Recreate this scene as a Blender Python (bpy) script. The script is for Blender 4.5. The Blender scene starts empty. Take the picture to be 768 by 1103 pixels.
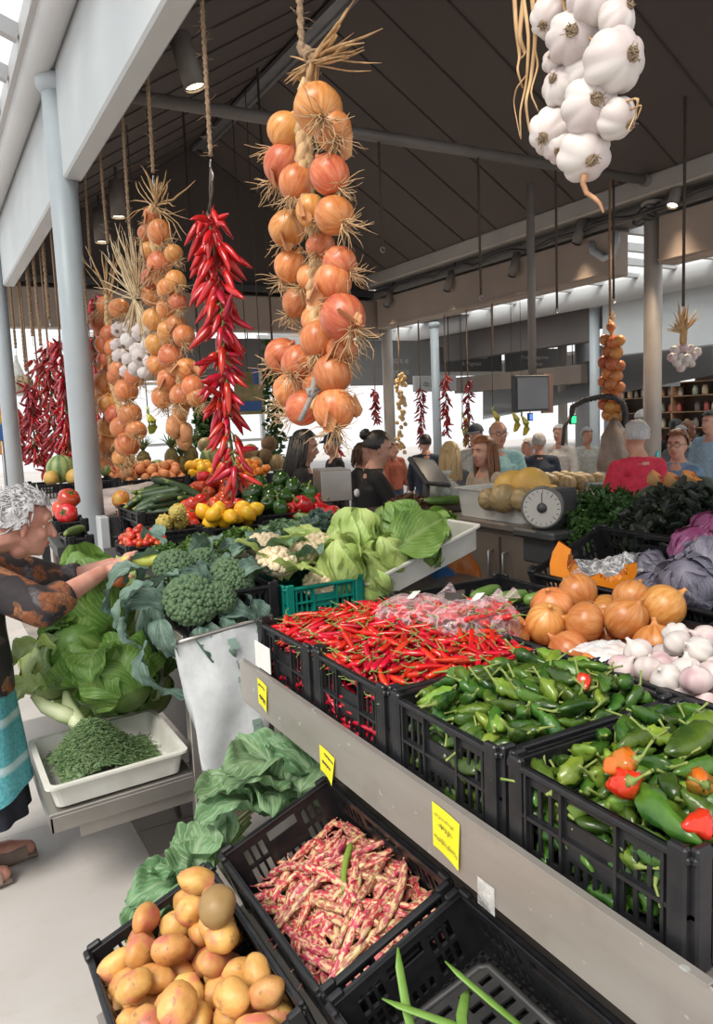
import bpy, math, random
import numpy as np
from mathutils import Vector, Matrix, Euler, noise as mnoise

SC = bpy.context.scene
COL = SC.collection
PI = math.pi

# ------------------------------------------------------------------ camera
FPX, CX, CY = 829.0, 384.0, 551.5
AZ, PT, RL, EYE = math.radians(29.2), math.radians(7.0), math.radians(2.4), 1.62
_fw = np.array([math.sin(AZ) * math.cos(PT), math.cos(AZ) * math.cos(PT), -math.sin(PT)])
_r0 = np.array([math.cos(AZ), -math.sin(AZ), 0.0])
_u0 = np.cross(_r0, _fw)
_r = _r0 * math.cos(RL) - _u0 * math.sin(RL)
_u = _u0 * math.cos(RL) + _r0 * math.sin(RL)
cam_data = bpy.data.cameras.new('camera')
cam_data.sensor_fit = 'VERTICAL'
cam_data.sensor_height = 32.0
cam_data.lens = 32.0 * FPX / 1103.0
cam_data.clip_start, cam_data.clip_end = 0.05, 300
cam = bpy.data.objects.new('camera', cam_data)
COL.objects.link(cam)
cam.matrix_world = Matrix(((_r[0], _u[0], -_fw[0], 0), (_r[1], _u[1], -_fw[1], 0), (_r[2], _u[2], -_fw[2], EYE), (0, 0, 0, 1)))
SC.camera = cam

# ------------------------------------------------------------------ light and exposure
SC.view_settings.view_transform = 'Standard'
SC.view_settings.look = 'None'
SC.view_settings.exposure = 0.32
SC.view_settings.gamma = 1.0
SC.view_settings.use_curve_mapping = False
world = bpy.data.worlds.new('world')
SC.world = world
world.use_nodes = True
bg = world.node_tree.nodes['Background']
bg.inputs['Color'].default_value = (0.955, 0.978, 1.0, 1)
bg.inputs['Strength'].default_value = .92
sun_data = bpy.data.lights.new('sun', 'SUN')
sun_data.energy = 3.0
sun_data.angle = math.radians(28)
sun_data.color = (1.0, 0.95, 0.87)
sun = bpy.data.objects.new('sun', sun_data)
COL.objects.link(sun)
sun.rotation_euler = Vector((0.72, 0.42, -1.0)).to_track_quat('-Z', 'Y').to_euler()
sun.location = (-3, -2, 6)

# ------------------------------------------------------------------ where a sight line meets a plane of the hall
def W(px, py, X=None, Y=None, Z=None, D=None):
    d = _fw + _r * (px - CX) / FPX - _u * (py - CY) / FPX
    if X is not None: t = X / d[0]
    elif Y is not None: t = Y / d[1]
    elif Z is not None: t = (Z - EYE) / d[2]
    else: t = D
    return Vector((d[0] * t, d[1] * t, EYE + d[2] * t))

# ------------------------------------------------------------------ mesh builder
class MB:
    def __init__(s):
        s.v, s.f, s.m, s.uv = [], [], [], {}
        s.flat = set()
    def add(s, vs, fs, m=0, uvs=None, T=None, flat=False):
        b = len(s.v)
        if T is not None: vs = [T @ Vector(v) for v in vs]
        s.v.extend(tuple(v) for v in vs)
        for k, f in enumerate(fs):
            if flat: s.flat.add(len(s.f))
            s.f.append(tuple(b + i for i in f)); s.m.append(m)
        if uvs is not None:
            for i, u in enumerate(uvs): s.uv[b + i] = u
        return s
    def box(s, lo, hi, m=0, T=None):
        x0, y0, z0 = lo; x1, y1, z1 = hi
        vs = [(x0,y0,z0),(x1,y0,z0),(x1,y1,z0),(x0,y1,z0),(x0,y0,z1),(x1,y0,z1),(x1,y1,z1),(x0,y1,z1)]
        return s.add(vs, [(0,3,2,1),(4,5,6,7),(0,1,5,4),(1,2,6,5),(2,3,7,6),(3,0,4,7)], m, T=T, flat=True)
    def bbox(s, lo, hi, b, m=0, T=None):                       # box with chamfered edges
        x0, y0, z0 = lo; x1, y1, z1 = hi
        c = [(x0+x1)/2, (y0+y1)/2, (z0+z1)/2]; h = [(x1-x0)/2, (y1-y0)/2, (z1-z0)/2]
        b = min(b, min(h) * .9)
        vs, idx = [], {}
        for sx in (-1,1):
            for sy in (-1,1):
                for sz in (-1,1):
                    for a in range(3):
                        p = [sx*(h[0]-b), sy*(h[1]-b), sz*(h[2]-b)]
                        p[a] = (sx,sy,sz)[a]*h[a]
                        idx[(sx,sy,sz,a)] = len(vs); vs.append((c[0]+p[0], c[1]+p[1], c[2]+p[2]))
        fs = []
        for a in range(3):
            o = [(a+1)%3, (a+2)%3]
            for sg in (-1,1):
                q = []
                for (i,j) in ((-1,-1),(1,-1),(1,1),(-1,1)):
                    t = [0,0,0]; t[a]=sg; t[o[0]]=i; t[o[1]]=j
                    q.append(idx[tuple(t)+(a,)])
                fs.append(tuple(q) if sg>0 else tuple(q[::-1]))
        for a in range(3):
            o = [(a+1)%3, (a+2)%3]
            for i in (-1,1):
                for j in (-1,1):
                    q = []
                    for e in (-1,1):
                        t = [0,0,0]; t[a]=e; t[o[0]]=i; t[o[1]]=j
                        q.append((idx[tuple(t)+(o[0],)], idx[tuple(t)+(o[1],)]))
                    f = (q[0][0], q[1][0], q[1][1], q[0][1])
                    fs.append(f if i*j>0 else f[::-1])
        for sx in (-1,1):
            for sy in (-1,1):
                for sz in (-1,1):
                    f = tuple(idx[(sx,sy,sz,a)] for a in range(3))
                    fs.append(f if sx*sy*sz>0 else f[::-1])
        return s.add(vs, fs, m, T=T, flat=True)
    def tube(s, pts, r, seg=6, m=0, cap=True, T=None, flat=1.0):
        pts = [Vector(p) for p in pts]; n = len(pts)
        rs = r if hasattr(r, '__len__') else [r]*n
        vs, fs = [], []
        up = None
        for i, p in enumerate(pts):
            t = (pts[min(i+1,n-1)] - pts[max(i-1,0)])
            t = t.normalized() if t.length > 1e-9 else Vector((0,0,1))
            if up is None:
                up = Vector((0,0,1)) if abs(t.z) < .9 else Vector((1,0,0))
            a = (up - t*up.dot(t))
            a = a.normalized() if a.length > 1e-6 else t.orthogonal().normalized()
            up = a; b = t.cross(a)
            for k in range(seg):
                th = 2*PI*k/seg
                vs.append(p + a*(math.cos(th)*rs[i]*flat) + b*(math.sin(th)*rs[i]))
        for i in range(n-1):
            for k in range(seg):
                k2 = (k+1)%seg
                fs.append((i*seg+k, i*seg+k2, (i+1)*seg+k2, (i+1)*seg+k))
        if cap:
            fs.append(tuple(range(seg))[::-1]); fs.append(tuple((n-1)*seg+k for k in range(seg)))
        uvs = [(k/seg, i/max(1,n-1)) for i in range(n) for k in range(seg)]
        return s.add(vs, fs, m, uvs, T=T)
    def lathe(s, prof, seg=16, m=0, mod=None, T=None, caps=True):
        vs, fs = [], []
        n = len(prof)
        for (r, z) in prof:
            for k in range(seg):
                th = 2*PI*k/seg
                rr = mod(th, r, z) if mod else r
                vs.append((rr*math.cos(th), rr*math.sin(th), z))
        for i in range(n-1):
            for k in range(seg):
                k2 = (k+1)%seg
                fs.append((i*seg+k, i*seg+k2, (i+1)*seg+k2, (i+1)*seg+k))
        if caps:
            fs.append(tuple(range(seg))[::-1]); fs.append(tuple((n-1)*seg+k for k in range(seg)))
        return s.add(vs, fs, m, T=T)
    def grid(s, fn, nu, nv, m=0, T=None, closed=False):
        vs, uvs, fs = [], [], []
        for j in range(nv+1):
            for i in range(nu+1):
                u, v = i/nu, j/nv
                vs.append(fn(u, v)); uvs.append((u, v))
        for j in range(nv):
            for i in range(nu):
                a = j*(nu+1)+i
                fs.append((a, a+1, a+nu+2, a+nu+1))
        return s.add(vs, fs, m, uvs, T=T)
    def ball(s, c, r, seg=12, rings=8, m=0, T=None, amp=0.0, freq=1.0, seed=0.0):
        rx, ry, rz = r if hasattr(r, '__len__') else (r,r,r)
        vs, fs = [], []
        for j in range(1, rings):
            ph = PI*j/rings
            for k in range(seg):
                th = 2*PI*k/seg
                d = Vector((math.sin(ph)*math.cos(th), math.sin(ph)*math.sin(th), -math.cos(ph)))
                q = 1.0 + (amp*mnoise.noise(d*freq + Vector((seed, seed*1.7, -seed))) if amp else 0)
                vs.append((c[0]+rx*d.x*q, c[1]+ry*d.y*q, c[2]+rz*d.z*q))
        for j in range(rings-2):
            for k in range(seg):
                k2 = (k+1)%seg
                fs.append((j*seg+k, j*seg+k2, (j+1)*seg+k2, (j+1)*seg+k))
        b = len(vs); vs.append((c[0],c[1],c[2]-rz)); vs.append((c[0],c[1],c[2]+rz))
        for k in range(seg):
            k2 = (k+1)%seg
            fs.append((k2, k, b)); fs.append(((rings-2)*seg+k, (rings-2)*seg+k2, b+1))
        return s.add(vs, fs, m, T=T)
    def mesh(s, name, mats, smooth=True):
        me = bpy.data.meshes.new(name)
        me.from_pydata(s.v, [], s.f)
        for mt in (mats if isinstance(mats, (list, tuple)) else [mats]): me.materials.append(mt)
        if any(s.m): me.polygons.foreach_set('material_index', s.m)
        if smooth:
            sm = [i not in s.flat for i in range(len(s.f))]
            me.polygons.foreach_set('use_smooth', sm)
        if s.uv:
            ul = me.uv_layers.new(name='UVMap')
            li = np.empty(len(me.loops), dtype=np.int32); me.loops.foreach_get('vertex_index', li)
            tab = np.zeros((len(s.v), 2), dtype=np.float32)
            for i, u in s.uv.items(): tab[i] = u
            ul.data.foreach_set('uv', tab[li].ravel())
        me.update()
        return me
    def build(s, name, mats, parent=None, smooth=True, M=None):
        return put(name, s.mesh(name, mats, smooth), M, parent)

def put(name, me, M=None, parent=None):
    o = bpy.data.objects.new(name, me)
    COL.objects.link(o)
    if M is not None: o.matrix_world = M
    if parent is not None: o.parent = parent
    return o

def tag(o, label, cat, group=None, kind=None):
    o['label'] = label; o['category'] = cat
    if group: o['group'] = group
    if kind: o['kind'] = kind
    return o

def thing(name, label, cat, loc=(0,0,0), rz=0.0, group=None, M=None):
    o = bpy.data.objects.new(name, None)
    o.empty_display_size = .05
    COL.objects.link(o)
    if M is not None: o.matrix_world = M
    else:
        o.location = loc; o.rotation_euler = (0, 0, rz)
    return tag(o, label, cat, group)

def struct(o):
    o['kind'] = 'structure'
    return o

def TR(loc=(0,0,0), rot=(0,0,0), sc=1.0):
    s = sc if hasattr(sc, '__len__') else (sc, sc, sc)
    return Matrix.Translation(Vector(loc)) @ Euler(rot, 'XYZ').to_matrix().to_4x4() @ Matrix.Diagonal((s[0], s[1], s[2], 1))

def frame(z, x=None):                                            # rotation whose local Z points along z
    z = Vector(z).normalized()
    x = Vector(x) if x is not None else z.orthogonal()
    x = (x - z*x.dot(z)).normalized()
    y = z.cross(x)
    return Matrix(((x.x,y.x,z.x,0),(x.y,y.y,z.y,0),(x.z,y.z,z.z,0),(0,0,0,1)))

def at(loc, R): return Matrix.Translation(Vector(loc)) @ R

# ------------------------------------------------------------------ materials
MATS = {}
def nodes(name):
    m = bpy.data.materials.new(name); m.use_nodes = True
    nt = m.node_tree; b = nt.nodes['Principled BSDF']
    return m, nt, b
def rgba(c): return (c[0], c[1], c[2], 1)
def L(nt, a, b): nt.links.new(a, b)
def nd(nt, t, **k):
    n = nt.nodes.new(t)
    for a, v in k.items(): setattr(n, a, v)
    return n
def mixc(nt, fac, a, b, mode='MIX'):
    n = nd(nt, 'ShaderNodeMix', data_type='RGBA', blend_type=mode)
    for sock, val in ((n.inputs[0], fac), (n.inputs[6], a), (n.inputs[7], b)):
        if hasattr(val, 'is_linked') or hasattr(val, 'links'): L(nt, val, sock)
        elif sock is n.inputs[0]: sock.default_value = val
        else: sock.default_value = rgba(val)
    return n.outputs[2]
def ramp(nt, fac, stops, interp='LINEAR'):
    n = nd(nt, 'ShaderNodeValToRGB'); L(nt, fac, n.inputs[0])
    cr = n.color_ramp; cr.interpolation = interp
    while len(cr.elements) < len(stops): cr.elements.new(.5)
    for e, (p, c) in zip(cr.elements, stops):
        e.position = p; e.color = rgba(c) if hasattr(c, '__len__') else (c, c, c, 1)
    return n.outputs[0]
def coords(nt, kind='Object', scale=(1,1,1)):
    tc = nd(nt, 'ShaderNodeTexCoord'); mp = nd(nt, 'ShaderNodeMapping')
    L(nt, tc.outputs[kind], mp.inputs[0]); mp.inputs['Scale'].default_value = scale
    return mp.outputs[0]
def noise(nt, vec, scale, detail=3, rough=.55):
    n = nd(nt, 'ShaderNodeTexNoise'); L(nt, vec, n.inputs['Vector'])
    n.inputs['Scale'].default_value = scale; n.inputs['Detail'].default_value = detail; n.inputs['Roughness'].default_value = rough
    return n.outputs[0]
def vary(nt, col, dv=.2, dh=.02):                                # every copy its own shade
    oi = nd(nt, 'ShaderNodeObjectInfo'); h = nd(nt, 'ShaderNodeHueSaturation')
    a = nd(nt, 'ShaderNodeMath', operation='MULTIPLY_ADD'); L(nt, oi.outputs['Random'], a.inputs[0]); a.inputs[1].default_value = 2*dv; a.inputs[2].default_value = 1-dv
    ml = nd(nt, 'ShaderNodeMath', operation='MULTIPLY'); L(nt, oi.outputs['Random'], ml.inputs[0]); ml.inputs[1].default_value = 7.31
    fr = nd(nt, 'ShaderNodeMath', operation='FRACT'); L(nt, ml.outputs[0], fr.inputs[0])
    b = nd(nt, 'ShaderNodeMath', operation='MULTIPLY_ADD'); L(nt, fr.outputs[0], b.inputs[0]); b.inputs[1].default_value = 2*dh; b.inputs[2].default_value = .5-dh
    L(nt, b.outputs[0], h.inputs['Hue']); L(nt, a.outputs[0], h.inputs['Value']); L(nt, col, h.inputs['Color'])
    return h.outputs[0]
def bump(nt, b, h, strength=.3, dist=.005):
    n = nd(nt, 'ShaderNodeBump'); n.inputs['Strength'].default_value = strength; n.inputs['Distance'].default_value = dist
    L(nt, h, n.inputs['Height']); L(nt, n.outputs[0], b.inputs['Normal'])
def pm(name, c1, c2=None, scale=8, rough=.5, metal=0.0, stretch=(1,1,1), lo=.35, hi=.65, dv=0, dh=0, bmp=0, bscale=None, spec=.5, sss=0, coat=0, trans=0, alpha=1, detail=3):
    if name in MATS: return MATS[name]
    m, nt, b = nodes(name)
    b.inputs['Roughness'].default_value = rough; b.inputs['Metallic'].default_value = metal
    b.inputs['Specular IOR Level'].default_value = spec
    if coat: b.inputs['Coat Weight'].default_value = coat; b.inputs['Coat Roughness'].default_value = .12
    if trans: b.inputs['Transmission Weight'].default_value = trans
    if alpha < 1: b.inputs['Alpha'].default_value = alpha
    b.inputs['Base Color'].default_value = rgba(c1)
    if c2 or bmp or dv:
        v = coords(nt, 'Object', stretch)
        n = noise(nt, v, scale, detail)
        col = ramp(nt, n, [(lo, c1), (hi, c2 or c1)])
        if dv or dh: col = vary(nt, col, dv, dh)
        L(nt, col, b.inputs['Base Color'])
        if bmp:
            bump(nt, b, noise(nt, v, bscale or scale*3, 4), bmp)
    MATS[name] = m
    return m

def leaf_mat(name, c_dark, c_light, vein, nv=9, rough=.45, vw=.5, dv=.12, dh=.012, transl=.25):
    m, nt, b = nodes(name)
    tc = nd(nt, 'ShaderNodeTexCoord'); sp = nd(nt, 'ShaderNodeSeparateXYZ'); L(nt, tc.outputs['UV'], sp.inputs[0])
    u = nd(nt, 'ShaderNodeMath', operation='SUBTRACT'); L(nt, sp.outputs[0], u.inputs[0]); u.inputs[1].default_value = .5
    au = nd(nt, 'ShaderNodeMath', operation='ABSOLUTE'); L(nt, u.outputs[0], au.inputs[0])
    n1 = noise(nt, coords(nt, 'UV'), 6, 3)
    k = nd(nt, 'ShaderNodeMath', operation='MULTIPLY_ADD'); L(nt, au.outputs[0], k.inputs[0]); k.inputs[1].default_value = -1.3; L(nt, sp.outputs[1], k.inputs[2])
    k2 = nd(nt, 'ShaderNodeMath', operation='MULTIPLY_ADD'); L(nt, n1, k2.inputs[0]); k2.inputs[1].default_value = .16; L(nt, k.outputs[0], k2.inputs[2])
    k3 = nd(nt, 'ShaderNodeMath', operation='MULTIPLY'); L(nt, k2.outputs[0], k3.inputs[0]); k3.inputs[1].default_value = nv
    fr = nd(nt, 'ShaderNodeMath', operation='PINGPONG'); L(nt, k3.outputs[0], fr.inputs[0]); fr.inputs[1].default_value = .5
    side = ramp(nt, fr.outputs[0], [(0.0, 1.0), (.09, .55), (.2, 0.0)])
    mid = ramp(nt, au.outputs[0], [(0.0, 1.0), (.03, .9), (.06, 0.0)])
    mx = nd(nt, 'ShaderNodeMath', operation='MAXIMUM'); L(nt, side, mx.inputs[0]); L(nt, mid, mx.inputs[1])
    ml = nd(nt, 'ShaderNodeMath', operation='MULTIPLY'); L(nt, mx.outputs[0], ml.inputs[0]); ml.inputs[1].default_value = vw
    n2 = noise(nt, coords(nt, 'Object'), 14, 4)
    base = ramp(nt, n2, [(.35, c_dark), (.65, c_light)])
    col = mixc(nt, ml.outputs[0], base, vein)
    if dv: col = vary(nt, col, dv, dh)
    L(nt, col, b.inputs['Base Color'])
    b.inputs['Roughness'].default_value = rough
    bump(nt, b, mx.outputs[0], .35, .004)
    out = nt.nodes['Material Output']
    t = nd(nt, 'ShaderNodeBsdfTranslucent'); L(nt, col, t.inputs[0])
    ms = nd(nt, 'ShaderNodeMixShader'); ms.inputs[0].default_value = transl
    L(nt, b.outputs[0], ms.inputs[1]); L(nt, t.outputs[0], ms.inputs[2]); L(nt, ms.outputs[0], out.inputs[0])
    MATS[name] = m
    return m

def onion_mat(name, c1, c2, c3, dv=.12):
    m, nt, b = nodes(name)
    v = coords(nt, 'Object')
    g = nd(nt, 'ShaderNodeTexGradient', gradient_type='RADIAL'); L(nt, v, g.inputs[0])
    sp = nd(nt, 'ShaderNodeSeparateXYZ'); L(nt, v, sp.inputs[0])
    ln = nd(nt, 'ShaderNodeVectorMath', operation='LENGTH'); L(nt, v, ln.inputs[0])
    dvv = nd(nt, 'ShaderNodeMath', operation='DIVIDE'); L(nt, sp.outputs[2], dvv.inputs[0]); L(nt, ln.outputs['Value'], dvv.inputs[1])
    cb = nd(nt, 'ShaderNodeCombineXYZ'); L(nt, g.outputs['Fac'], cb.inputs[0]); L(nt, dvv.outputs[0], cb.inputs[1])
    mp = nd(nt, 'ShaderNodeMapping'); L(nt, cb.outputs[0], mp.inputs[0]); mp.inputs['Scale'].default_value = (26, 1.1, 1)
    oi = nd(nt, 'ShaderNodeObjectInfo'); cbo = nd(nt, 'ShaderNodeCombineXYZ'); mo = nd(nt, 'ShaderNodeMath', operation='MULTIPLY'); mo.inputs[1].default_value = 50
    L(nt, oi.outputs['Random'], mo.inputs[0]); L(nt, mo.outputs[0], cbo.inputs[2]); L(nt, cbo.outputs[0], mp.inputs['Location'])
    st = noise(nt, mp.outputs[0], 1.0, 4, .6)
    big = noise(nt, v, 16, 3)
    col = ramp(nt, st, [(.32, c2), (.5, c1), (.72, c3)])
    col = mixc(nt, ramp(nt, big, [(.45, 0.0), (.75, .55)]), col, c2)
    col = vary(nt, col, dv, .012)
    L(nt, col, b.inputs['Base Color'])
    b.inputs['Roughness'].default_value = .34; b.inputs['Specular IOR Level'].default_value = .45
    bump(nt, b, st, .25, .002)
    MATS[name] = m
    return m
# ------------------------------------------------------------------ palette
white_paint = pm('white_paint', (.54,.56,.565), (.48,.50,.51), 1.2, .42, bmp=.02)
post_paint = pm('post_paint', (.42,.455,.475), (.37,.40,.42), 2.0, .38)
gutter_paint = pm('gutter_paint', (.52,.505,.50), (.46,.445,.44), 1.0, .45)
tan_paint = pm('tan_paint', (.36,.285,.235), (.29,.23,.19), .8, .55)
ceil_paint = pm('ceil_paint', (.090,.072,.066), (.076,.061,.056), .7, .8)
grey_paint = pm('grey_paint', (.36,.36,.36), (.31,.31,.31), 1.0, .5)
dark_steel = pm('dark_steel', (.035,.035,.037), (.055,.055,.055), 5, .5)
grey_metal = pm('grey_metal', (.30,.30,.31), (.24,.24,.24), 4, .4, metal=.6)
steel = pm('steel', (.48,.45,.42), (.36,.33,.31), 3.0, .34, metal=.82, stretch=(1,.25,1), bmp=.03)
steel_dull = pm('steel_dull', (.36,.32,.29), (.22,.195,.18), 4.0, .42, metal=.6, stretch=(1,.5,1.4), lo=.3, hi=.7)
black_plastic = pm('black_plastic', (.010,.010,.012), (.017,.017,.019), 30, .36, spec=.4)
white_plastic = pm('white_plastic', (.66,.65,.60), (.58,.56,.50), 9, .4, bmp=.03)
green_plastic = pm('green_plastic', (.0,.19,.145), (.0,.15,.115), 8, .4)
rope_mat = pm('rope_mat', (.33,.22,.13), (.20,.13,.08), 90, .95, bmp=.6)
dark_rope = pm('dark_rope', (.06,.045,.035), (.10,.075,.055), 60, .95)
straw_mat = pm('straw_mat', (.62,.40,.20), (.40,.24,.11), 40, .8, stretch=(1,1,.2))
pale_straw = pm('pale_straw', (.66,.50,.31), (.46,.33,.19), 40, .8, stretch=(1,1,.2))
paper = pm('paper', (.72,.71,.68), (.66,.65,.62), 20, .7)
ink = pm('ink', (.06,.05,.06), rough=.7)
faded_ink = pm('faded_ink', (.42,.36,.05), rough=.8)
sign_ink = pm('sign_ink', (.55,.55,.55), rough=.6)
wood = pm('wood', (.22,.12,.06), (.14,.075,.04), 3, .6, stretch=(1,6,6))

def emis(name, c, s):
    m, nt, b = nodes(name)
    b.inputs['Base Color'].default_value = rgba(c); b.inputs['Emission Color'].default_value = rgba(c); b.inputs['Emission Strength'].default_value = s
    return m
lamp_glow = emis('lamp_glow', (1.0, .80, .52), 6.0)

def thin_film(name, tint, dens, rough=.15, scale=14, crease=False, sheen=False):            # clear wrapping with creases
    m, nt, b = nodes(name)
    out = nt.nodes['Material Output']
    v = coords(nt, 'Object', (1,1,1))
    n = noise(nt, v, scale, 4, .6)
    b.inputs['Base Color'].default_value = rgba(tint); b.inputs['Roughness'].default_value = rough
    b.inputs['Specular IOR Level'].default_value = .8
    bump(nt, b, n, .8, .01)
    t = nd(nt, 'ShaderNodeBsdfTransparent'); t.inputs[0].default_value = (.97,.97,.97,1)
    ms = nd(nt, 'ShaderNodeMixShader')
    L(nt, ramp(nt, n, [(.30, dens*.5), (.46, dens), (.50, min(.95,dens+.5)), (.54, dens), (.66, dens*.6), (.72, min(.95,dens+.5)), (.78, dens)] if crease else [(.35, max(0, dens-.14)), (.7, min(1, dens+.16))]), ms.inputs[0])
    if sheen:                                                   # clear film: bright on edges and creases, clear where one looks straight through
        lw = nd(nt, 'ShaderNodeLayerWeight'); lw.inputs['Blend'].default_value = .35
        n2 = noise(nt, v, scale*.6, 3, .5)
        cr = ramp(nt, n2, [(.44, 0.0), (.49, .42), (.52, .05), (.58, 0.0), (.62, .30), (.65, 0.0)])
        fx = ramp(nt, lw.outputs['Facing'], [(.25, dens), (.8, .55)])
        ad = nd(nt, 'ShaderNodeMath', operation='ADD', use_clamp=True); L(nt, cr, ad.inputs[0]); L(nt, fx, ad.inputs[1]); L(nt, ad.outputs[0], ms.inputs[0])
    L(nt, t.outputs[0], ms.inputs[1]); L(nt, b.outputs[0], ms.inputs[2]); L(nt, ms.outputs[0], out.inputs[0])
    MATS[name] = m
    return m

# ------------------------------------------------------------------ floor
def floor_material():
    m, nt, b = nodes('concrete_floor')
    v = coords(nt, 'Object')
    a = ramp(nt, noise(nt, v, .9, 5), [(.3, (.40,.37,.345)), (.7, (.50,.475,.45))])
    st = ramp(nt, noise(nt, v, 9, 6, .7), [(.54, 0.0), (.70, .45)])
    a = mixc(nt, st, a, (.40,.34,.28))
    bk = nd(nt, 'ShaderNodeTexBrick'); L(nt, coords(nt, 'Object', (.55,.55,.55)), bk.inputs['Vector'])
    bk.inputs['Mortar Size'].default_value = .004; bk.inputs['Scale'].default_value = 1.0
    bk.inputs['Brick Width'].default_value = .9; bk.inputs['Row Height'].default_value = .9
    a = mixc(nt, ramp(nt, bk.outputs['Fac'], [(.0, 0.0), (1.0, .45)]), a, (.36,.32,.29))
    L(nt, a, b.inputs['Base Color']); b.inputs['Roughness'].default_value = .62
    bump(nt, b, noise(nt, v, 60, 4), .05)
    return m
struct(MB().box((-9,-5,-.06), (30,34,0)).build('floor', floor_material()))
pav = pm('paving_shaded', (.27,.235,.21), (.20,.175,.16), 5, .7, bmp=.1)  # paver tone darkened: the shade below the far stall is in it
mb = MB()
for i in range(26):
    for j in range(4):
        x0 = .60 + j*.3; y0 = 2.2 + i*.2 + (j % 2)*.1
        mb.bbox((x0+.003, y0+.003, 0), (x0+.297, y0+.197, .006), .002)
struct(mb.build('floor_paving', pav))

# ------------------------------------------------------------------ pavilion roof
EX0, EX1, RX, RZ, EZ, YN, YF = .93, 6.25, 3.55, 5.30, 3.66, -.5, 10.5
def ceilz(x): return EZ+(RZ-EZ)*((x-EX0)/(RX-EX0) if x < RX else (EX1-x)/(EX1-RX))
mb = MB()
def slab(p, q, th=.06):                                          # roof slope between eave line p and ridge line q
    vs = [(p[0],YN,p[1]), (p[0],YF,p[1]), (q[0],YF,q[1]), (q[0],YN,q[1])]
    vs += [(x,y,z+th) for x,y,z in vs]
    mb.add(vs, [(0,1,2,3),(7,6,5,4),(0,4,5,1),(1,5,6,2),(2,6,7,3),(3,7,4,0)], 0, flat=True)
slab((EX0,EZ), (RX,RZ)); slab((EX1,EZ), (RX,RZ))
mb.add([(EX0,YF,EZ-.3),(EX1,YF,EZ-.3),(EX1,YF,EZ),(RX,YF,RZ),(EX0,YF,EZ)], [(0,1,2,3,4)], 0, flat=True)
y = YN + .35
while y < YF:                                                    # the seams between the ceiling boards
    for (ex, ez) in ((EX0, EZ), (EX1, EZ)):
        vs = [(ex,y,ez-.002),(RX,y,RZ-.002),(RX,y+.012,RZ-.002),(ex,y+.012,ez-.002)]
        vs += [(a,b,c-.012) for a,b,c in vs]
        mb.add(vs, [(0,1,2,3),(7,6,5,4),(0,4,5,1),(1,5,6,2),(2,6,7,3),(3,7,4,0)], 1, flat=True)
    y += .62
struct(mb.build('ceiling', [ceil_paint, pm('seam_dark', (.045,.037,.034), rough=.8)]))

# light rail under the ridge
mb = MB()
mb.box((RX-.09, 1.0, RZ-.13), (RX-.05, 10.2, RZ-.08)); mb.box((RX+.05, 1.0, RZ-.13), (RX+.09, 10.2, RZ-.08))
mb.box((RX-.05, 1.0, RZ-.10), (RX+.05, 10.2, RZ-.05))
yy = 1.0
while yy < 10: mb.box((RX-.1, yy, RZ-.08), (RX+.1, yy+.05, RZ+.0)); yy += 1.15
struct(mb.build('trim_1', grey_metal))

# fascia panels over the aisle
struct(MB().bbox((.86,-.5,3.05), (.97,4.84,3.80), .012).build('trim_2', white_paint))
struct(MB().bbox((.86,4.97,3.05), (.97,8.5,3.80), .012).build('trim_3', white_paint))
# gutter
mb = MB()
pts = []
for (dx, dz) in ((-.075,.10),(-.075,.0),(-.062,-.045),(-.036,-.07),(0,-.08),(.036,-.07),(.062,-.045),(.075,.0),(.075,.10)): pts.append((dx,dz))
vs = [(.79+a, yv, 3.69+b) for yv in (-.5, 12) for a,b in pts]
n = len(pts)
mb.add(vs, [(i, i+1, n+i+1, n+i) for i in range(n-1)], 0)
mb.box((.685,-.5,3.72), (.715,12,3.84)); mb.box((.70,-.5,3.78), (.90,12,3.84))
struct(mb.build('trim_4', gutter_paint))
# glazed roof over the aisle
def glass_mat():
    m, nt, b = nodes('milky_glass')
    out = nt.nodes['Material Output']
    t = nd(nt, 'ShaderNodeBsdfTransparent'); t.inputs[0].default_value = (.93,.96,.97,1)
    d = nd(nt, 'ShaderNodeBsdfTranslucent'); d.inputs[0].default_value = (.9,.93,.94,1)
    ms = nd(nt, 'ShaderNodeMixShader'); ms.inputs[0].default_value = .25
    L(nt, t.outputs[0], ms.inputs[1]); L(nt, d.outputs[0], ms.inputs[2]); L(nt, ms.outputs[0], out.inputs[0])
    return m
glass_m = glass_mat()
struct(MB().add([(.69,2.5,3.84),(.69,12,3.84),(-2.2,12,4.9),(-2.2,2.5,4.9),(.69,2.5,3.85),(.69,12,3.85),(-2.2,12,4.91),(-2.2,2.5,4.91)],
     [(0,1,2,3),(7,6,5,4),(0,4,5,1),(1,5,6,2),(2,6,7,3),(3,7,4,0)], 0, flat=True).build('window_1', glass_m))
mb = MB()
k = 0
yy = 2.55
while yy < 12:
    T = Matrix.Translation((.69,yy,3.80)) @ Matrix.Rotation(math.atan2(1.0,2.74), 4, 'Y')
    mb.box((-2.95,0,-.05), (0,.06,.035), 0, T=T)
    yy += .56
mull = mb.build('trim_5', pm('mullion_paint', (.42,.41,.41), (.37,.36,.36), 2, .5)); struct(mull)

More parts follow.
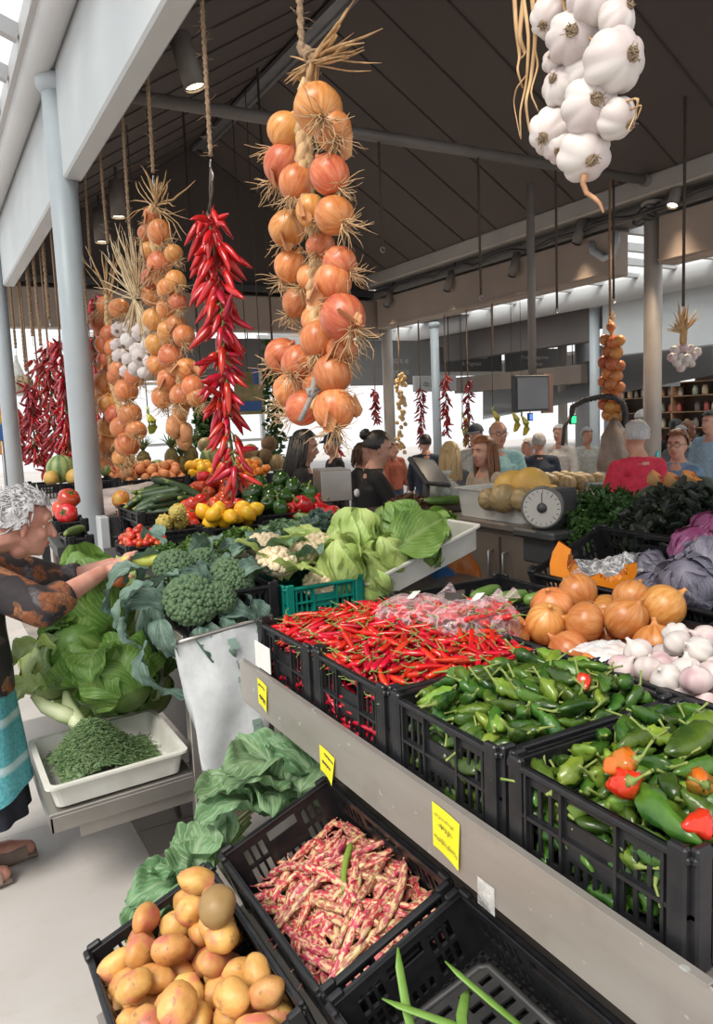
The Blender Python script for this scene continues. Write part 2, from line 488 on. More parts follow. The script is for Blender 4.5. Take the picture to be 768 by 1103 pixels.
# posts: a steel tube with a cap where it meets the gutter
def steel_post(x, y, z1, r, label, mat, z0=0.0, cap=True):
    t = thing('steel_post', label, 'post', (x, y, z0))
    MB().lathe([(r,0),(r,z1-z0)], 24).build('shaft', mat, t)
    MB().lathe([(r+.05,0),(r+.05,.012),(r+.005,.02)], 20).build('base_plate', mat, t)
    if cap: MB().lathe([(r+.002,z1-z0-.10),(r+.03,z1-z0-.06),(r+.03,z1-z0-.02),(r+.01,z1-z0)], 24).build('cap_ring', mat, t)
    return t
steel_post(.87, 4.90, 3.64, .08, 'pale grey round post with a grey switch box, beside the customer', post_paint)
steel_post(.82, 8.62, 3.64, .08, 'pale grey round post past the chilli strings at the aisle corner', post_paint)
tan_post = pm('tan_post', (.45,.40,.355), (.37,.33,.295), 2.5, .45)
steel_post(6.30, 5.22, 3.55, .085, 'tan round column beside the denim jacket woman', tan_post)
steel_post(6.42, 10.3, 3.45, .085, 'tan round column carrying the beam corner past the vendors', tan_post)
# tie rod across the pavilion
mb = MB().tube([(.95,5.13,3.69),(6.12,5.13,3.69)], .042, 14); mb.tube([(6.05,5.13,3.69),(6.17,5.13,3.69)], .055, 14)
struct(mb.build('trim_6', pm('rod_paint', (.16,.145,.135), (.13,.115,.105), 3, .5)))
# eave beam, cable trough and tan beams on the far long side
struct(MB().bbox((6.10,-.5,3.56), (6.34,10.5,3.74), .015).build('trim_7', pm('eave_paint', (.40,.37,.34), (.32,.295,.27), 1.2, .55)))
struct(MB().bbox((6.2,-.5,3.40), (6.5,10.5,3.50), .01).box((6.37,-.5,3.5), (6.40,10.5,3.66)).build('trim_8', pm('trough_paint', (.17,.155,.145), (.13,.12,.11), 2, .6)))
mb = MB()
mb.bbox((6.20,5.62,2.93), (6.42,10.2,3.37), .01); mb.box((6.19,5.62,2.96), (6.2,10.2,2.975))
struct(mb.build('trim_9', tan_paint))
mb = MB(); mb.bbox((6.20,-.5,2.93), (6.42,5.08,3.37), .01); mb.box((6.19,-.5,2.96), (6.2,5.08,2.975))
struct(mb.build('trim_10', tan_paint))
mb = MB(); mb.bbox((.98,10.3,2.88), (6.3,10.5,3.37), .01); mb.box((.98,10.29,2.91),(6.3,10.3,2.925))
struct(mb.build('trim_11', tan_paint))
struct(MB().bbox((.98,10.28,3.42), (6.3,10.45,3.52), .01).build('trim_12', dark_steel))
rnd = random.Random(5)
pts = []
yy = .5
while yy < 10.2:
    pts.append((6.16+rnd.uniform(-.02,.02), yy, 3.44+rnd.uniform(-.03,.04))); yy += .22
tag(MB().tube(pts, .018, 6).build('power_cable', dark_steel), 'black power cable running along the eave beam', 'cable')
tag(MB().tube([(6.2,5.9,3.30),(6.16,5.85,3.2),(6.16,5.7,3.1),(6.18,5.6,3.12),(6.2,5.58,3.25),(6.22,5.6,3.34)], .035, 8).build('drain_elbow', post_paint), 'pale bent drain pipe elbow in the gap between two tan beams', 'pipe')
pts = [(6.2+.05*math.cos(a*.9), 5.22+.16*math.sin(a), 3.42+.07*math.cos(a*1.3)) for a in [i*.35 for i in range(60)]]
tag(MB().tube(pts, .008, 5).build('cable_coil', dark_steel), 'tangle of black cable looped around the tan column top', 'cable')

# spot cylinders
def spot(p, L_, r, lit, label, aim=(0,0,-1), watt=90):
    R = at(p, frame(-Vector(aim)))
    t = thing('ceiling_spotlight', label, 'spotlight', group=None, M=R)
    MB().lathe([(r*.9,-.0),(r,.0),(r,L_),(r*.3,L_)], 18, caps=False).build('housing', pm('lamp_paint', (.20,.175,.155), (.16,.14,.125), 4, .5), t)
    MB().lathe([(.0,.018),(r*.88,.018)], 18, caps=False).build('lens', lamp_glow if lit else grey_metal, t)
    MB().tube([(0,0,L_-.01),(0,0,L_+.12)], .012, 8).build('stem', dark_steel, t)
    ld = bpy.data.lights.new('spot_lamp', 'SPOT'); ld.energy = watt; ld.color = (1.0, .80, .58); ld.spot_size = math.radians(95); ld.spot_blend = .7; ld.shadow_soft_size = .06
    lo = bpy.data.objects.new('lamp', ld); COL.objects.link(lo); lo.parent = t; lo.location = (0,0,-.02)
spot((1.60,4.58,3.57), .30, .065, True, 'lit cylinder spotlight on the sloping ceiling above the rope with the chilli string', (.25,-.1,-1))
spot((1.68,7.0,3.42), .30, .065, True, 'lit cylinder spotlight behind the dried garlic stalks')
spot((1.62,7.45,3.30), .30, .065, True, 'lit cylinder spotlight low beside the ropes, next to the pale post')
for i, (px, py, lab) in enumerate([(724,222,'beside the tan column, glowing at its end'),(551,297,'at the middle of the eave beam beside the monitor pole'),(481,313,'above the tan beam near the corner column'),(416,330,'in the corner of the two tan beams'),(621,262,'under the eave beam beside the column cables')]):
    p = W(px, py, X=6.1)
    spot((p.x,p.y,p.z), .28, .052, i == 0, 'tan cylinder spotlight ' + lab, (-.45,-.05,-1), 120)

# ------------------------------------------------------------------ the halls beyond
mb = MB(); mb.lathe([(.17,-3),(.17,26)], 16, T=Matrix.Translation((8.9,0,3.27)) @ Matrix.Rotation(-PI/2,4,'X'))
struct(mb.build('trim_13', gutter_paint))
struct(MB().add([(6.45,-2,3.52),(8.75,-2,3.40),(8.75,26,3.40),(6.45,26,3.52),(6.45,-2,3.53),(8.75,-2,3.41),(8.75,26,3.41),(6.45,26,3.53)],
     [(0,1,2,3),(7,6,5,4),(0,4,5,1),(1,5,6,2),(2,6,7,3),(3,7,4,0)], 0, flat=True).build('window_2', glass_m))
mb = MB(); yy = -1.8
while yy < 26: mb.box((6.45,yy,3.36),(8.8,yy+.07,3.45)); yy += .62
struct(mb.build('trim_14', gutter_paint))
struct(MB().bbox((9.05,-3,2.36), (9.2,8.42,3.22), .01).build('trim_15', white_paint))
struct(MB().bbox((9.05,8.66,2.62), (9.2,24,3.22), .01).build('trim_16', pm('brown_panel', (.10,.085,.078), (.085,.07,.065), 1, .7)))
steel_post(9.02, 8.54, 3.2, .075, 'white post by the spiral sleeve and the string of small onions', post_paint)
p = W(655, 450, X=13.0); steel_post(p.x, p.y, 3.2, .09, 'slim pale post standing in front of the brown shelving', post_paint)
struct(MB().box((9.2,-3,3.15), (11.9,26,3.25)).box((16.6,-3,3.15), (30,26,3.25)).build('ceiling_hall', pm('hall_ceiling', (.13,.115,.105), (.11,.095,.085), 1, .8)))
struct(MB().bbox((15.8,1,2.25), (16.0,13.5,2.95), .01).build('trim_17', grey_paint))
struct(MB().box((16.2,-3,0), (16.4,12.2,3.3)).build('wall_far', pm('wall_brown', (.14,.10,.075), (.10,.07,.05), 1.0, .7)))
struct(MB().bbox((12.0,-2,2.86), (12.35,11,2.98), .01).build('trim_18', gutter_paint))
# ------------------------------------------------------------------ crates
def holed(mb, Lw, h, t, holes, T, m=0):                          # wall of length Lw along x, from z=0 to h, thickness t, with openings
    xs = sorted({0.0, Lw} | {round(v,5) for o in holes for v in o[:2]})
    zs = sorted({0.0, h} | {round(v,5) for o in holes for v in o[2:]})
    for j in range(len(zs)-1):
        zc = (zs[j]+zs[j+1])/2; run = None
        for i in range(len(xs)):
            solid = False
            if i < len(xs)-1:
                xc = (xs[i]+xs[i+1])/2
                solid = not any(o[0] < xc < o[1] and o[2] < zc < o[3] for o in holes)
            if solid and run is None: run = xs[i]
            if not solid and run is not None:
                mb.box((run, 0, zs[j]), (xs[i], t, zs[j+1]), m, T=T); run = None

def crate_wall(mb, Lw, h, T, handle=True, style=0):
    holes = []
    g = .045; s = h/.18
    sec = (Lw-2*g)
    a0, a1 = g, g+sec*.27; b0, b1 = g+sec*.32, g+sec*.68; c0, c1 = g+sec*.73, Lw-g
    for (p, q) in ((a0,a1),(c0,c1)):
        n = max(3, int((q-p)/.022)); w = (q-p)/n
        for i in range(n):
            holes.append((p+i*w+.004, p+(i+1)*w-.004, .026*s, .082*s)); holes.append((p+i*w+.004, p+(i+1)*w-.004, .094*s, .148*s))
    if handle: holes.append((b0, b1, .122*s, .156*s))
    n = max(4, int((b1-b0)/.02)); w = (b1-b0)/n
    for i in range(n): holes.append((b0+i*w+.005, b0+(i+1)*w-.005, .024*s, .052*s))
    holed(mb, Lw, h, .005, holes, T)
    mb.bbox((-.004,-.011,h-.012), (Lw+.004,.006,h), .003, T=T)           # rim
    mb.box((0,-.007,.084*s), (Lw,.0,.091*s), T=T); mb.box((0,-.007,.0), (Lw,.0,.012), T=T)
    for x in (a0-.006, a1+.003, b1+.004, c1): mb.box((x,-.008,0), (x+.006,0,h-.01), T=T)
    for x in (0, Lw-.034): mb.bbox((x,-.012,0), (x+.034,.004,h+.012), .004, T=T)

def crate_mb(a, b, h, lattice=(12, 9), handle=True):             # a along X, b along Y, origin at the middle of the bottom
    mb = MB()
    i = .013
    A, B = a-2*i, b-2*i
    crate_wall(mb, B, h, Matrix(((0,1,0,-A/2),(-1,0,0,B/2),(0,0,1,0),(0,0,0,1))), handle)
    crate_wall(mb, B, h, Matrix(((0,-1,0,A/2),(1,0,0,-B/2),(0,0,1,0),(0,0,0,1))), handle)
    crate_wall(mb, A, h, Matrix(((1,0,0,-A/2),(0,1,0,-B/2),(0,0,1,0),(0,0,0,1))), handle)
    crate_wall(mb, A, h, Matrix(((-1,0,0,A/2),(0,-1,0,B/2),(0,0,1,0),(0,0,0,1))), handle)
    nx, ny = lattice
    for k in range(ny+1):
        y = -B/2 + B*k/ny; mb.box((-A/2, y-.008, 0), (A/2, y+.008, .005))
    for k in range(nx+1):
        x = -A/2 + A*k/nx; mb.box((x-.006, -B/2, 0), (x+.006, B/2, .005))
    return mb
CRATES = {}
def crate(a, b, h, M, label, group=None, mat=None, name='produce_crate', lattice=(12,9)):
    key = (round(a,3), round(b,3), round(h,3), (mat or black_plastic).name)
    if key not in CRATES: CRATES[key] = crate_mb(a, b, h, lattice).mesh('crate', mat or black_plastic, smooth=False)
    return tag(put(name, CRATES[key], M), label, 'crate', group)

def tilt(px, pz, yc, t):                                          # local frame leaning towards the aisle; x runs up the slope
    c, s = math.cos(t), math.sin(t)
    return Matrix(((c,0,-s,px),(0,1,0,yc),(s,0,c,pz),(0,0,0,1)))

# ------------------------------------------------------------------ the near stall
SHZ = .815
CZ = SHZ+.002
st = thing('market_stall', 'stainless steel market stall with yellow price tags on its front rail, carrying the chilli crates', 'stall', (.85,.6,0))
def part(mb, name, mat, parent, smooth=True):
    o = mb.build(name, mat, None, smooth)
    o.parent = parent
    o.matrix_parent_inverse = parent.matrix_world.inverted()
    return o
bpy.context.view_layer.update()
def fix(parent): bpy.context.view_layer.update()
part(MB().box((.85,.60,SHZ-.03), (2.75,2.30,SHZ)), 'shelf_top', steel_dull, st)
# price rail with rounded ends
mb = MB()
def rail(y0, y1, z0, z1, x0, x1, r=.02):
    pr = [(y0,z0)]
    for k in range(5):
        a = PI - k*PI/8
        pr.append((y0+r+r*math.cos(a), z1-r+r*math.sin(a)))
    for k in range(5):
        a = PI/2 - k*PI/8
        pr.append((y1-r+r*math.cos(a), z1-r+r*math.sin(a)))
    pr.append((y1,z0))
    n = len(pr)
    vs = [(x0,y,z) for y,z in pr] + [(x1,y,z) for y,z in pr]
    return vs, [tuple(range(n))[::-1], tuple(range(n,2*n))] + [(i,(i+1)%n,n+(i+1)%n,n+i) for i in range(n)]
v_, f_ = rail(.585, 2.325, .715, .855, .838, .842)
mb.add(v_, f_, flat=True); mb.box((.836,.60,.853), (.852,2.31,.857)); mb.box((.842,.6,.712), (.90,2.31,.718))
def rail_mat():
    m, nt, b = nodes('worn_rail')
    v = coords(nt, 'Object')
    a = ramp(nt, noise(nt, coords(nt,'Object',(1,.5,3)), 3, 5), [(.3,(.36,.325,.29)),(.7,(.47,.435,.40))])
    scr = ramp(nt, noise(nt, coords(nt,'Object',(1,1,1.6)), 26, 2), [(.70,0.0),(.73,.8)])
    a = mixc(nt, scr, a, (.62,.62,.60))
    rub = ramp(nt, noise(nt, v, 7, 4), [(.55,0.0),(.75,.5)])
    a = mixc(nt, rub, a, (.26,.21,.175))
    L(nt, a, b.inputs['Base Color']); b.inputs['Metallic'].default_value = .55; b.inputs['Roughness'].default_value = .42
    return m
part(mb, 'price_rail', rail_mat(), st)
for (x, y) in ((.90,2.16),(1.15,.64),(2.6,2.16),(2.6,.64)):
    part(MB().bbox((x,y,0), (x+.14,y+.055,SHZ-.03), .004), 'leg', steel_dull, st)
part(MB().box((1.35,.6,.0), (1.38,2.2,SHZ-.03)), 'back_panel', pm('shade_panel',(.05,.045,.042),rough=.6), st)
mb = MB()
mb.box((-.03,-.86,-.02), (.98,.42,-.008), T=tilt(.27,.18,1.46,math.radians(21))); mb.box((.40,.42,-.02), (.98,.75,-.008), T=tilt(.27,.18,1.46,math.radians(21)))
part(mb, 'lower_shelf', steel_dull, st)
for yy in (.75, 1.78):
    part(MB().box((.30,yy,0), (.34,yy+.04,.19)), 'leg', steel_dull, st)

def price_tag(y, z, w, h, label, lines, sag=.006, xx=.8365):
    t = thing('price_tag', label, 'price tag', (xx, y, z))
    def fn(u, v): return (-.001 - sag*(u**2)*(1-v), (.5-u)*w, (v-.5)*h - .008*u*u)
    mb = MB().grid(fn, 8, 5, 0)
    mb.build('card', pm('tag_yellow', (.80,.72,.03), (.74,.66,.02), 12, .55), t)
    r = random.Random(int(y*1000)); mb = MB()
    for (zz, u0, u1, hh, kind) in lines:                          # handwriting and a printed line
        n = int((u1-u0)*w/.006)
        pts = []
        for i in range(n*3):
            u = u0 + (u1-u0)*i/(n*3-1)
            a = hh*(math.sin(i*2.1)*.6 + r.uniform(-.5,.5))
            pts.append((-.003 - sag*u*u*(1-(zz+.5)), (.5-u)*w, zz*h + a*h - .008*u*u))
        mb.tube(pts, .0011, 4)
    mb.build('writing', ink if kind == 'ink' else faded_ink, t)
    return t
price_tag(2.13, .795, .074, .082, 'small yellow price tag on the far end of the steel rail, under the white label', [(.30,.15,.8,.05,'ink'),(-.15,.2,.85,.10,'ink')])
price_tag(1.705, .738, .085, .07, 'yellow price tag bent over the lower edge of the rail above the kale', [(.30,.35,.95,.05,'ink'),(-.05,.2,.8,.06,'ink')], .012)
price_tag(1.185, .792, .092, .095, 'large faded yellow price tag on the rail beside peeled tape marks', [(.28,.1,.8,.04,'f'),(.08,.25,.75,.09,'f'),(-.22,.08,.95,.06,'f')])
mb = MB(); mb.grid(lambda u,v: (.8335-.006*math.sin(v*PI)*math.sin(u*PI), 1.085-.05*u, .700+.055*v), 5, 5)
tag(mb.build('tape_scrap', thin_film('tape_film',(.85,.85,.83),.45,.2,40)), 'crumpled clear tape scrap stuck under the large yellow tag', 'tape')

CH, CA, CB = .178, .495, .39
crates_y = {'A': 2.04, 'B': 1.645, 'C': 1.25, 'D': .845}
cl = {'A': 'black crate of red chillies at the far end, with a white paper label', 'B': 'black crate of red chillies between the labelled crate and the green peppers',
      'C': 'black crate of small green peppers next to the red chillies', 'D': 'black crate of green peppers with a few red ones, at the rail end'}
for k, yc in crates_y.items():
    crate(CA, CB if k != 'D' else .40, CH, TR((1.112, yc, CZ)), cl[k])
tag(MB().bbox((.846,2.085,.865), (.850,2.2,.945), .001).build('paper_label', paper), 'white paper label hanging on the first chilli crate', 'label')
row2 = {'E': (2.05, .44), 'F': (1.565, .50), 'G': (1.07, .46)}
rl = {'E': 'black crate holding bagged chillies and cucumbers behind the chilli crates', 'F': 'black crate of large brown onions', 'G': 'black crate of garlic bulbs beside the onions'}
for k, (yc, bb) in row2.items():
    crate(.52, bb, .178, TR((1.635, yc, CZ)), rl[k])
# lower row, leaning towards the aisle
TL = math.radians(21)
def lowcrate(px, pz, a, b, h, yc, label):
    t = tilt(px, pz, yc, TL) @ Matrix.Translation((a/2, 0, -h))
    crate(a, b, h, t, label, lattice=(16, 24))
    return t
LOWH = .165
T_POT = lowcrate(.225, .352, .355, .60, LOWH, 1.565, 'black crate of potatoes tilted on the low front shelf')
T_BEAN = lowcrate(.575, .487, .365, .60, LOWH, 1.565, 'black crate of speckled bean pods under the steel rail')
T_EMP = lowcrate(.575, .487, .365, .61, LOWH, .945, 'nearly empty black crate with a few flat green beans')
# the slotted tray lying in the empty crate
mb = MB(); holes = []
for i in range(5):
    for j in range(11): holes.append((.03+i*.052, .06+i*.052, .03+j*.036, .045+j*.036))
holed(mb, .28, .43, .006, holes, Matrix(((1,0,0,-.14),(0,0,1,-.215),(0,-1,0,0),(0,0,0,1))))
mb.tube([(-.14,-.205,.0),(-.14,.2,.0),(-.12,.215,0),(.12,.215,0),(.14,.2,0),(.14,-.205,0)], .009, 6)
tag(mb.build('slotted_tray', pm('worn_black',(.022,.021,.021),(.045,.043,.042),12,.5), M=T_EMP @ Matrix.Translation((.0,.02,.05)) @ Matrix.Rotation(.12,4,'Y')), 'worn black slotted tray lying in the nearly empty crate', 'tray')

# ------------------------------------------------------------------ the far stall
FX, FY = .74, 2.60
fs = thing('market_stall', 'stainless steel stall with vegetable display and fold-out shelf, behind the hanging plastic bags', 'stall', (FX, FY, 0))
bpy.context.view_layer.update()
part(MB().box((FX,FY,.83), (2.2,3.1,.86)), 'shelf_top', steel_dull, fs)
part(MB().bbox((FX-.008,FY,.77), (FX-.002,3.84,.885), .002), 'price_rail', MATS.get('rail') or bpy.data.materials['worn_rail'], fs)
part(MB().bbox((FX,FY,0), (FX+.075,FY+.05,.83), .003), 'leg', steel, fs)
part(MB().bbox((FX+.08,FY+.01,.0), (2.1,FY+.04,.83), .003), 'end_panel', pm('brown_steel',(.25,.20,.165),(.19,.15,.125),3,.4,metal=.45), fs)
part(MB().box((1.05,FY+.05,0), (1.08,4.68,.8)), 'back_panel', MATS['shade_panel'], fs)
def BZ(y): return .955 + max(0, y-3.1)*.092                        # display bed surface
mb = MB()
def bedslab(x0, x1, y0, y1):
    vs = [(x0,y0,BZ(y0)),(x1,y0,BZ(y0)),(x1,y1,BZ(y1)),(x0,y1,BZ(y1))]
    vs += [(x,y,z-.05) for x,y,z in vs]
    mb.add(vs, [(0,1,2,3),(7,6,5,4),(4,5,1,0),(5,6,2,1),(6,7,3,2),(7,4,0,3)], flat=True)
bedslab(FX, 2.0, 3.1, 3.9); bedslab(1.04, 2.0, 3.9, 5.0); bedslab(.54, .72, 4.02, 4.60)
part(mb, 'display_bed', dark_steel, fs)
part(MB().box((1.12,4.88,0), (2.0,4.92,1.05)), 'rear_panel', steel_dull, fs)
# fold-out low shelf
mb = MB(); TS = Matrix.Translation((.74,2.60,.37)) @ Matrix.Rotation(math.radians(-2), 4, 'Y')
mb.bbox((-.49,0,.0), (0,.95,.012), .003, T=TS); mb.bbox((-.49,0,-.055), (0,.012,.0), .003, T=TS); mb.bbox((-.49,0,-.055), (-.478,.95,0), .003, T=TS)
mb.box((-.40,.012,-.10), (0,.022,-.055), T=TS)
part(mb, 'fold_out_shelf', steel, fs)
part(MB().tube([(.70,2.9,.33),(.78,3.0,.02)], .014, 8), 'shelf_strut', steel, fs)
for (px, py, ln) in ((172,681,1),(160,672,2)):
    p = W(px, py, X=FX-.01)
    price_tag(p.y, p.z, .05, .065, ['small yellow price tag near the corner of the far rail, under the broccoli crate', 'second small yellow price tag further along the rail under broccoli leaves'][ln-1], [(.2,.2,.8,.07,'ink')], .002, FX-.0095)
# rolling shutter: bundle of clear bags hung on the end panel
tb = thing('bag_bundle', 'bundle of clear plastic bags hanging on the end panel, over the kale', 'plastic bags', (.9,2.55,.6))
bpy.context.view_layer.update()
film = thin_film('bag_film', (.86,.88,.90), .66, .22, 6)
c0, c1, c2, c3 = W(186,694,Y=2.52), W(292,664,Y=2.52), W(285,812,Y=2.52), W(222,833,Y=2.52)
for k in range(4):
    def fn(u, v, k=k):
        p = (c0*(1-u)+c1*u)*(1-v) + (c3*(1-u)+c2*u)*v
        y = 2.545 - k*.012 - .03*math.sin(v*PI*.9)*(.4+.15*k) - .006*math.sin(u*9+v*5+k)
        return (p.x + .006*math.sin(v*11+k), y, p.z - .012*k*v + .008*math.sin(u*7+k*2)*v)
    o = MB().grid(fn, 14, 18).build('bag', film); o.parent = tb; o.matrix_parent_inverse = tb.matrix_world.inverted()
pts = [c0 + (c1-c0)*t + Vector((0,-.01,.004)) for t in (-.02,.25,.5,.75,1.0)]
part(MB().tube(pts, .008, 8), 'hanging_rod', steel, tb)
pr = MB()
for (u, v) in ((.62,.36),(.64,.42),(.66,.47),(.78,.70),(.8,.75),(.55,.08),(.57,.12)):
    p = (c0*(1-u)+c1*u)*(1-v) + (c3*(1-u)+c2*u)*v
    y = 2.545 - 3*.012 - .03*math.sin(v*PI*.9)*.85 - .012
    pr.box((p.x-.016,y-.001,p.z-.011), (p.x+.016,y,p.z+.011))
part(pr, 'green_print', pm('faded_green',(.30,.42,.36),rough=.6), tb)
# crates on it
crate(.36, .42, .15, TR((.945, 2.83, .862)), 'black crate of broccoli on the corner of the far stall')
crate(.36, .34, .125, TR((1.315, 2.79, .862)), 'green plastic crate of cauliflowers', mat=green_plastic)

def tray_mesh(a, b, h, fl=.02, th=.006):                          # open tray, flared walls
    mb = MB()
    def ring(x, y, z, r=.025):
        out = []
        for (sx, sy, a0) in ((1,1,0),(-1,1,PI/2),(-1,-1,PI),(1,-1,1.5*PI)):
            for k in range(4):
                q = a0 + k*PI/6
                out.append((sx*(x-r)+r*math.cos(q), sy*(y-r)+r*math.sin(q), z))
        return out
    rings = [ring(a/2-fl,b/2-fl,0), ring(a/2-.004,b/2-.004,h-.008), ring(a/2+.01,b/2+.01,h-.008), ring(a/2+.01,b/2+.01,h), ring(a/2-.010,b/2-.010,h), ring(a/2-fl-th,b/2-fl-th,th)]
    n = 16; vs = [p for r in rings for p in r]; fs = []
    for j in range(len(rings)-1):
        for k in range(n): fs.append((j*n+k, j*n+(k+1)%n, (j+1)*n+(k+1)%n, (j+1)*n+k))
    fs.append(tuple(range(n))[::-1]); fs.append(tuple(5*n+k for k in range(n)))
    return mb.add(vs, fs, flat=True)
T_TRAY = tilt(1.505, .955, 2.86, math.radians(17))
tag(tray_mesh(.60,.46,.105).build('display_tray', white_plastic, M=T_TRAY @ Matrix.Translation((.30,0,-.10))), 'white plastic tray of pale green cabbages, tilted up', 'tray')
T_HERB = Matrix.Translation((.487, 2.82, .384)) @ Matrix.Rotation(math.radians(-2),4,'Y')
tag(tray_mesh(.46,.46,.085).build('display_tray', white_plastic, M=T_HERB), 'white plastic tray of chopped rosemary on the fold-out shelf', 'tray')
# switch box on the post
sb = thing('switch_box', 'grey and black switch box strapped to the pale round post', 'switch box', (.9,4.74,1.3))
bpy.context.view_layer.update()
p0, p1 = W(107,557,Y=4.73), W(121,601,Y=4.73)
part(MB().bbox((p0.x-.005,4.70,p1.z), (p1.x-.005,4.83,p0.z), .006), 'box_body', white_paint, sb)
part(MB().bbox((p1.x-.007,4.72,p1.z+.01), (p1.x+.075,4.82,p0.z-.004), .004), 'socket_panel', dark_steel, sb)
part(MB().bbox((p1.x+.01,4.712,(p0.z+p1.z)/2-.003), (p1.x+.06,4.722,(p0.z+p1.z)/2+.003), .001), 'cover_hinge', grey_metal, sb)
# ------------------------------------------------------------------ heaps: things dropped one after another on a height field
class Heap:
    def __init__(s, x0, x1, y0, y1, base, g=.005, seed=1):
        s.x0, s.y0, s.g = x0, y0, g
        s.nx, s.ny = int((x1-x0)/g)+1, int((y1-y0)/g)+1
        X, Y = np.meshgrid(x0+np.arange(s.nx)*g, y0+np.arange(s.ny)*g, indexing='ij')
        s.x1, s.y1 = x1, y1
        s.H = np.vectorize(base)(X, Y).astype(float)
        s.base = base; s.rng = random.Random(seed); s.disc = {}
    def foot(s, r):
        k = int(r/s.g)+1; key = round(r, 4)
        if key not in s.disc:
            o = []
            for i in range(-k, k+1):
                for j in range(-k, k+1):
                    d2 = (i*i+j*j)*s.g*s.g
                    if d2 <= r*r: o.append((i, j, math.sqrt(r*r-d2)))
            s.disc[key] = np.array(o)
        return s.disc[key]
    def need(s, x, y, r):
        f = s.foot(r)
        i = np.clip((f[:,0]+round((x-s.x0)/s.g)).astype(int), 0, s.nx-1)
        j = np.clip((f[:,1]+round((y-s.y0)/s.g)).astype(int), 0, s.ny-1)
        return float((s.H[i,j]+f[:,2]).max())
    def stamp(s, x, y, z, r):
        f = s.foot(r)
        i = (f[:,0]+round((x-s.x0)/s.g)).astype(int); j = (f[:,1]+round((y-s.y0)/s.g)).astype(int)
        ok = (i>=0)&(i<s.nx)&(j>=0)&(j<s.ny)
        np.maximum.at(s.H, (i[ok],j[ok]), z+f[ok,2])
    def drop(s, sph, tries=10, margin=.012, squeeze=.9, maxpitch=.6, lie=True, area=None, yaws=None, maxh=9.):
        # sph: [(x,y,z,r)] along local x; returns a matrix
        best = None
        for t in range(tries):
            yaw = s.rng.uniform(-PI, PI) if yaws is None else s.rng.choice(yaws)+s.rng.gauss(0,.35)
            a = area or (s.x0+margin, s.x1-margin, s.y0+margin, s.y1-margin)
            x, y = s.rng.uniform(a[0], a[1]), s.rng.uniform(a[2], a[3])
            c, sn = math.cos(yaw), math.sin(yaw)
            P = [(x+c*p[0]-sn*p[1], y+sn*p[0]+c*p[1]) for p in sph]
            if any(not (s.x0+p[3]*.8 < q[0] < s.x1-p[3]*.8 and s.y0+p[3]*.8 < q[1] < s.y1-p[3]*.8) for p, q in zip(sph, P)): continue
            h = [s.need(q[0], q[1], p[3]*squeeze) - p[2] for p, q in zip(sph, P)]
            if len(sph) > 1 and lie:
                b = (h[-1]-h[0])/(sph[-1][0]-sph[0][0]) if abs(sph[-1][0]-sph[0][0])>1e-6 else 0
                b = max(-maxpitch, min(maxpitch, b))
            else: b = 0
            a0 = max(hh-b*p[0] for hh, p in zip(h, sph))
            score = a0 - s.base(x, y)
            if best is None or score < best[0]: best = (score, x, y, yaw, b, a0, P)
        if best is None or best[0] > maxh: return None
        _, x, y, yaw, b, a0, P = best
        for p, q in zip(sph, P): s.stamp(q[0], q[1], a0+b*p[0]+p[2], p[3]*squeeze)
        return Matrix.Translation((x,y,a0)) @ Matrix.Rotation(yaw,4,'Z') @ Matrix.Rotation(-math.atan(b),4,'Y')

def pod(mb, spine, radii, seg, m=0, lob=0.0, nl=3, flat=1.0, seed=0, wr=0.0):
    # a fleshy pod along a spine in the local frame
    pts = [Vector(p) for p in spine]; n = len(pts); vs = []; fs = []
    for i, p in enumerate(pts):
        t = (pts[min(i+1,n-1)]-pts[max(i-1,0)]).normalized()
        a = (Vector((0,0,1)) - t*t.z).normalized(); b = t.cross(a)
        for k in range(seg):
            th = 2*PI*k/seg
            q = 1 + lob*math.cos(nl*th+seed+i*.15) + wr*mnoise.noise(Vector((math.cos(th)*1.9, math.sin(th)*1.9, i*.7+seed*3)))
            vs.append(p + a*(math.cos(th)*radii[i]*flat*q) + b*(math.sin(th)*radii[i]*q))
    for i in range(n-1):
        for k in range(seg):
            fs.append((i*seg+k, i*seg+(k+1)%seg, (i+1)*seg+(k+1)%seg, (i+1)*seg+k))
    fs.append(tuple(range(seg))[::-1]); fs.append(tuple((n-1)*seg+k for k in range(seg)))
    return mb.add(vs, fs, m)

rng = random.Random(11)
chili_red = pm('chilli_red', (.62,.012,.008), (.42,.006,.006), 25, .20, dv=.25, dh=.008, spec=.6)
stem_green = pm('stem_green', (.15,.22,.045), (.24,.28,.07), 40, .6)
def chili_meshes(Lc, r, k, matb, seg=7):
    out = []
    rr = random.Random(k)
    bend = rr.uniform(-.35,.35)
    n = 7; sp = []; rad = []
    for i in range(n):
        t = i/(n-1); x = (t-.42)*Lc
        sp.append((x, bend*Lc*(t-.4)**2, .15*Lc*(t-.4)**2*rr.choice((-1,1))*.3))
        rad.append(r*[.62,.95,1.0,.94,.78,.5,.12][i])
    body = pod(MB(), sp, rad, seg, wr=.12, seed=k).mesh('chilli_body', matb)
    x0 = sp[0][0]
    st_ = [(x0+.002, sp[0][1], 0), (x0-.006, sp[0][1]+.001, .001), (x0-.018, sp[0][1]+rr.uniform(-.006,.006), .003), (x0-.030, sp[0][1]+rr.uniform(-.012,.012), .006)]
    stem = MB().tube(st_, [r*.62, r*.26, r*.12, r*.14], 5).mesh('chilli_stem', stem_green)
    sph = [(sp[j][0], sp[j][1], sp[j][2], max(.004, rad[j])) for j in (0,1,3,5)]
    return body, stem, sph
CH_ = [chili_meshes(.082+.009*(k%3), .0086, k, chili_red) for k in range(7)]
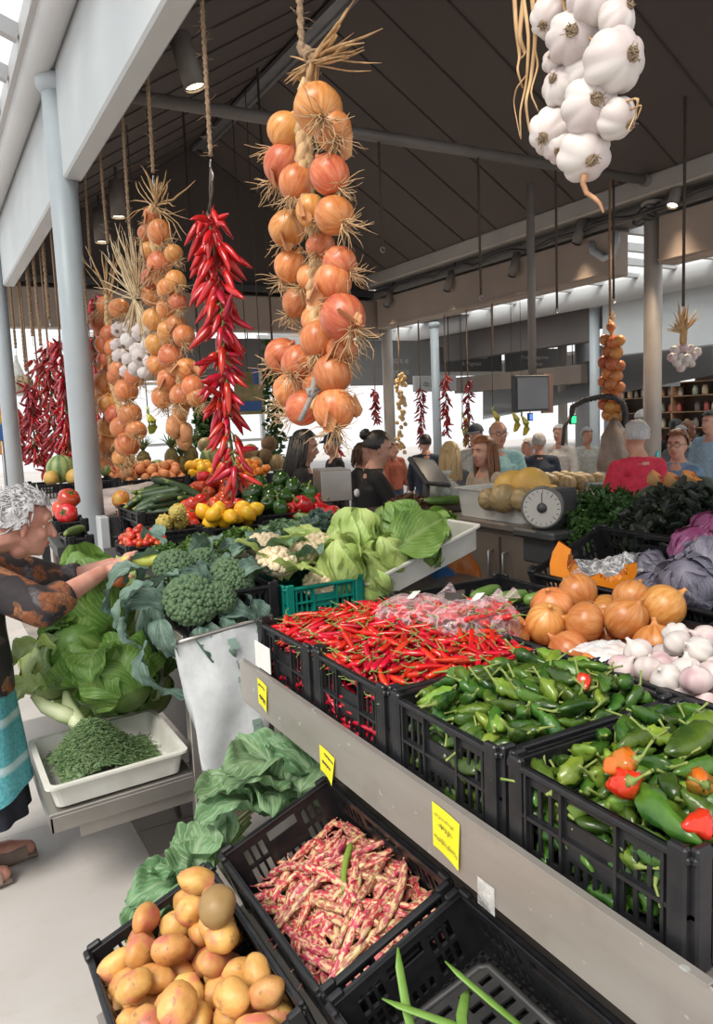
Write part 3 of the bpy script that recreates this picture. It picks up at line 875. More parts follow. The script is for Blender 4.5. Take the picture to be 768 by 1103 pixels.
def chbase(x, y):
    u = (x-.87)/.49; v = (y-1.45)/.78
    return .925 + .062*max(0,math.sin(min(1,max(0,u*.7+.1))*PI))**.7*(.6+.4*max(0,math.sin(PI*min(1,max(0,v*.85+.1)))))
hp = Heap(.872, 1.365, 1.462, 2.222, chbase, .0045, 3)
stuff = MB()
drops = []
for i in range(680):
    k = rng.randrange(len(CH_)); M = hp.drop(CH_[k][2], 5)
    if M is not None: drops.append((k, M))
def joinmesh(mb, me, M, m=0):
    vs = [v.co[:] for v in me.vertices]; fs = [tuple(p.vertices) for p in me.polygons]
    mb.add(vs, fs, m, T=M)
for k, M in drops[:-300]:
    joinmesh(stuff, CH_[k][0], M, 0); joinmesh(stuff, CH_[k][1], M, 1)
hpf = Heap(.872, .95, 1.462, 2.222, lambda x,y: .828, .005, 4)
for i in range(190):
    k = rng.randrange(len(CH_)); M = hpf.drop(CH_[k][2], 4, maxh=.085, yaws=[1.57,-1.57])
    if M is not None: joinmesh(stuff, CH_[k][0], M, 0)
tag(stuff.build('chilli_heap', [chili_red, stem_green]), 'lower layers of the red chilli heap in the two far crates', 'chillies', kind='stuff')
for k, M in drops[-300:]:
    o = tag(put('chilli_pepper', CH_[k][0], M), 'small shiny red chilli in the open heap of the two chilli crates', 'chilli', 'red chillies heaped in the crates')
    put('stem', CH_[k][1], None, o)

# small green peppers
pep_green = pm('pepper_green', (.066,.132,.014), (.018,.056,.010), 14, .27, dv=.42, dh=.028, spec=.5, bmp=.35, bscale=55)
pep_light = pm('pepper_light', (.20,.30,.035), (.10,.18,.02), 14, .25, dv=.2, dh=.02, spec=.6)
pep_red = pm('pepper_red', (.62,.025,.010), (.50,.05,.01), 10, .18, spec=.6)
pep_orange = pm('pepper_orange', (.60,.12,.01), (.20,.16,.02), 18, .2, spec=.6)
def pepper_meshes(Lp, r, k, matb):
    rr = random.Random(k*7+1); bend = rr.uniform(-.5,.5)
    n = 9; sp = []; rad = []
    prof = [.35,.80,1.0,1.02,.96,.86,.72,.50,.16]
    for i in range(n):
        t = i/(n-1)
        sp.append(((t-.45)*Lp, bend*Lp*(t-.4)**2, 0)); rad.append(r*prof[i]*rr.uniform(.95,1.05))
    body = pod(MB(), sp, rad, 12, lob=.15, nl=3, wr=.62, seed=k).mesh('pepper_body', matb)
    x0 = sp[0][0]; y0 = sp[0][1]
    a = rr.uniform(-.02,.02); b = rr.uniform(0,.016)
    stem = MB().tube([(x0+.006,y0,0),(x0-.001,y0,0),(x0-.010,y0+a*.2,.001),(x0-.022,y0+a*.6,b*.6),(x0-.034,y0+a,b)], [r*.55,r*.30,.0028,.0022,.0028], 6).mesh('pepper_stem', stem_green)
    sph = [(sp[j][0], sp[j][1], 0, rad[j]) for j in (1,3,5,7)]
    return body, stem, sph
PG = [pepper_meshes(.063+.007*(k%5), .0136+.0012*(k%3), k, pep_green if k % 5 else pep_light) for k in range(10)]
PBIG = [pepper_meshes(.125, .027, 31, pep_green), pepper_meshes(.14, .021, 32, pep_green), pepper_meshes(.12,.022,33,pep_light)]
def pbaseC(x, y):
    u = (x-.87)/.48
    return .893 + .033*math.sin(PI*min(1,max(0,.12+u*.75)))**.8
def pbaseD(x, y):
    u = (x-.87)/.48; v = (y-.65)/.39
    return .868 + .052*math.sin(PI*min(1,max(0,.02+u*.8)))**.8
for cid, (y0, y1), base, lab, grp, nn in (('C',(1.068,1.432),pbaseC,'small green pepper in the crate between the chillies and the end crate','green peppers in the middle crate',150),
                                       ('D',(.662,1.028),pbaseD,'green pepper in the crate at the open end of the rail','green peppers in the end crate',150)):
    hpf = Heap(.872, .95, y0, y1, lambda x,y: .828, .006, 4); fill = MB()
    for i in range(40):
        pk = PG[rng.randrange(len(PG))]; M = hpf.drop(pk[2], 4, maxh=.075, yaws=[1.57,-1.57])
        if M is not None: joinmesh(fill, pk[0], M, 0)
    hp = Heap(.872, 1.345, y0, y1, base, .006, 8 if cid == 'C' else 9)
    for i in range(95):
        pk = PG[rng.randrange(len(PG))]; M = hp.drop(pk[2], 6, squeeze=.86)
        if M is not None: joinmesh(fill, pk[0], M @ Matrix.Rotation(rng.uniform(-1.5,1.5),4,'X'), 0)
    tag(fill.build('pepper_heap', pep_green), 'lower layers of green peppers under the heap of the '+('middle crate' if cid == 'C' else 'end crate'), 'peppers', kind='stuff')
    for i in range(nn):
        if cid == 'D' and i > nn-28 and i % 9 == 0: pk = PBIG[(i//9) % 3]
        else: pk = PG[rng.randrange(len(PG))]
        M = hp.drop(pk[2], 7, squeeze=.86)
        if M is None: continue
        M = M @ Matrix.Rotation(rng.uniform(-1.5,1.5),4,'X')
        o = tag(put('green_pepper', pk[0], M), lab, 'pepper', grp)
        put('stem', pk[1], None, o)
    HC = hp if cid == 'C' else None
    if cid == 'D':
        for (px, py, Lp, r, mt, kk, lab2) in ((648,885,.070,.022,pep_red,41,'shiny red pepper lying among green ones near the front wall of the end crate'),
                (669,868,.055,.020,pep_orange,42,'small orange and green pepper touching the red one in the end crate'),
                (748,906,.055,.018,pep_red,43,'small orange-red pepper at the corner of the end crate'),
                (757,872,.085,.021,pep_orange,44,'turning orange-green pepper at the edge of the end crate')):
            pk = pepper_meshes(Lp, r, kk, mt)
            z = 1.0; p = W(px, py, Z=.99)
            x_, y_ = max(.90, min(1.31, p.x)), max(.69, min(1.0, p.y))
            M = hp.drop(pk[2], 6, squeeze=.8, area=(x_-.012,x_+.012,y_-.012,y_+.012))
            if M is None: continue
            o = tag(put('red_pepper' if mt is pep_red else 'orange_pepper', pk[0], M), lab2, 'pepper'); put('stem', pk[1], None, o)
    else:
        pk = pepper_meshes(.045,.013,45,pep_red); p = W(624,738,Z=1.03)
        M = hp.drop(pk[2], 4, area=(min(1.31,p.x)-.02,min(1.32,p.x),min(1.38,p.y-.02),min(1.4,p.y)))
        if M is not None:
            o = tag(put('red_pepper', pk[0], M), 'single red pepper tip among the green ones beside the garlic crate', 'pepper'); put('stem', pk[1], None, o)

# speckled bean pods
def bean_mat(name, a, b_, c):
    m, nt, b = nodes(name)
    v = coords(nt, 'Object', (.55,1.3,1.3))
    n1 = noise(nt, v, 95, 4, .65); n2 = noise(nt, coords(nt,'Object',(.4,1,1)), 30, 3)
    f = ramp(nt, n1, [(.445,0.0),(.535,1.0)])
    col = mixc(nt, f, mixc(nt, ramp(nt, n2, [(.4,0.0),(.7,1.0)]), a, c), b_)
    col = vary(nt, col, .14, .012)
    L(nt, col, b.inputs['Base Color']); b.inputs['Roughness'].default_value = .45
    return m
bean_pink = bean_mat('bean_pink', (.62,.44,.24), (.42,.03,.065), (.58,.27,.19))
bean_cream = bean_mat('bean_cream', (.60,.46,.22), (.36,.09,.08), (.42,.36,.12))
def bean_mesh(k, Lb, r, matb):
    rr = random.Random(k*13+5); n = 15; sp = []; rad = []
    c1, c2 = rr.uniform(-.5,.5), rr.uniform(-.25,.25)
    for i in range(n):
        t = i/(n-1)
        sp.append(((t-.5)*Lb, c1*Lb*((t-.5)**2-.08), c2*Lb*((t-.5)**2-.08)*.3))
        e = min(1, t/.12, (1-t)/.14)
        rad.append(r*max(.10, e**.6)*(1+.13*math.sin(t*2*PI*5.5+k)))
    body = pod(MB(), sp, rad, 8, flat=.72, wr=.10, seed=k)
    s0 = Vector(sp[0]); body.tube([s0, s0+Vector((-.012,.002,.002)), s0+Vector((-.02,.008,.004))], [.0022,.0016,.0022], 5)
    return body.mesh('bean_pod', matb), [(sp[j][0],sp[j][1],sp[j][2],max(.004,rad[j]*.8)) for j in (1,4,7,10,13)]
BN = [bean_mesh(k, .185+.02*(k%3), .0108, bean_pink if k % 4 else bean_cream) for k in range(8)]
hp = Heap(-.172, .172, -.288, .288, lambda x,y: .02+.07*math.exp(-((x-.03)/.16)**2-((y+.04)/.22)**2), .006, 21)
for i in range(125):
    k = rng.randrange(8); M = hp.drop(BN[k][1], 6, squeeze=.85, maxpitch=.9)
    if M is None: continue
    tag(put('bean_pod', BN[k][0], T_BEAN @ M @ Matrix.Rotation(rng.uniform(-1,1),4,'X')), 'pink and cream speckled bean pod heaped in the low crate', 'bean', 'speckled bean pods in the crate')
gb = bean_mesh(77, .17, .009, pm('bean_green', (.22,.30,.05), (.16,.24,.03), 20, .5))
M = hp.drop(gb[1], 5, area=(-.02,.06,-.1,.02), yaws=[.5])
if M is not None: tag(put('bean_pod', gb[0], T_BEAN @ M), 'single plain green pod lying on the pink speckled beans', 'bean')
# flat green beans in the nearly empty crate
fb = MB(); pod(fb, [(-.10,0,0),(-.07,.003,.002),(0,.008,.004),(.07,.003,.002),(.10,-.004,0)], [.002,.009,.0105,.009,.002], 8, flat=.35)
fbm = fb.mesh('flat_bean', pm('flat_bean_green', (.19,.34,.07), (.13,.26,.04), 18, .4))
for i, (px, py, r0) in enumerate(((441,1088,(.3,-1.0,1.4)),(528,1078,(.2,-.55,2.2)),(470,1097,(.1,-.3,2.5)),(502,1098,(.1,.2,.9)))):
    p = W(px, py, Z=.56)
    tag(put('flat_bean', fbm, TR(p, r0)), ['flat green bean standing up in the nearly empty crate', 'long flat green bean slanting over the slotted tray', 'flat green bean lying low beside the upright one', 'short end of a flat green bean beside the slotted tray'][i], 'bean')

# potatoes
pot_mat = pm('potato_skin', (.52,.30,.12), (.60,.38,.17), 9, .5, dv=.16, dh=.012, bmp=.12, bscale=90)
def potato_mat():
    m, nt, b = nodes('potato_blush')
    oi = nd(nt, 'ShaderNodeObjectInfo'); cb = nd(nt,'ShaderNodeCombineXYZ'); ml = nd(nt,'ShaderNodeMath',operation='MULTIPLY'); ml.inputs[1].default_value = 40
    L(nt, oi.outputs['Random'], ml.inputs[0]); L(nt, ml.outputs[0], cb.inputs[0])
    ad = nd(nt,'ShaderNodeVectorMath',operation='ADD'); L(nt, coords(nt,'Object'), ad.inputs[0]); L(nt, cb.outputs[0], ad.inputs[1])
    base = ramp(nt, noise(nt, ad.outputs[0], 22, 4), [(.35,(.54,.26,.065)),(.65,(.66,.38,.12))])
    pink = ramp(nt, noise(nt, ad.outputs[0], 17, 2), [(.53,0.0),(.66,.75)])
    col = mixc(nt, pink, base, (.55,.14,.11))
    eyes = ramp(nt, noise(nt, ad.outputs[0], 55, 2), [(.63,0.0),(.70,.6)])
    col = mixc(nt, eyes, col, (.25,.12,.06))
    L(nt, vary(nt, col, .15, .01), b.inputs['Base Color']); b.inputs['Roughness'].default_value = .48
    bump(nt, b, noise(nt, ad.outputs[0], 70, 5), .45, .003)
    return m
potm = potato_mat()
PT_ = []
for k in range(6):
    s = (.043+.004*(k%3), .034+.003*((k*2)%3), .030+.002*(k%2))
    PT_.append((MB().ball((0,0,0), s, 18, 12, amp=.16, freq=1.3, seed=k*3.1).mesh('potato', potm), [(-.014,0,0,s[2]*1.03),(.014,0,0,s[2]*1.03)]))
hp = Heap(-.165, .165, -.287, .287, lambda x,y: .004, .007, 5)
bigp = (MB().ball((0,0,0), (.050,.043,.040), 20, 14, amp=.10, freq=1.2, seed=9).mesh('potato', pm('potato_olive', (.27,.17,.06), (.33,.20,.08), 14, .5, bmp=.2, bscale=70)), [(0,0,0,.041)])
for i in range(72):
    pk = PT_[rng.randrange(6)]; M = hp.drop(pk[1], 9, squeeze=.93, maxpitch=.8)
    if M is None: continue
    tag(put('potato', pk[0], T_POT @ M @ Matrix.Rotation(rng.uniform(-PI,PI),4,'X')), 'yellow potato with pink eyes in the low front crate', 'potato', 'pink-eyed potatoes in the crate')
q = T_POT.inverted() @ W(256,1016,Z=.45)
M = hp.drop(bigp[1], 6, area=(q.x-.02,q.x+.02,q.y-.02,q.y+.02))
if M is not None: tag(put('potato', bigp[0], T_POT @ M), 'large olive-brown potato on top by the bean crate wall', 'potato')

# ------------------------------------------------------------------ onions and garlic
onion_gold = onion_mat('onion_gold', (.58,.23,.065), (.45,.135,.035), (.68,.35,.14))
onion_red = onion_mat('onion_red', (.52,.16,.055), (.40,.085,.030), (.60,.26,.11), .15)
root_mat = pm('root_straw', (.60,.40,.22), (.40,.25,.12), 60, .85)
skin_mat = pm('dry_skin', (.56,.27,.11), (.42,.16,.06), 30, .6)
def onion_mesh(r, k, matb, squash=.92, seg=26):
    rr = random.Random(k); prof = []
    n = 15
    for i in range(n+1):
        a = -PI/2 + PI*.93*i/n
        prof.append((max(.001, r*math.cos(a)), r*squash*math.sin(a)))
    z = prof[-1][1]
    prof[-1] = (r*.20, z)
    prof += [(r*.13, z+r*.10), (r*.10, z+r*.22), (r*.12, z+r*.30), (r*.05, z+r*.34)]
    e = rr.uniform(.0,.06)
    return MB().lathe(prof, seg, mod=lambda th,q,zz: q*(1+e*math.cos(2*th+k)+.012*math.cos(7*th+k)+.02*mnoise.noise(Vector((math.cos(th),math.sin(th),zz/r+k))))).mesh('onion_body', matb)
def roots_mesh(r, k, n=14, ln=1.0, mat=None):
    rr = random.Random(k+50); mb = MB()
    for i in range(n):
        a = rr.uniform(0,2*PI); q = r*rr.uniform(.0,.12)
        p = Vector((q*math.cos(a), q*math.sin(a), -r*.90)); d = Vector((math.cos(a)*rr.uniform(.2,1.0), math.sin(a)*rr.uniform(.2,1.0), -rr.uniform(.4,1.0))).normalized()
        pts = [p]; l = r*rr.uniform(.25,.55)*ln
        for j in range(4):
            d = (d + Vector((rr.uniform(-.6,.6), rr.uniform(-.6,.6), rr.uniform(-.35,.35)))).normalized()
            pts.append(pts[-1]+d*l*.5)
        mb.tube(pts, [.0016,.0013,.0011,.0009,.0005], 4)
    mb.ball((0,0,-r*.90), (r*.16,r*.16,r*.06), 8, 5)
    return mb.mesh('roots', mat or root_mat)
BIGON = [onion_mesh(.064, k, onion_gold, .86+.06*(k%3)) for k in range(4)]
RT = [roots_mesh(.064, k, 10, .5) for k in range(2)]
onl = ['brown onion at the front corner of the onion crate by the bagged chillies','large golden onion standing behind the front corner onion','rounded golden onion leaning on the front wall','brown onion low against the front wall beside the garlic',
       'large red-brown onion on top of the heap','golden onion on top beside the pumpkin slice','pointed onion with a long dry neck on the heap top','golden striped onion in front near the garlic',
       'brown onion at the end of the crate by the red cabbage','small brown onion behind the front row','onion tucked under the pointed one','brown onion against the rear wall','onion between the front row and the heap','half hidden onion at the bottom of the heap','pale onion lying by the rear wall','onion wedged at the crate end']
spots = [(570,650,.0),(573,677,.0),(601,668,.0),(621,690,-.02),(655,640,.05),(682,630,.04),(701,640,.06),(696,686,.01),(731,676,.0),(626,643,.02),(679,666,.03),(606,643,.02),(642,664,.03),(653,683,.0),(640,632,.03),(720,655,.0)]
def relax(P, r, box, it=60):                                     # push overlapping balls apart, mostly along the floor
    P = [Vector(p) for p in P]
    for _ in range(it):
        for i in range(len(P)):
            for j in range(i):
                dlt = P[i]-P[j]; l = dlt.length
                if 1e-6 < l < 2*r:
                    q = dlt/l*(2*r-l)*.5; q = Vector((q.x, q.y, q.z*.5))
                    P[i] += q; P[j] -= q
            P[i].x = max(box[0]+r, min(box[1]-r, P[i].x)); P[i].y = max(box[2]+r, min(box[3]-r, P[i].y)); P[i].z = max(box[4]+r, min(box[5] if len(box) > 5 else 9, P[i].z))
    return P
zs = [.975,.965,.975,.945,1.03,1.02,1.03,.965,.955,.99,1.0,.985,.98,.90,.97,.93]
PP = relax([W(s_[0], s_[1], Z=z_) for s_, z_ in zip(spots, zs)], .057, (1.37,1.90,1.315,1.82,.825,1.035))
for j in range(16):
    tl = random.Random(j+3)
    Rm = Euler((tl.uniform(-1.1,1.1), tl.uniform(-1.1,1.1), tl.uniform(0,6)),'XYZ').to_matrix().to_4x4() if j != 6 else Euler((.2,.9,-.3),'XYZ').to_matrix().to_4x4()
    o = tag(put('onion', BIGON[j % 4], Matrix.Translation(PP[j]) @ Rm), onl[j], 'onion', 'large onions in the crate')
    put('roots', RT[j % 2], None, o)
for j, (x_, y_) in enumerate(((1.44,1.39),(1.44,1.52),(1.44,1.65),(1.57,1.36),(1.58,1.49),(1.58,1.62),(1.71,1.40),(1.72,1.53))):
    o = tag(put('onion', BIGON[j % 4], TR((x_,y_,.885),(j,.5*j,j*2))), 'onion of the bottom layer under the onion heap', 'onion', 'onions of the bottom layer'); put('roots', RT[j % 2], None, o)

gar_white = pm('garlic_white', (.64,.60,.56), (.54,.45,.43), 12, .5, stretch=(1,1,.35), dv=.06, bmp=.06)
gar_pink = pm('garlic_pink', (.62,.54,.51), (.48,.31,.33), 16, .5, stretch=(1,1,.3), dv=.08, bmp=.06)
gar_root = pm('garlic_root', (.30,.22,.14), (.20,.14,.09), 60, .9)
def garlic_mesh(r, k, matb, neck=1.0, seg=30):
    prof = []
    for i in range(13):
        a = -PI/2 + PI*.90*i/12
        prof.append((max(.001,r*math.cos(a)), r*.86*math.sin(a)))
    z = prof[-1][1]
    prof[-1] = (r*.26, z); prof += [(r*.17,z+r*.16),(r*.13,z+r*.4*neck),(r*.12,z+r*.62*neck),(r*.04,z+r*.66*neck)]
    rr = random.Random(k); nl = rr.choice((7,8,9)); ph = rr.uniform(0,6)
    def mod(th, q, zz):
        w = max(0, 1-abs(zz/(r*.86)))**.4
        return q*(1 + .20*w*abs(math.cos(nl*th/2+ph))**.55 - .15*w + .02*math.cos(2*th+ph) + .05*mnoise.noise(Vector((math.cos(th)*1.4,math.sin(th)*1.4,k*2.0))))
    return MB().lathe(prof, seg, mod=mod).mesh('garlic_body', matb)
def garlic_root_mesh(r, k):
    rr = random.Random(k); mb = MB()
    mb.ball((0,0,-r*.84), (r*.24,r*.24,r*.07), 10, 6, amp=.5, freq=3)
    for i in range(22):
        a = rr.uniform(0,2*PI); q = r*.22*math.sqrt(rr.random())
        p = Vector((q*math.cos(a), q*math.sin(a), -r*.86)); mb.tube([p, p+Vector((rr.uniform(-.1,.1)*r, rr.uniform(-.1,.1)*r, -.12*r)), p+Vector((rr.uniform(-.2,.2)*r, rr.uniform(-.2,.2)*r, -rr.uniform(.08,.2)*r))], [.0013,.001,.0006], 4)
    return mb.mesh('garlic_roots', gar_root)
GA = [garlic_mesh(.042, k, gar_pink if k % 2 else gar_white, .62) for k in range(5)]
GR = [garlic_root_mesh(.042, k) for k in range(2)]
gl = ['garlic bulb with upright neck next to the striped onion','garlic bulb half under the white wrapper by the onions','white garlic bulb behind the rear wall of the pepper crate','pinkish garlic bulb in the middle of the garlic crate','garlic bulb with a tall dry neck near the crate edge','large pink garlic bulb on top at the open end','garlic bulb lying on its side at the end','pale garlic bulb behind the tall-necked one','flattened garlic bulb by the pepper crate','pink garlic bulb at the far corner of its crate','garlic bulb on the second layer','garlic bulb at the rear wall','garlic bulb under the heap end','white bulb beside the pink top one','loose garlic bulb against the wall','bulb low in the crate corner']
gs = [(674,712),(655,722),(690,728),(712,718),(722,735),(745,705),(750,745),(700,745),(680,742),(722,700),(760,720),(755,690),(740,722),(765,738),(705,700),(765,760),(735,760),(690,715)]
rg = random.Random(2)
gs += [(rg.uniform(668,768), rg.uniform(692,752)) for _ in range(12)]
zg = [1.0,.99,.985,.985,.98,1.03,1.0,.985,.975,1.01,1.0,1.035,.99,1.0,1.0,.99,.98,.98]+[.985]*12
PP = relax([W(s_[0], s_[1], Z=z_) for s_, z_ in zip(gs, zg)], .0315, (1.385,1.89,.855,1.29,.825,1.04))
for j in range(len(gs)):
    tl = random.Random(j+9)
    Rm = Euler((tl.gauss(0,.7), tl.gauss(0,.7), tl.uniform(0,6)),'XYZ').to_matrix().to_4x4()
    o = tag(put('garlic_bulb', GA[j % 5], Matrix.Translation(PP[j]) @ Rm @ Matrix.Scale(.83,4)), gl[j % 16] if j < 16 else 'garlic bulb wedged between its neighbours in the garlic crate', 'garlic', 'garlic bulbs in the crate')
    put('roots', GR[j % 2], None, o)
for j in range(12):
    o = tag(put('garlic_bulb', GA[j % 5], TR((1.44+.085*(j%4),.91+.1*(j//4),.905),(j,j*.4,j*2))), 'garlic bulb of the bottom layer in the garlic crate', 'garlic', 'garlic bulbs of the bottom layer')
# white wrapper between onions and garlic
def crumple(name, c, sx, sy, h, mat, label, cat, seed, M=None, nu=26, nv=22, amp=.5):
    def fn(u, v):
        x, y = (u-.5)*2, (v-.5)*2
        d = max(0, 1-(x*x+y*y)*.55)
        n = mnoise.noise(Vector((x*2.2+seed, y*2.2, seed))) + .5*mnoise.noise(Vector((x*5+seed, y*5, seed)))
        return (c[0]+x*sx*(1+.1*n), c[1]+y*sy*(1+.1*mnoise.noise(Vector((x*3,y*3,seed+4)))), c[2]+h*(d*.75+amp*n*.5))
    return tag(MB().grid(fn, nu, nv).build(name, mat, M=M), label, cat)
film2 = thin_film('wrap_film', (.80,.80,.82), .28, .12, 12, True)
p = W(652,700,Z=1.005)
crumple('garlic_wrapper', (p.x,p.y,1.0), .07, .06, .03, thin_film('wrap_white',(.85,.84,.84),.8,.3,30), 'crumpled whitish wrapper between the onions and the garlic', 'wrapper', 2.0)

# bagged chillies and cucumbers behind the chilli crates
bagm = thin_film('chilli_bag_film', (.80,.60,.62), .07, .08, 26, False, True)
dark_chili = pm('chilli_dark', (.62,.03,.03), (.44,.012,.015), 25, .3, dv=.15)
CD = [chili_meshes(.10,.0115,k+20,dark_chili) for k in range(4)]
hpB = Heap(1.39, 1.88, 1.84, 2.26, lambda x,y: .87+.03*math.exp(-((x-1.5)/.15)**2), .006, 33)
for j, (px, py, sx, sy, hh, lab) in enumerate(((449,658,.13,.15,.10,'clear bag of red chillies with a white sticker, lying furthest along'),(500,666,.125,.10,.105,'clear bag of red chillies lying between the two others'),(524,664,.095,.095,.11,'round tight clear bag of red chillies beside the onions'))):
    p = W(px, py, Z=1.03)
    c = Vector((p.x, p.y, .995))
    def fn(u, v, c=c, sx=sx, sy=sy, hh=hh, j=j):
        th = u*2*PI; ph = (v-.5)*PI
        n = .10*mnoise.noise(Vector((math.cos(th)*2+j*5, math.sin(th)*2, v*4))) + .05*mnoise.noise(Vector((math.cos(th)*6+j*5, math.sin(th)*6, v*9)))
        cp = math.cos(ph)**.7 if math.cos(ph) > 0 else 0
        return (c.x+sx*cp*math.cos(th)*(1+n), c.y+sy*cp*math.sin(th)*(1+n), c.z+hh*math.sin(ph)*(1+n)*.8)
    b = thing('chilli_bag', lab, 'bag of chillies', c); bpy.context.view_layer.update()
    o = MB().grid(fn, 40, 22).build('bag_film', bagm); o.parent = b; o.matrix_parent_inverse = b.matrix_world.inverted()
    kn = c + Vector((sx*.85, sy*.3, hh*.45))
    part(MB().tube([kn, kn+Vector((.03,.01,.02)), kn+Vector((.06,.0,.03))], [.022,.008,.028], 8, flat=.5), 'bag_neck', bagm, b)
    if j < 2: part(MB().bbox((-.022,-.014,0),(.022,.014,.001), .0004, T=at(c+Vector((-.01 if j==0 else .05,.0 if j==0 else .0,hh*.86)), Euler((-.2,-.35,.4),'XYZ').to_matrix().to_4x4())), 'sticker', paper, b)
    r5 = random.Random(j)
    for i in range(46):
        a = r5.uniform(0,2*PI); q = math.sqrt(r5.random())*.78
        zz = hh*.62*math.sqrt(max(0,1-q*q))*(1 if i % 3 else r5.uniform(-.5,1))
        k = i % 4
        M = TR((c.x+sx*q*math.cos(a), c.y+sy*q*math.sin(a), c.z+zz), (r5.uniform(-1,1), r5.uniform(-.35,.35), r5.uniform(0,6)), .9)
        o = tag(put('bagged_chilli', CD[k][0], M), 'dark red chilli packed inside one of the three clear bags', 'chilli', 'chillies inside the clear bags'); put('stem', CD[k][1], None, o)
cuc_mat = pm('cucumber_green', (.16,.28,.06), (.07,.15,.025), 18, .4, stretch=(.3,1,1), bmp=.1)
for i, (px, py, lab) in enumerate(((520,636,'green cucumber end behind the bagged chillies'),(545,641,'second cucumber lying behind the round chilli bag'),(586,641,'cucumber tip showing behind the onion heap'))):
    p = W(px, py, Z=1.02); mb = MB()
    pod(mb, [(-.08,0,0),(-.07,0,0),(-.03,.002,0),(.03,.003,0),(.07,0,0),(.08,0,0)], [.008,.02,.026,.026,.02,.007], 14, lob=.03, nl=6)
    tag(mb.build('cucumber', cuc_mat, M=TR((p.x+.03,p.y+.02,1.0), (0,0,.3-.3*i))), lab, 'cucumber')
# ------------------------------------------------------------------ hanging strings
HX = 1.0
def fuzzrope(p, q, r, mat, seed, fuzz=0):
    rr = random.Random(seed); mb = MB(); n = 14
    pts = [p.lerp(q, i/n) + Vector((rr.uniform(-1,1)*r*.25, rr.uniform(-1,1)*r*.25, 0)) for i in range(n+1)]
    for k in range(2):
        ps = []
        for i in range(n*5+1):
            t = i/(n*5); a = t*(q-p).length/(r*5)*2*PI + k*PI
            c = p.lerp(q, t); ps.append(c + Vector((math.cos(a)*r*.42, math.sin(a)*r*.42, 0)))
        mb.tube(ps, r*.62, 5)
    for i in range(fuzz):
        t = rr.random(); c = p.lerp(q, t); d = Vector((rr.uniform(-1,1), rr.uniform(-1,1), rr.uniform(-.6,.6)))
        mb.tube([c, c+d*r*1.9, c+d*r*3.4+Vector((0,0,rr.uniform(-1,1)*r))], [.0012,.001,.0005], 3)
    return mb
def rope(p, q, label, r=.010, mat=None, seed=1, fuzz=60, hook=True):
    t = thing('hanging_rope', label, 'rope', q); bpy.context.view_layer.update()
    part(fuzzrope(p, q, r, mat, seed, fuzz), 'cord', mat or rope_mat, t)
    if hook:
        h = [q + Vector((0, .012*math.sin(a*1.0), -.012-.012*a)) for a in [i*.45 for i in range(15)]]
        part(MB().tube(h, .0032, 6), 'hook', steel, t)
    return t

def braid_core(mb, pts, r, turns=3.5, m=0):
    n = 46
    def along(t):
        f = t*(len(pts)-1); i = min(int(f), len(pts)-2); return pts[i].lerp(pts[i+1], f-i)
    for k in range(3):
        ps = []
        for i in range(n+1):
            t = i/n; a = t*turns*2*PI + k*2*PI/3
            ps.append(along(t) + Vector((math.cos(a)*r*.55, math.sin(2*a)*r*.35, 0)))
        mb.tube(ps, [r*.62*(1.15-.35*i/n) for i in range(n+1)], 6, m)

def view(p): return (Vector((0,0,EYE))-p).normalized()
RT_BIG = [roots_mesh(.05, k+7, 34, 1.7) for k in range(4)]
ON_BR = [onion_mesh(.05, k+30, onion_gold if k % 3 == 0 else onion_red, .95+.05*(k%3)) for k in range(7)]
flake = MB().grid(lambda u,v: ((u-.5)*.045*(1-.4*v), .012*math.sin(u*PI*1.5), -v*.055+.006*math.sin(u*8)), 6, 6).mesh('skin_flake', skin_mat)

def onion_string(label, lst, X, top, rope_top, group=None, roots=True, core=True, flakes=0, seed=1, scale=1.0):
    rr = random.Random(seed)
    t = thing('onion_string', label, 'onion string', top, group=group); bpy.context.view_layer.update()
    inv = t.matrix_world.inverted()
    P = []
    for e in lst:
        px, py, rp = e[:3]; off = e[3] if len(e) > 3 else 0
        c = W(px, py, X=X); D = (c-Vector((0,0,EYE))).dot(Vector(_fw)); r = rp*D/FPX*scale
        v = view(c); c = c + v*off*r
        P.append((c, r))
    ys = sorted(P, key=lambda q: -q[0].z)
    cs = [Vector(top)]
    k = 0
    while k < len(ys):
        grp = ys[k:k+4]; m = sum((g[0] for g in grp), Vector())/len(grp); m = m - view(m)*.02
        if m.z < cs[-1].z-.02: cs.append(m)
        k += 4
    for i, (c, r) in enumerate(P):
        ax = min(cs, key=lambda q: abs(q.z-c.z))
        out = Vector((c.x-ax.x, c.y-ax.y, 0)) + view(c)*r*.45
        d = (out.normalized()*.8 + Vector((0,0,-.75)) + Vector((rr.uniform(-.35,.35), rr.uniform(-.35,.35), rr.uniform(-.3,.3)))).normalized()
        R = at(c, frame(-d) @ Matrix.Rotation(rr.uniform(0,6),4,'Z') @ Matrix.Scale(r/.05,4))
        o = put('onion', ON_BR[rr.randrange(len(ON_BR))], inv @ R, t)
        if roots: put('roots', RT_BIG[i % 4], None, o)
    if core:
        mb = MB(); braid_core(mb, cs, .022*scale, max(2, len(cs)*1.2)); mb.build('braided_stalks', straw_mat, t, M=inv)
    for i in range(flakes):
        c, r = P[rr.randrange(len(P))]; d = (view(c)+Vector((rr.uniform(-.8,.8),rr.uniform(-.8,.8),rr.uniform(-.5,.8)))).normalized()
        put('skin_flake', flake, inv @ at(c+d*r*.98, frame(Vector((rr.uniform(-1,1),rr.uniform(-1,1),1)))), t)
    return t, cs, inv

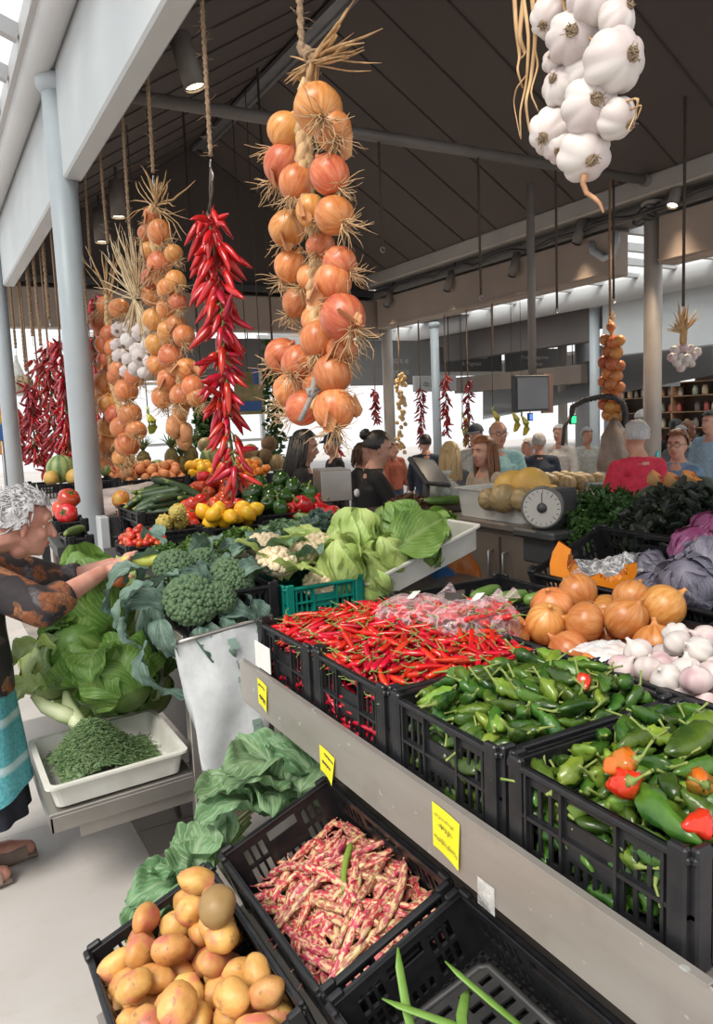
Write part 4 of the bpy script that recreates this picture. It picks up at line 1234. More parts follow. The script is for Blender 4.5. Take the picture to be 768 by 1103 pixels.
# the big onion braid in front
L1 = [(343,118,25,.9),(359,141,20,-.2),(308,141,19,.3),(305,177,20,.5),(320,197,18,1.0),(355,188,20,.5),(335,227,16,1.0),(310,246,19,.4),(360,232,20,.4),(313,287,17,-.4),(358,304,19,.7),(366,284,18,-.3),
      (369,342,23,.7),(320,326,15,-.6),(343,366,19,1.0),(304,383,18,.1),(322,391,18,.9),(358,403,20,.6),(314,421,19,0),(327,439,18,.8),(360,441,22,.7),(368,377,16,-.6),(334,300,14,-1.0),(345,265,15,-.9),(340,345,16,-1.1),(342,415,16,-.9)]
X1 = .97
top1 = W(333, 88, X=X1)
t1, cs1, inv1 = onion_string('big onion braid with straggly roots, hanging closest on a twine rope', L1, X1, top1, None, flakes=14, seed=4, scale=1.06)
mb = MB(); rr = random.Random(8)
tie = W(338, 68, X=X1)
def straw(mb, a, b, n, spread, r0, rr, curl=.4, up=Vector((0,0,1))):
    for i in range(n):
        d = (b-a); l = d.length*rr.uniform(.65,1.1)
        d = (d.normalized() + Vector((rr.uniform(-1,1), rr.uniform(-1,1), rr.uniform(-1,1)))*spread).normalized()
        pts = [a + Vector((rr.uniform(-1,1), rr.uniform(-1,1), rr.uniform(-.5,.5)))*r0*1.5]
        for j in range(5):
            d = (d + Vector((rr.uniform(-1,1), rr.uniform(-1,1), rr.uniform(-1,1)))*curl*.25).normalized()
            pts.append(pts[-1]+d*l/5)
        w = r0*rr.uniform(.4,1.0)
        mb.tube(pts, [w*.9,w,w,w*.9,w*.7,w*.25], 4, flat=.5)
straw(mb, tie, W(386, 40, X=X1-.02), 26, .22, .008, rr, .35)
straw(mb, tie, W(312, 85, X=X1-.02), 16, .25, .006, rr, .5)
straw(mb, tie, W(334, 100, X=X1), 14, .12, .010, rr, .2)
mb.build('dry_tops', straw_mat, t1, M=inv1)
mb = MB(); braid_core(mb, [W(325,50,X=X1), tie, W(333,100,X=X1)], .016, 1.5)
mb.tube([tie+Vector((.02*math.cos(a),.02*math.sin(a),.004*a-.02)) for a in [i*.5 for i in range(26)]], .004, 5)
mb.build('twine_tie', rope_mat, t1, M=inv1)
mb = MB(); k0 = W(335,428,X=.90)
mb.tube([k0+Vector((.01,-.01,.05)), k0, k0+Vector((-.02,.0,-.035)), k0+Vector((-.03,.01,-.06))], .008, 6); mb.tube([k0, k0+Vector((.02,-.01,.02)), k0+Vector((-.01,0,.02)), k0], .008, 6)
mb.build('grey_tie', pm('grey_twine',(.20,.19,.18),(.28,.27,.25),40,.9), t1, M=inv1)
q = W(325, 50, X=X1); rope(Vector((q.x,q.y,3.72)), q, 'thick twine rope carrying the big onion braid', .011, None, 3, 110, hook=False)

# chilli string
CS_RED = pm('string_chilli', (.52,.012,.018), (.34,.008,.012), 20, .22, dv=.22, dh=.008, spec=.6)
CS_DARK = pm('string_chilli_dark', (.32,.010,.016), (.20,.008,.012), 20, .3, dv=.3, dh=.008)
CSM = {'red': [chili_meshes(.10,.0125,k+60,CS_RED) for k in range(5)], 'dark': [chili_meshes(.10,.0125,k+70,CS_DARK) for k in range(5)]}
CJ = {}
for kk, ls in CSM.items():
    CJ[kk] = []
    for b_, s_, _ in ls:
        mb = MB(); joinmesh(mb, b_, Matrix(), 0); joinmesh(mb, s_, Matrix(), 1)
        CJ[kk].append(mb.mesh('chilli', [CS_RED if kk == 'red' else CS_DARK, stem_green]))
def chilli_string(label, path, wid, n, clen, kind='red', seed=1, nparts=95, group=None, hang=None, whole=False, droop=.8, cord=None, split=False):
    rr = random.Random(seed); sc = clen/.10
    t = thing('chilli_string', label, 'chilli string', path[0], group=group); bpy.context.view_layer.update()
    inv = t.matrix_world.inverted()
    def along(f):
        f *= len(path)-1; i = min(int(f), len(path)-2); return path[i].lerp(path[i+1], f-i)
    def width(f):
        f *= len(wid)-1; i = min(int(f), len(wid)-2); return wid[i]+(wid[i+1]-wid[i])*(f-i)
    MB().tube([along(i/12) for i in range(13)], .006*sc, 5).build('stalk', pm('dry_stalk',(.10,.07,.04),rough=.9), t, M=inv)
    if cord: MB().tube([path[0], Vector((path[0].x,path[0].y,cord))], .008, 5).build('cord', rope_mat, t, M=inv)
    mass = MB()
    for i in range(n):
        f = (i+rr.random())/n*.97; a = rr.uniform(0, 2*PI); w = width(f)
        o = Vector((math.cos(a), math.sin(a), 0))
        d = (o*rr.uniform(.25,1.0) + Vector((0,0,-droop*rr.uniform(.5,1.5))) + Vector((0,0,.9))*(rr.random() < .12)).normalized()
        sp_ = Vector((-.0,.030*(1 if i % 2 else -1)*(1-f*.6),0)) if split else Vector((0,0,0)); f = f*.72 if (split and i % 2) else f; base = along(f) + sp_ + o*w*rr.uniform(.1,.55)
        M = inv @ at(base + d*.045*sc, frame(Vector((rr.uniform(-1,1),rr.uniform(-1,1),rr.uniform(-1,1))), d)) if False else inv @ at(base + d*.045*sc, Matrix(frame(o.cross(d), d))) @ Matrix.Scale(sc*rr.uniform(.8,1.15),4)
        k = rr.randrange(5)
        if i < n-nparts or whole: joinmesh(mass, CJ[kind][k], M, 0)
        else: put('chilli', CJ[kind][k], M, t)
    if mass.v:
        o = mass.build('chillies', CS_RED if kind == 'red' else CS_DARK, t); o['kind'] = 'stuff'
    return t
pth = [W(224,228,X=HX), W(232,280,X=HX), W(238,350,X=HX), W(241,420,X=HX), W(249,480,X=HX), W(256,525,X=HX)]
chilli_string('long glossy red chilli string hanging from a steel hook beside the big onion braid', pth, [.05,.07,.07,.065,.06,.035], 150, .108, 'red', 5, 98, split=True)
tp = W(228,192,X=HX)
rope(Vector((W(218,0,X=HX).x, W(218,0,X=HX).y, 3.72)), W(227,168,X=HX), 'fuzzy twine rope with the steel hook of the glossy chilli string', .010, None, 6, 140)
mb = MB(); mb.tube([W(227,180,X=HX), W(229,205,X=HX), W(224,232,X=HX)], .005, 5); mb.tube([W(227,180,X=HX), W(226,205,X=HX), W(228,236,X=HX)], .004, 5)
tag(mb.build('string_loop', dark_rope), 'dark string loop between the steel hook and the glossy chilli string', 'string')

LA = [(163,231,8.5,.5),(157,251,9,0),(172,250,13,.6),(161,270,10,.2),(172,284,13.5,.6),(187,273,10,-.3),(163,300,11,.3),(189,303,12,-.2),(181,312,12.5,.7),(163,318,11,0),(180,332,12,.5),(192,326,10,-.4),(166,344,12.5,.6),(182,358,13,.6),(198,362,12,-.2),(168,371,12,.2),(184,384,13.5,.7),(201,398,12.5,.3),(170,393,12,-.2),(182,410,13,.8),(208,417,12.5,0),(175,428,12.5,.4),(197,427,14,.7),(212,428,11,-.5),(190,350,11,-.8),(175,300,11,-.8),(190,395,12,-.9)]
tA, csA, invA = onion_string('onion string with a bushy dry top, between the garlic sheaf and the glossy chillies', LA, HX+.02, W(166,222,X=HX+.02), None, roots=True, flakes=8, seed=9)
mb = MB(); rr = random.Random(12); a_ = W(168,222,X=HX+.02)
for tx, ty in ((150,215),(160,196),(172,190),(185,200),(192,220),(155,240),(187,240)): straw(mb, a_, W(tx,ty,X=HX+.02), 6, .3, .006, rr, .9)
mb.build('dry_tops', straw_mat, tA, M=invA)
mb = MB(); e_ = W(192,440,X=HX+.02)
for i in range(6): mb.ball(e_+Vector((rr.uniform(-.04,.04), rr.uniform(-.03,.03), -i*.028)), (.035,.035,.05), 10, 8, amp=.3, freq=2, seed=i)
mb.build('empty_skins', skin_mat, tA, M=invA)
q = W(165,186,X=HX+.02); rope(Vector((W(157,35,X=HX+.02).x, W(157,35,X=HX+.02).y, 3.72)), q, 'twine rope above the bushy topped onion string', .010, None, 7, 120)
LB = [(114,329,10,.2),(128,332,11,.4),(107,346,12,.2),(118,360,10,-.3),(113,371,11,.4),(114,387,9.5,.3),(131,398,12,.6),(145,406,11,-.1),(112,413,13,.6),(136,421,13,.7),(117,435,11.5,.5),(104,425,10,-.4),(140,447,13,.5),(116,460,12,.3),(132,461,13.5,.8),(147,464,11,-.1),(116,481,13.5,.6),(137,479,13.5,.7),(133,494,12,.2),(108,493,11,-.2),(124,447,11,-.8),(126,405,11,-.8),(122,375,10,-.7)]
XB = HX+.04
tB, csB, invB = onion_string('onion string against the pale post, its knot of onions reaching lowest', LB, XB, W(117,318,X=XB), None, roots=True, flakes=8, seed=14)
q = W(116,262,X=XB); rope(Vector((W(104,135,X=XB).x, W(104,135,X=XB).y, 3.72)), q, 'twine rope above the onion string at the pale post', .010, None, 9, 100)
mb = MB()
for tx, ty in ((104,300),(112,268),(120,262),(100,330),(108,350)): straw(mb, W(117,322,X=XB), W(tx,ty,X=XB), 6, .3, .006, rr, .8)
mb.build('dry_tops', straw_mat, tB, M=invB)
# sheaf of garlic between them
XG = HX+.03
tG = thing('garlic_sheaf', 'sheaf of white garlic with a thick bundle of dry stalks, between two onion strings', 'garlic bunch', W(146,340,X=XG)); bpy.context.view_layer.update()
invG = tG.matrix_world.inverted()
mb = MB(); a_ = W(147,322,X=XG-.02)
for tx, ty in ((118,262),(126,256),(136,250),(147,248),(158,254),(168,262),(176,275),(182,290),(112,275)): straw(mb, a_, W(tx,ty,X=XG-.03), 7, .12, .007, rr, .6)
for i in range(34): 
    b_ = W(rr.uniform(126,166), rr.uniform(352,372), X=XG-.02); straw(mb, a_, b_, 1, .05, .008, rr, .15)
mb.build('dry_stalks', pale_straw, tG, M=invG)
for i, (px, py, rp, off) in enumerate([(128,355,8.5,.6),(140,352,8,.2),(152,358,10,.8),(163,352,8,.1),(139,368,10,.9),(127,372,8,.2),(148,378,9,.6),(160,372,9.5,.5),(130,384,9,.5),(140,388,9,.8),(152,384,10,.9),(163,390,9,.3),(147,397,9,.6),(156,402,8,.2),(165,378,8,-.2),(136,400,7.5,.1),(170,364,8,-.2)]):
    c = W(px,py,X=XG); D = (c-Vector((0,0,EYE))).dot(Vector(_fw)); r = rp*D/FPX; c = c+view(c)*off*r
    d = (view(c)*.7+Vector((rr.uniform(-.6,.6),rr.uniform(-.6,.6),-.5))).normalized()
    o = put('garlic_bulb', GA[0 if i % 3 else 2], invG @ at(c, frame(-d) @ Matrix.Scale(r/.042,4)), tG); put('roots', GR[i % 2], None, o)
q = W(140,252,X=XG); rope(Vector((W(129,80,X=XG).x, W(129,80,X=XG).y, 3.72)), q, 'twine rope leading down into the garlic stalk bundle', .010, None, 10, 100)
# strings further along the aisle beam
chilli_string('dark red chilli string half hidden behind the onion string at the pale post', [W(103,318,X=XB+.12),W(101,380,X=XB+.12),W(105,440,X=XB+.12),W(112,500,X=XB+.12)], [.05,.07,.07,.06], 90, .12, 'red', 17, 80)
q = W(97,275,X=XB+.10); rope(Vector((W(90,165,X=XB+.1).x, W(90,165,X=XB+.1).y, 3.72)), q, 'twine rope with a ring over the half hidden chilli string', .010, None, 11, 60)
q = W(95,350,X=.93); rope(Vector((W(76,195,X=.93).x, W(76,195,X=.93).y, 3.72)), q, 'thin twine rope running down in front of the pale post', .010, None, 13, 60)
for i, (tx, ty, bx, by, lab) in enumerate(((70,365,72,515,'chilli string next to the pale post, in the cluster over the melon crate'),(56,367,57,490,'tallest chilli string of the cluster, topped by a tuft'),(44,385,46,512,'chilli string in the middle of the hanging cluster'),(33,415,38,500,'chilli string at the outer side of the cluster'),(17,440,22,495,'short thick chilli string hanging below the white net bag'),(79,375,82,508,'chilli string touching the pale post edge'))):
    Yc = 6.3+.28*i
    m_ = W((tx+bx)/2,(ty+by)/2,X=.99+.05*(i%3)); zt, zb = W(tx,ty,Y=m_.y).z, W(bx,by,Y=m_.y).z
    pth = [Vector((m_.x, m_.y, zt+(zb-zt)*f/4)) for f in range(5)]
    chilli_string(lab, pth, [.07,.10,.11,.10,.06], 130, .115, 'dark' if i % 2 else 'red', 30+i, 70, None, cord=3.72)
for i, (tx, ty, bx, by) in enumerate(((13,325,17,375),(22,318,28,400),(30,305,35,362),(37,295,44,372),(48,285,53,343),(66,345,69,366))):
    Yc = 7.2+.22*i
    q = W(bx,by,X=.99); p = q
    rope(Vector((p.x,p.y,3.72)), q, ['twine rope of the white net bag','twine rope with a straw ball beside the net bag','loose twine rope ending in a hook, over the cluster edge','knotted twine rope above the middle chilli string','short twine rope above the tufted chilli string','short twine rope beside the pale post'][i], .016, None, 40+i, 12)
nb = thing('net_bag', 'white net bag of pale garlic hanging by the far aisle post', 'net bag', W(20,380,X=.99)); bpy.context.view_layer.update()
c = W(19,405,X=.99); mb = MB()
mb.lathe([(.015,.22),(.02,.16),(.06,.05),(.09,-.05),(.10,-.14),(.07,-.2),(.01,-.22)], 14, T=Matrix.Translation(c)); part(mb, 'net', thin_film('net_film',(.62,.58,.48),.55,.6,60), nb)
mb = MB()
for i in range(14): mb.ball(c+Vector((rr.uniform(-.05,.05),rr.uniform(-.05,.05),rr.uniform(-.18,.0))), .032, 8, 6)
part(mb, 'bulbs', pm('pale_bulb',(.50,.47,.30),(.38,.36,.22),20,.6), nb)
c = W(27,412,X=.99); mb = MB(); 
for i in range(60):
    a, b2 = rr.uniform(0,6.3), rr.uniform(0,6.3); mb.tube([c+Vector((math.cos(a+k*.5)*math.cos(b2)*.08, math.sin(a+k*.5)*.08, math.cos(a+k*.5)*math.sin(b2)*.08)) for k in range(6)], .004, 4)
tag(mb.build('straw_ball', pale_straw), 'ball of tangled straw hanging beside the white net bag', 'straw ball')

# garlic string close to the lens
XN = .97
GNEAR = [garlic_mesh(.042, k+11, gar_white, 1.0, 44) for k in range(4)]
tN = thing('garlic_string', 'white garlic string hanging close by, with long dry leaves on one side', 'garlic string', W(630,0,X=XN)); bpy.context.view_layer.update()
invN = tN.matrix_world.inverted()
for i, (px, py, rp, rx, ry, off) in enumerate([(617,41,28,609,48,.7),(661,66,33,674,74,.6),(605,93,21,590,92,.4),(635,115,30,635,121,1.0),(595,142,25,580,156,.2),(603,158,18,597,170,-.2),(664,128,22,676,141,0),(629,167,28,632,184,.5),(592,19,21,581,34,.2),(640,0,28,640,-14,.4),(664,21,21,674,15,-.1),(598,66,14,590,66,-.6),(630,80,22,630,80,-.9),(628,-40,30,620,-50,.4),(655,-35,28,664,-38,0)]):
    c = W(px,py,X=XN); D = (c-Vector((0,0,EYE))).dot(Vector(_fw)); r = rp*D/FPX
    dx, dy = (rx-px)/rp, (ry-py)/rp; l = min(.98, math.hypot(dx,dy)); k = math.hypot(dx,dy) or 1
    d = Vector(_r)*dx/k*l - Vector(_u)*dy/k*l - Vector(_fw)*math.sqrt(1-l*l)
    c = c + view(c)*off*r*.6
    o = put('garlic_bulb', GNEAR[i % 4], invN @ at(c, frame(-d) @ Matrix.Rotation(i*1.3,4,'Z') @ Matrix.Scale(r/.042,4)), tN); put('roots', GR[i % 2], None, o)
mb = MB()
for (pts, w) in (([(553,-20),(556,30),(560,60),(557,75),(563,95)],.006),([(561,-20),(570,40),(567,90),(560,120),(561,150)],.005),([(572,-20),(577,40),(572,85),(566,110),(570,140),(577,155)],.006),([(565,-10),(559,40),(566,58),(562,62)],.007),([(580,-10),(575,50),(580,70),(571,100),(580,120)],.004),([(604,-10),(610,15),(622,30),(641,45),(651,62)],.004),([(568,80),(556,95),(553,110),(560,147)],.0035),([(672,110),(688,105),(684,125),(676,142)],.0045),([(680,118),(692,112),(686,128)],.003)):
    P3 = [W(x,y,X=XN-.015*(i%2)) for i,(x,y) in enumerate(pts)]
    Q = []
    for i in range(len(P3)-1):
        for s in range(4): Q.append(P3[i].lerp(P3[i+1], s/4))
    Q.append(P3[-1]); Q = [Q[0]]+[(Q[i-1]+Q[i]*2+Q[i+1])/4 for i in range(1,len(Q)-1)]+[Q[-1]]
    n = len(Q); mb.tube(Q, [w*.9*(1-.65*i/n) for i in range(n)], 6, flat=.5)
mb.build('dry_leaves', straw_mat, tN, M=invN)
mb = MB(); P3 = [W(x,y,X=XN-.02) for x,y in ((630,188),(628,198),(632,208),(640,213),(646,219),(650,229))]; mb.tube(P3, [.006,.0045,.004,.0035,.003,.0015], 6)
mb.build('dry_tail', pm('brown_stalk',(.46,.24,.12),(.30,.15,.08),40,.8), tN, M=invN)
q = W(632,-45,X=XN); rope(Vector((q.x,q.y,3.72)), q, 'twine rope above the white garlic string', .010, None, 21, 20, hook=False)

# things hanging from the tie rod and the far beam
def thinrope(tx, ty, bx, by, Y=None, X=None, label='', ztop=None, goods=False):
    p = W(tx,ty,Y=Y,X=X); q = W(bx,by,Y=Y,X=X)
    top = Vector((q.x, q.y, ztop if ztop else p.z))
    t = thing('hanging_rope', label, 'rope', q); bpy.context.view_layer.update()
    part(MB().tube([top, q], .011, 6), 'cord', dark_rope if not goods else rope_mat, t)
    part(MB().tube([q+Vector((.02*math.cos(a),0,.02*math.sin(a)-.02)) for a in [i*PI/5 for i in range(11)]], .006, 5), 'loop', grey_metal, t)
YR = 5.13
thinrope(410,143,412,266,Y=YR,label='dark rope with a loop hanging from the tie rod nearest the big onion braid',ztop=3.69)
thinrope(516,160,518,318,Y=YR,label='dark rope with a loop hanging from the middle of the tie rod',ztop=3.69)
thinrope(599,174,600,332,Y=YR,label='dark rope with a loop beside the monitor pole',ztop=3.69)
thinrope(660,186,661,322,Y=YR,label='dark rope doubled beside the string of small onions',ztop=3.69)
LS = [(658,352,5,.2),(652,366,6.5,.3),(661,369,7,.5),(667,367,6.5,.2),(655,378,7,.6),(664,380,7,.3),(651,390,7,.2),(660,392,7.5,.7),(667,394,6.5,0),(655,402,7.5,.5),(664,405,7,.4),(650,411,6.5,.1),(659,414,7.5,.8),(667,417,6.5,.1),(654,424,7,.4),(662,427,7.5,.6),(651,435,7,.2),(659,438,7.5,.7),(667,438,6.5,.1),(655,447,7,.5),(663,450,7,.3)]
pS = W(657,345,Y=YR)
tS, csS, invS = onion_string('string of small onions hanging over a brown bag beside the white post', LS, pS.x, pS, None, roots=False, seed=22)
mb = MB(); straw(mb, W(658,352,Y=YR), W(659,336,Y=YR), 14, .2, .008, rr, .3); mb.build('dry_tops', straw_mat, tS, M=invS)
q = W(657,340,Y=YR); p = W(654,260,Y=YR); tag(MB().tube([Vector((q.x,q.y,3.69)), q], .012, 6).build('hanging_rope', rope_mat), 'rope carrying the string of small onions', 'rope')
bag = thing('paper_bag', 'brown crinkled bag hanging below the small onions', 'bag', W(663,460,Y=5.0)); bpy.context.view_layer.update()
c0 = W(662,470,Y=5.0); mb = MB(); mb.lathe([(.02,.17),(.06,.10),(.12,-.0),(.14,-.14),(.15,-.28),(.13,-.32),(.02,-.33)], 22, mod=lambda th,r,z: r*(1+.14*math.sin(5*th+z*9)+.05*math.sin(11*th)), T=Matrix.Translation(c0)); part(mb, 'bag_body', thin_film('brown_film',(.30,.22,.17),.85,.35,12), bag)
tg = thing('garlic_sheaf', 'small garlic bunch with spiky dry leaves beyond the tan column', 'garlic bunch', W(735,345,Y=YR-.8)); bpy.context.view_layer.update(); invg = tg.matrix_world.inverted()
mb = MB(); a_ = W(735,365,Y=YR-.8)
for tx, ty in ((724,348),(735,325),(750,343),(752,338),(729,335),(720,352)): straw(mb, W(735,358,Y=YR-.8), W(tx,ty,Y=YR-.8), 7, .16, .012, rr, .4)
straw(mb, W(735,374,Y=YR-.8), W(735,335,Y=YR-.8), 12, .05, .018, rr, .1)
mb.build('dry_leaves', straw_mat, tg, M=invg)
for i, (px, py) in enumerate(((727,377),(735,375),(743,376),(724,385),(732,384),(740,386),(747,384),(729,391),(737,392),(744,391),(751,379),(733,396))):
    c = W(px,py,Y=YR-.8)+view(Vector((5,4,2)))*(.03 if i % 2 else -.02); put('garlic_bulb', GA[i % 5], invg @ at(c, frame(Vector((rr.uniform(-1,1),rr.uniform(-1,1),.6))) @ Matrix.Scale(.95,4)), tg)
q = W(736,330,Y=YR-.8); tag(MB().tube([Vector((q.x,q.y,ceilz(q.x))), q], .012, 6).build('hanging_rope', dark_rope), 'rope of the small garlic bunch beyond the tan column', 'rope')
for i, (tx, ty, by, lab, Xp) in enumerate(((404,420,456,'short chilli string hanging beside the tan corner column',6.22),(453,418,482,'chilli string between the golden braid and the sign board',6.24),(480,402,470,'longest far chilli string, under the dark sign board',6.26),(504,410,492,'thin chilli string beside the long haired woman',6.24),(362,456,492,'chilli string behind the vendor with wavy hair',4.6))):
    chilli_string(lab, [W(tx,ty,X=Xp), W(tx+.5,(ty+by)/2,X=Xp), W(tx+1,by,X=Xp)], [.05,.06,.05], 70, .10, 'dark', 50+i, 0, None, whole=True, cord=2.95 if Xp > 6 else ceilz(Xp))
tw = thing('garlic_string', 'golden braid of small garlic hanging in front of the tan corner column', 'garlic string', W(432,396,X=6.24)); bpy.context.view_layer.update(); invw = tw.matrix_world.inverted()
mb = MB(); 
for i in range(60):
    c = W(432+rr.uniform(-5,5), 400+rr.uniform(0,88), X=6.24+rr.uniform(-.05,.05)); mb.ball(c, .034, 7, 5, amp=.2)
o = mb.build('bulbs', pm('golden_bulb',(.58,.34,.12),(.66,.50,.28),9,.5), tw, M=invw); o['kind'] = 'stuff'
q = W(431,412,X=6.24); tag(MB().tube([Vector((q.x,q.y,2.95)), q], .012, 5).build('hanging_rope', rope_mat), 'rope of the golden garlic braid at the corner column', 'rope')
q = W(531,376,X=6.24); tag(MB().tube([Vector((q.x,q.y,2.95)), q], .012, 5).build('hanging_rope', rope_mat), 'empty rope hanging over the dark sign boards', 'rope')
# ------------------------------------------------------------------ leaves and leafy vegetables
cab_pale = leaf_mat('cabbage_pale', (.33,.47,.10), (.50,.62,.20), (.66,.74,.42), 9, .42, .5)
cab_green = leaf_mat('cabbage_green', (.10,.24,.035), (.20,.36,.07), (.42,.54,.22), 9, .42, .5)
broc_leaf = leaf_mat('broccoli_leaf', (.065,.135,.105), (.14,.225,.175), (.36,.46,.36), 7, .5, .45)
kale_leaf = leaf_mat('kale_leaf', (.085,.19,.075), (.19,.33,.16), (.42,.54,.34), 7, .5, .5)
dark_leaf = leaf_mat('dark_leaf', (.020,.055,.012), (.045,.11,.022), (.12,.20,.06), 6, .45, .3)
mid_leaf = leaf_mat('mid_leaf', (.05,.13,.02), (.12,.23,.045), (.22,.34,.10), 6, .45, .3)
redcab_leaf = leaf_mat('redcab_leaf', (.13,.12,.17), (.27,.255,.32), (.42,.40,.47), 8, .45, .5)
purple_leaf = leaf_mat('purple_leaf', (.20,.035,.12), (.32,.08,.20), (.50,.30,.42), 8, .42, .5)
stalk_mat = pm('pale_stalk', (.42,.54,.22), (.30,.43,.14), 12, .5)
floret_mat = pm('floret_green', (.062,.115,.055), (.10,.16,.075), 60, .75, bmp=.8, bscale=160)
curd_mat = pm('curd_cream', (.72,.62,.42), (.62,.48,.30), 40, .7, bmp=.6, bscale=130)

def leaf_fn(Lf, w, a0=.6, curl=-1.2, cup=.25, ruf=.02, fr=3.0, ph=0.0, stalk=.12, tip=.5, twist=0.0):
    N = 40; xs, zs = [0.0], [0.0]
    for i in range(N):
        th = a0 + curl*(i/N)
        xs.append(xs[-1]+Lf/N*math.cos(th)); zs.append(zs[-1]+Lf/N*math.sin(th))
    def fn(u, v):
        f = v*N; i = min(int(f), N-1); q = f-i
        x = xs[i]+(xs[i+1]-xs[i])*q; z = zs[i]+(zs[i+1]-zs[i])*q
        th = a0+curl*v
        vv = max(0, (v-stalk)/(1-stalk))
        hw = w*(math.sin(PI*min(1,vv**tip*.985+.0))**.75 if v > stalk else 0)+.006*(1-v)
        s = 2*u-1
        e = cup*abs(s)**1.7*hw + ruf*(.25+abs(s)**1.4)*1.7*mnoise.noise(Vector((s*1.6+ph*3, v*fr*2.0, ph))) + ruf*.5*abs(s)*mnoise.noise(Vector((s*4+ph, v*fr*4.5, ph+7)))
        hw *= 1+.22*min(1,ruf*40)*mnoise.noise(Vector((3.0 if s > 0 else -3.0, v*fr*3.1+ph, 1.5)))*abs(s); y = s*hw*(1-.10*abs(s)*cup) ; y += twist*v*v*Lf
        return (x - math.sin(th)*e, y, z + math.cos(th)*e)
    return fn
def leaf_mesh(name, mat, nu=10, nv=16, **k):
    return MB().grid(leaf_fn(**k), nu, nv).mesh(name, mat)

def head_leaf(r, h, phi, span, lift, tipc, ruf, ph):               # leaf wrapped about a cabbage head
    def fn(u, v):
        s = (2*u-1); a = phi + s*span*math.sin(PI*min(1,.12+v*.8))**.7
        t = v
        rad = r*math.sin(PI*min(.985,(.10+.86*t**.85)))**.62*(1+lift*(abs(s)**2.2)*t+ .03) + ruf*abs(s)**1.5*math.sin(9*t+ph+3*s)+.35*ruf*mnoise.noise(Vector((s*3,v*4,ph)))
        rad *= (1+tipc*max(0,t-.72)*3)
        z = h*(t**.95) 
        return (rad*math.cos(a), rad*math.sin(a), z)
    return fn
def cabbage_proto(r, h, mat, outer, seed, lift=.35, tipc=.15, pointy=False):
    rr = random.Random(seed)
    prof = []
    for i in range(13):
        t = i/12; q = math.sin(PI*min(.99,(.08+.90*t**(.8 if pointy else 1.0))))
        prof.append((max(.002, r*.93*q**(.75 if pointy else .55)), h*t))
    heart = MB().lathe(prof, 26, mod=lambda th,q,z: q*(1+.06*mnoise.noise(Vector((math.cos(th)*1.6,math.sin(th)*1.6,z*14+seed))))).mesh('heart', mat)
    leaves = []
    for i in range(outer):
        ph = 2*PI*i/outer*1.0 + rr.uniform(-.3,.3)
        k = 1+.05*i/outer
        leaves.append(MB().grid(head_leaf(r*k, h*rr.uniform(.88,1.06), ph, rr.uniform(.75,1.05), lift*rr.uniform(.3,1.2), tipc*rr.uniform(.2,1.6), r*.13, rr.uniform(0,6)), 18, 18).mesh('outer_leaf', mat))
    return heart, leaves
def put_plant(name, proto, label, cat, M, group=None, extra=()):
    t = tag(put(name, proto[0], M), label, cat, group)
    for me in proto[1]: put('outer_leaf', me, None, t)
    for (nm, me, m2) in extra: put(nm, me, m2, t)
    return t

# pale pointed cabbages in the tilted white tray
CP = [cabbage_proto(.085, .25, cab_pale, 9, 3, .55, .5, True), cabbage_proto(.078, .22, cab_pale, 9, 5, .5, .35, True), cabbage_proto(.09,.24, cab_green, 8, 8, .7, .7, True)]
tl = T_TRAY
for i, (px, py, Yc, k, sc, rot, lab) in enumerate(((368,612,2.72,0,1.0,(.15,-.25,.3),'pale pointed cabbage at the lower corner of the white tray, leaf tip up'),(397,622,2.70,1,.95,(-.55,.15,1.4),'small pale cabbage at the front of the white tray'),(420,603,2.72,0,.9,(-.35,.35,2.6),'pale cabbage leaning in the middle of the white tray'),(384,585,2.88,0,1.1,(-.05,-.15,4.0),'tall pale cabbage standing at the back of the white tray'),(452,588,2.74,2,1.0,(-.5,.9,.6),'darker green cabbage with one broad leaf at the upper end of the tray'),(432,570,2.95,2,1.05,(-.1,.5,2.0),'dark green cabbage at the back of the white tray'),(470,572,2.95,2,.9,(-.2,1.0,5.0),'green cabbage lying at the far top corner of the tray'))):
    p = W(px, py, Y=Yc)
    M = at(p, Euler(rot,'XYZ').to_matrix().to_4x4()) @ Matrix.Translation((0,0,-.12*sc)) @ Matrix.Scale(sc,4)
    put_plant('cabbage', CP[k], lab, 'cabbage', M, 'cabbages in the white tray')
bl = leaf_mesh('broad_leaf', cab_green, 14, 20, Lf=.30, w=.11, a0=.5, curl=-.7, cup=.25, ruf=.012, fr=3, stalk=.04, tip=.6)
p = W(425,592,Y=2.66); tag(put('loose_leaf', bl, at(p, Euler((.9,-.25,.25),'XYZ').to_matrix().to_4x4())), 'broad dark green leaf spread over the white tray edge', 'leaf')

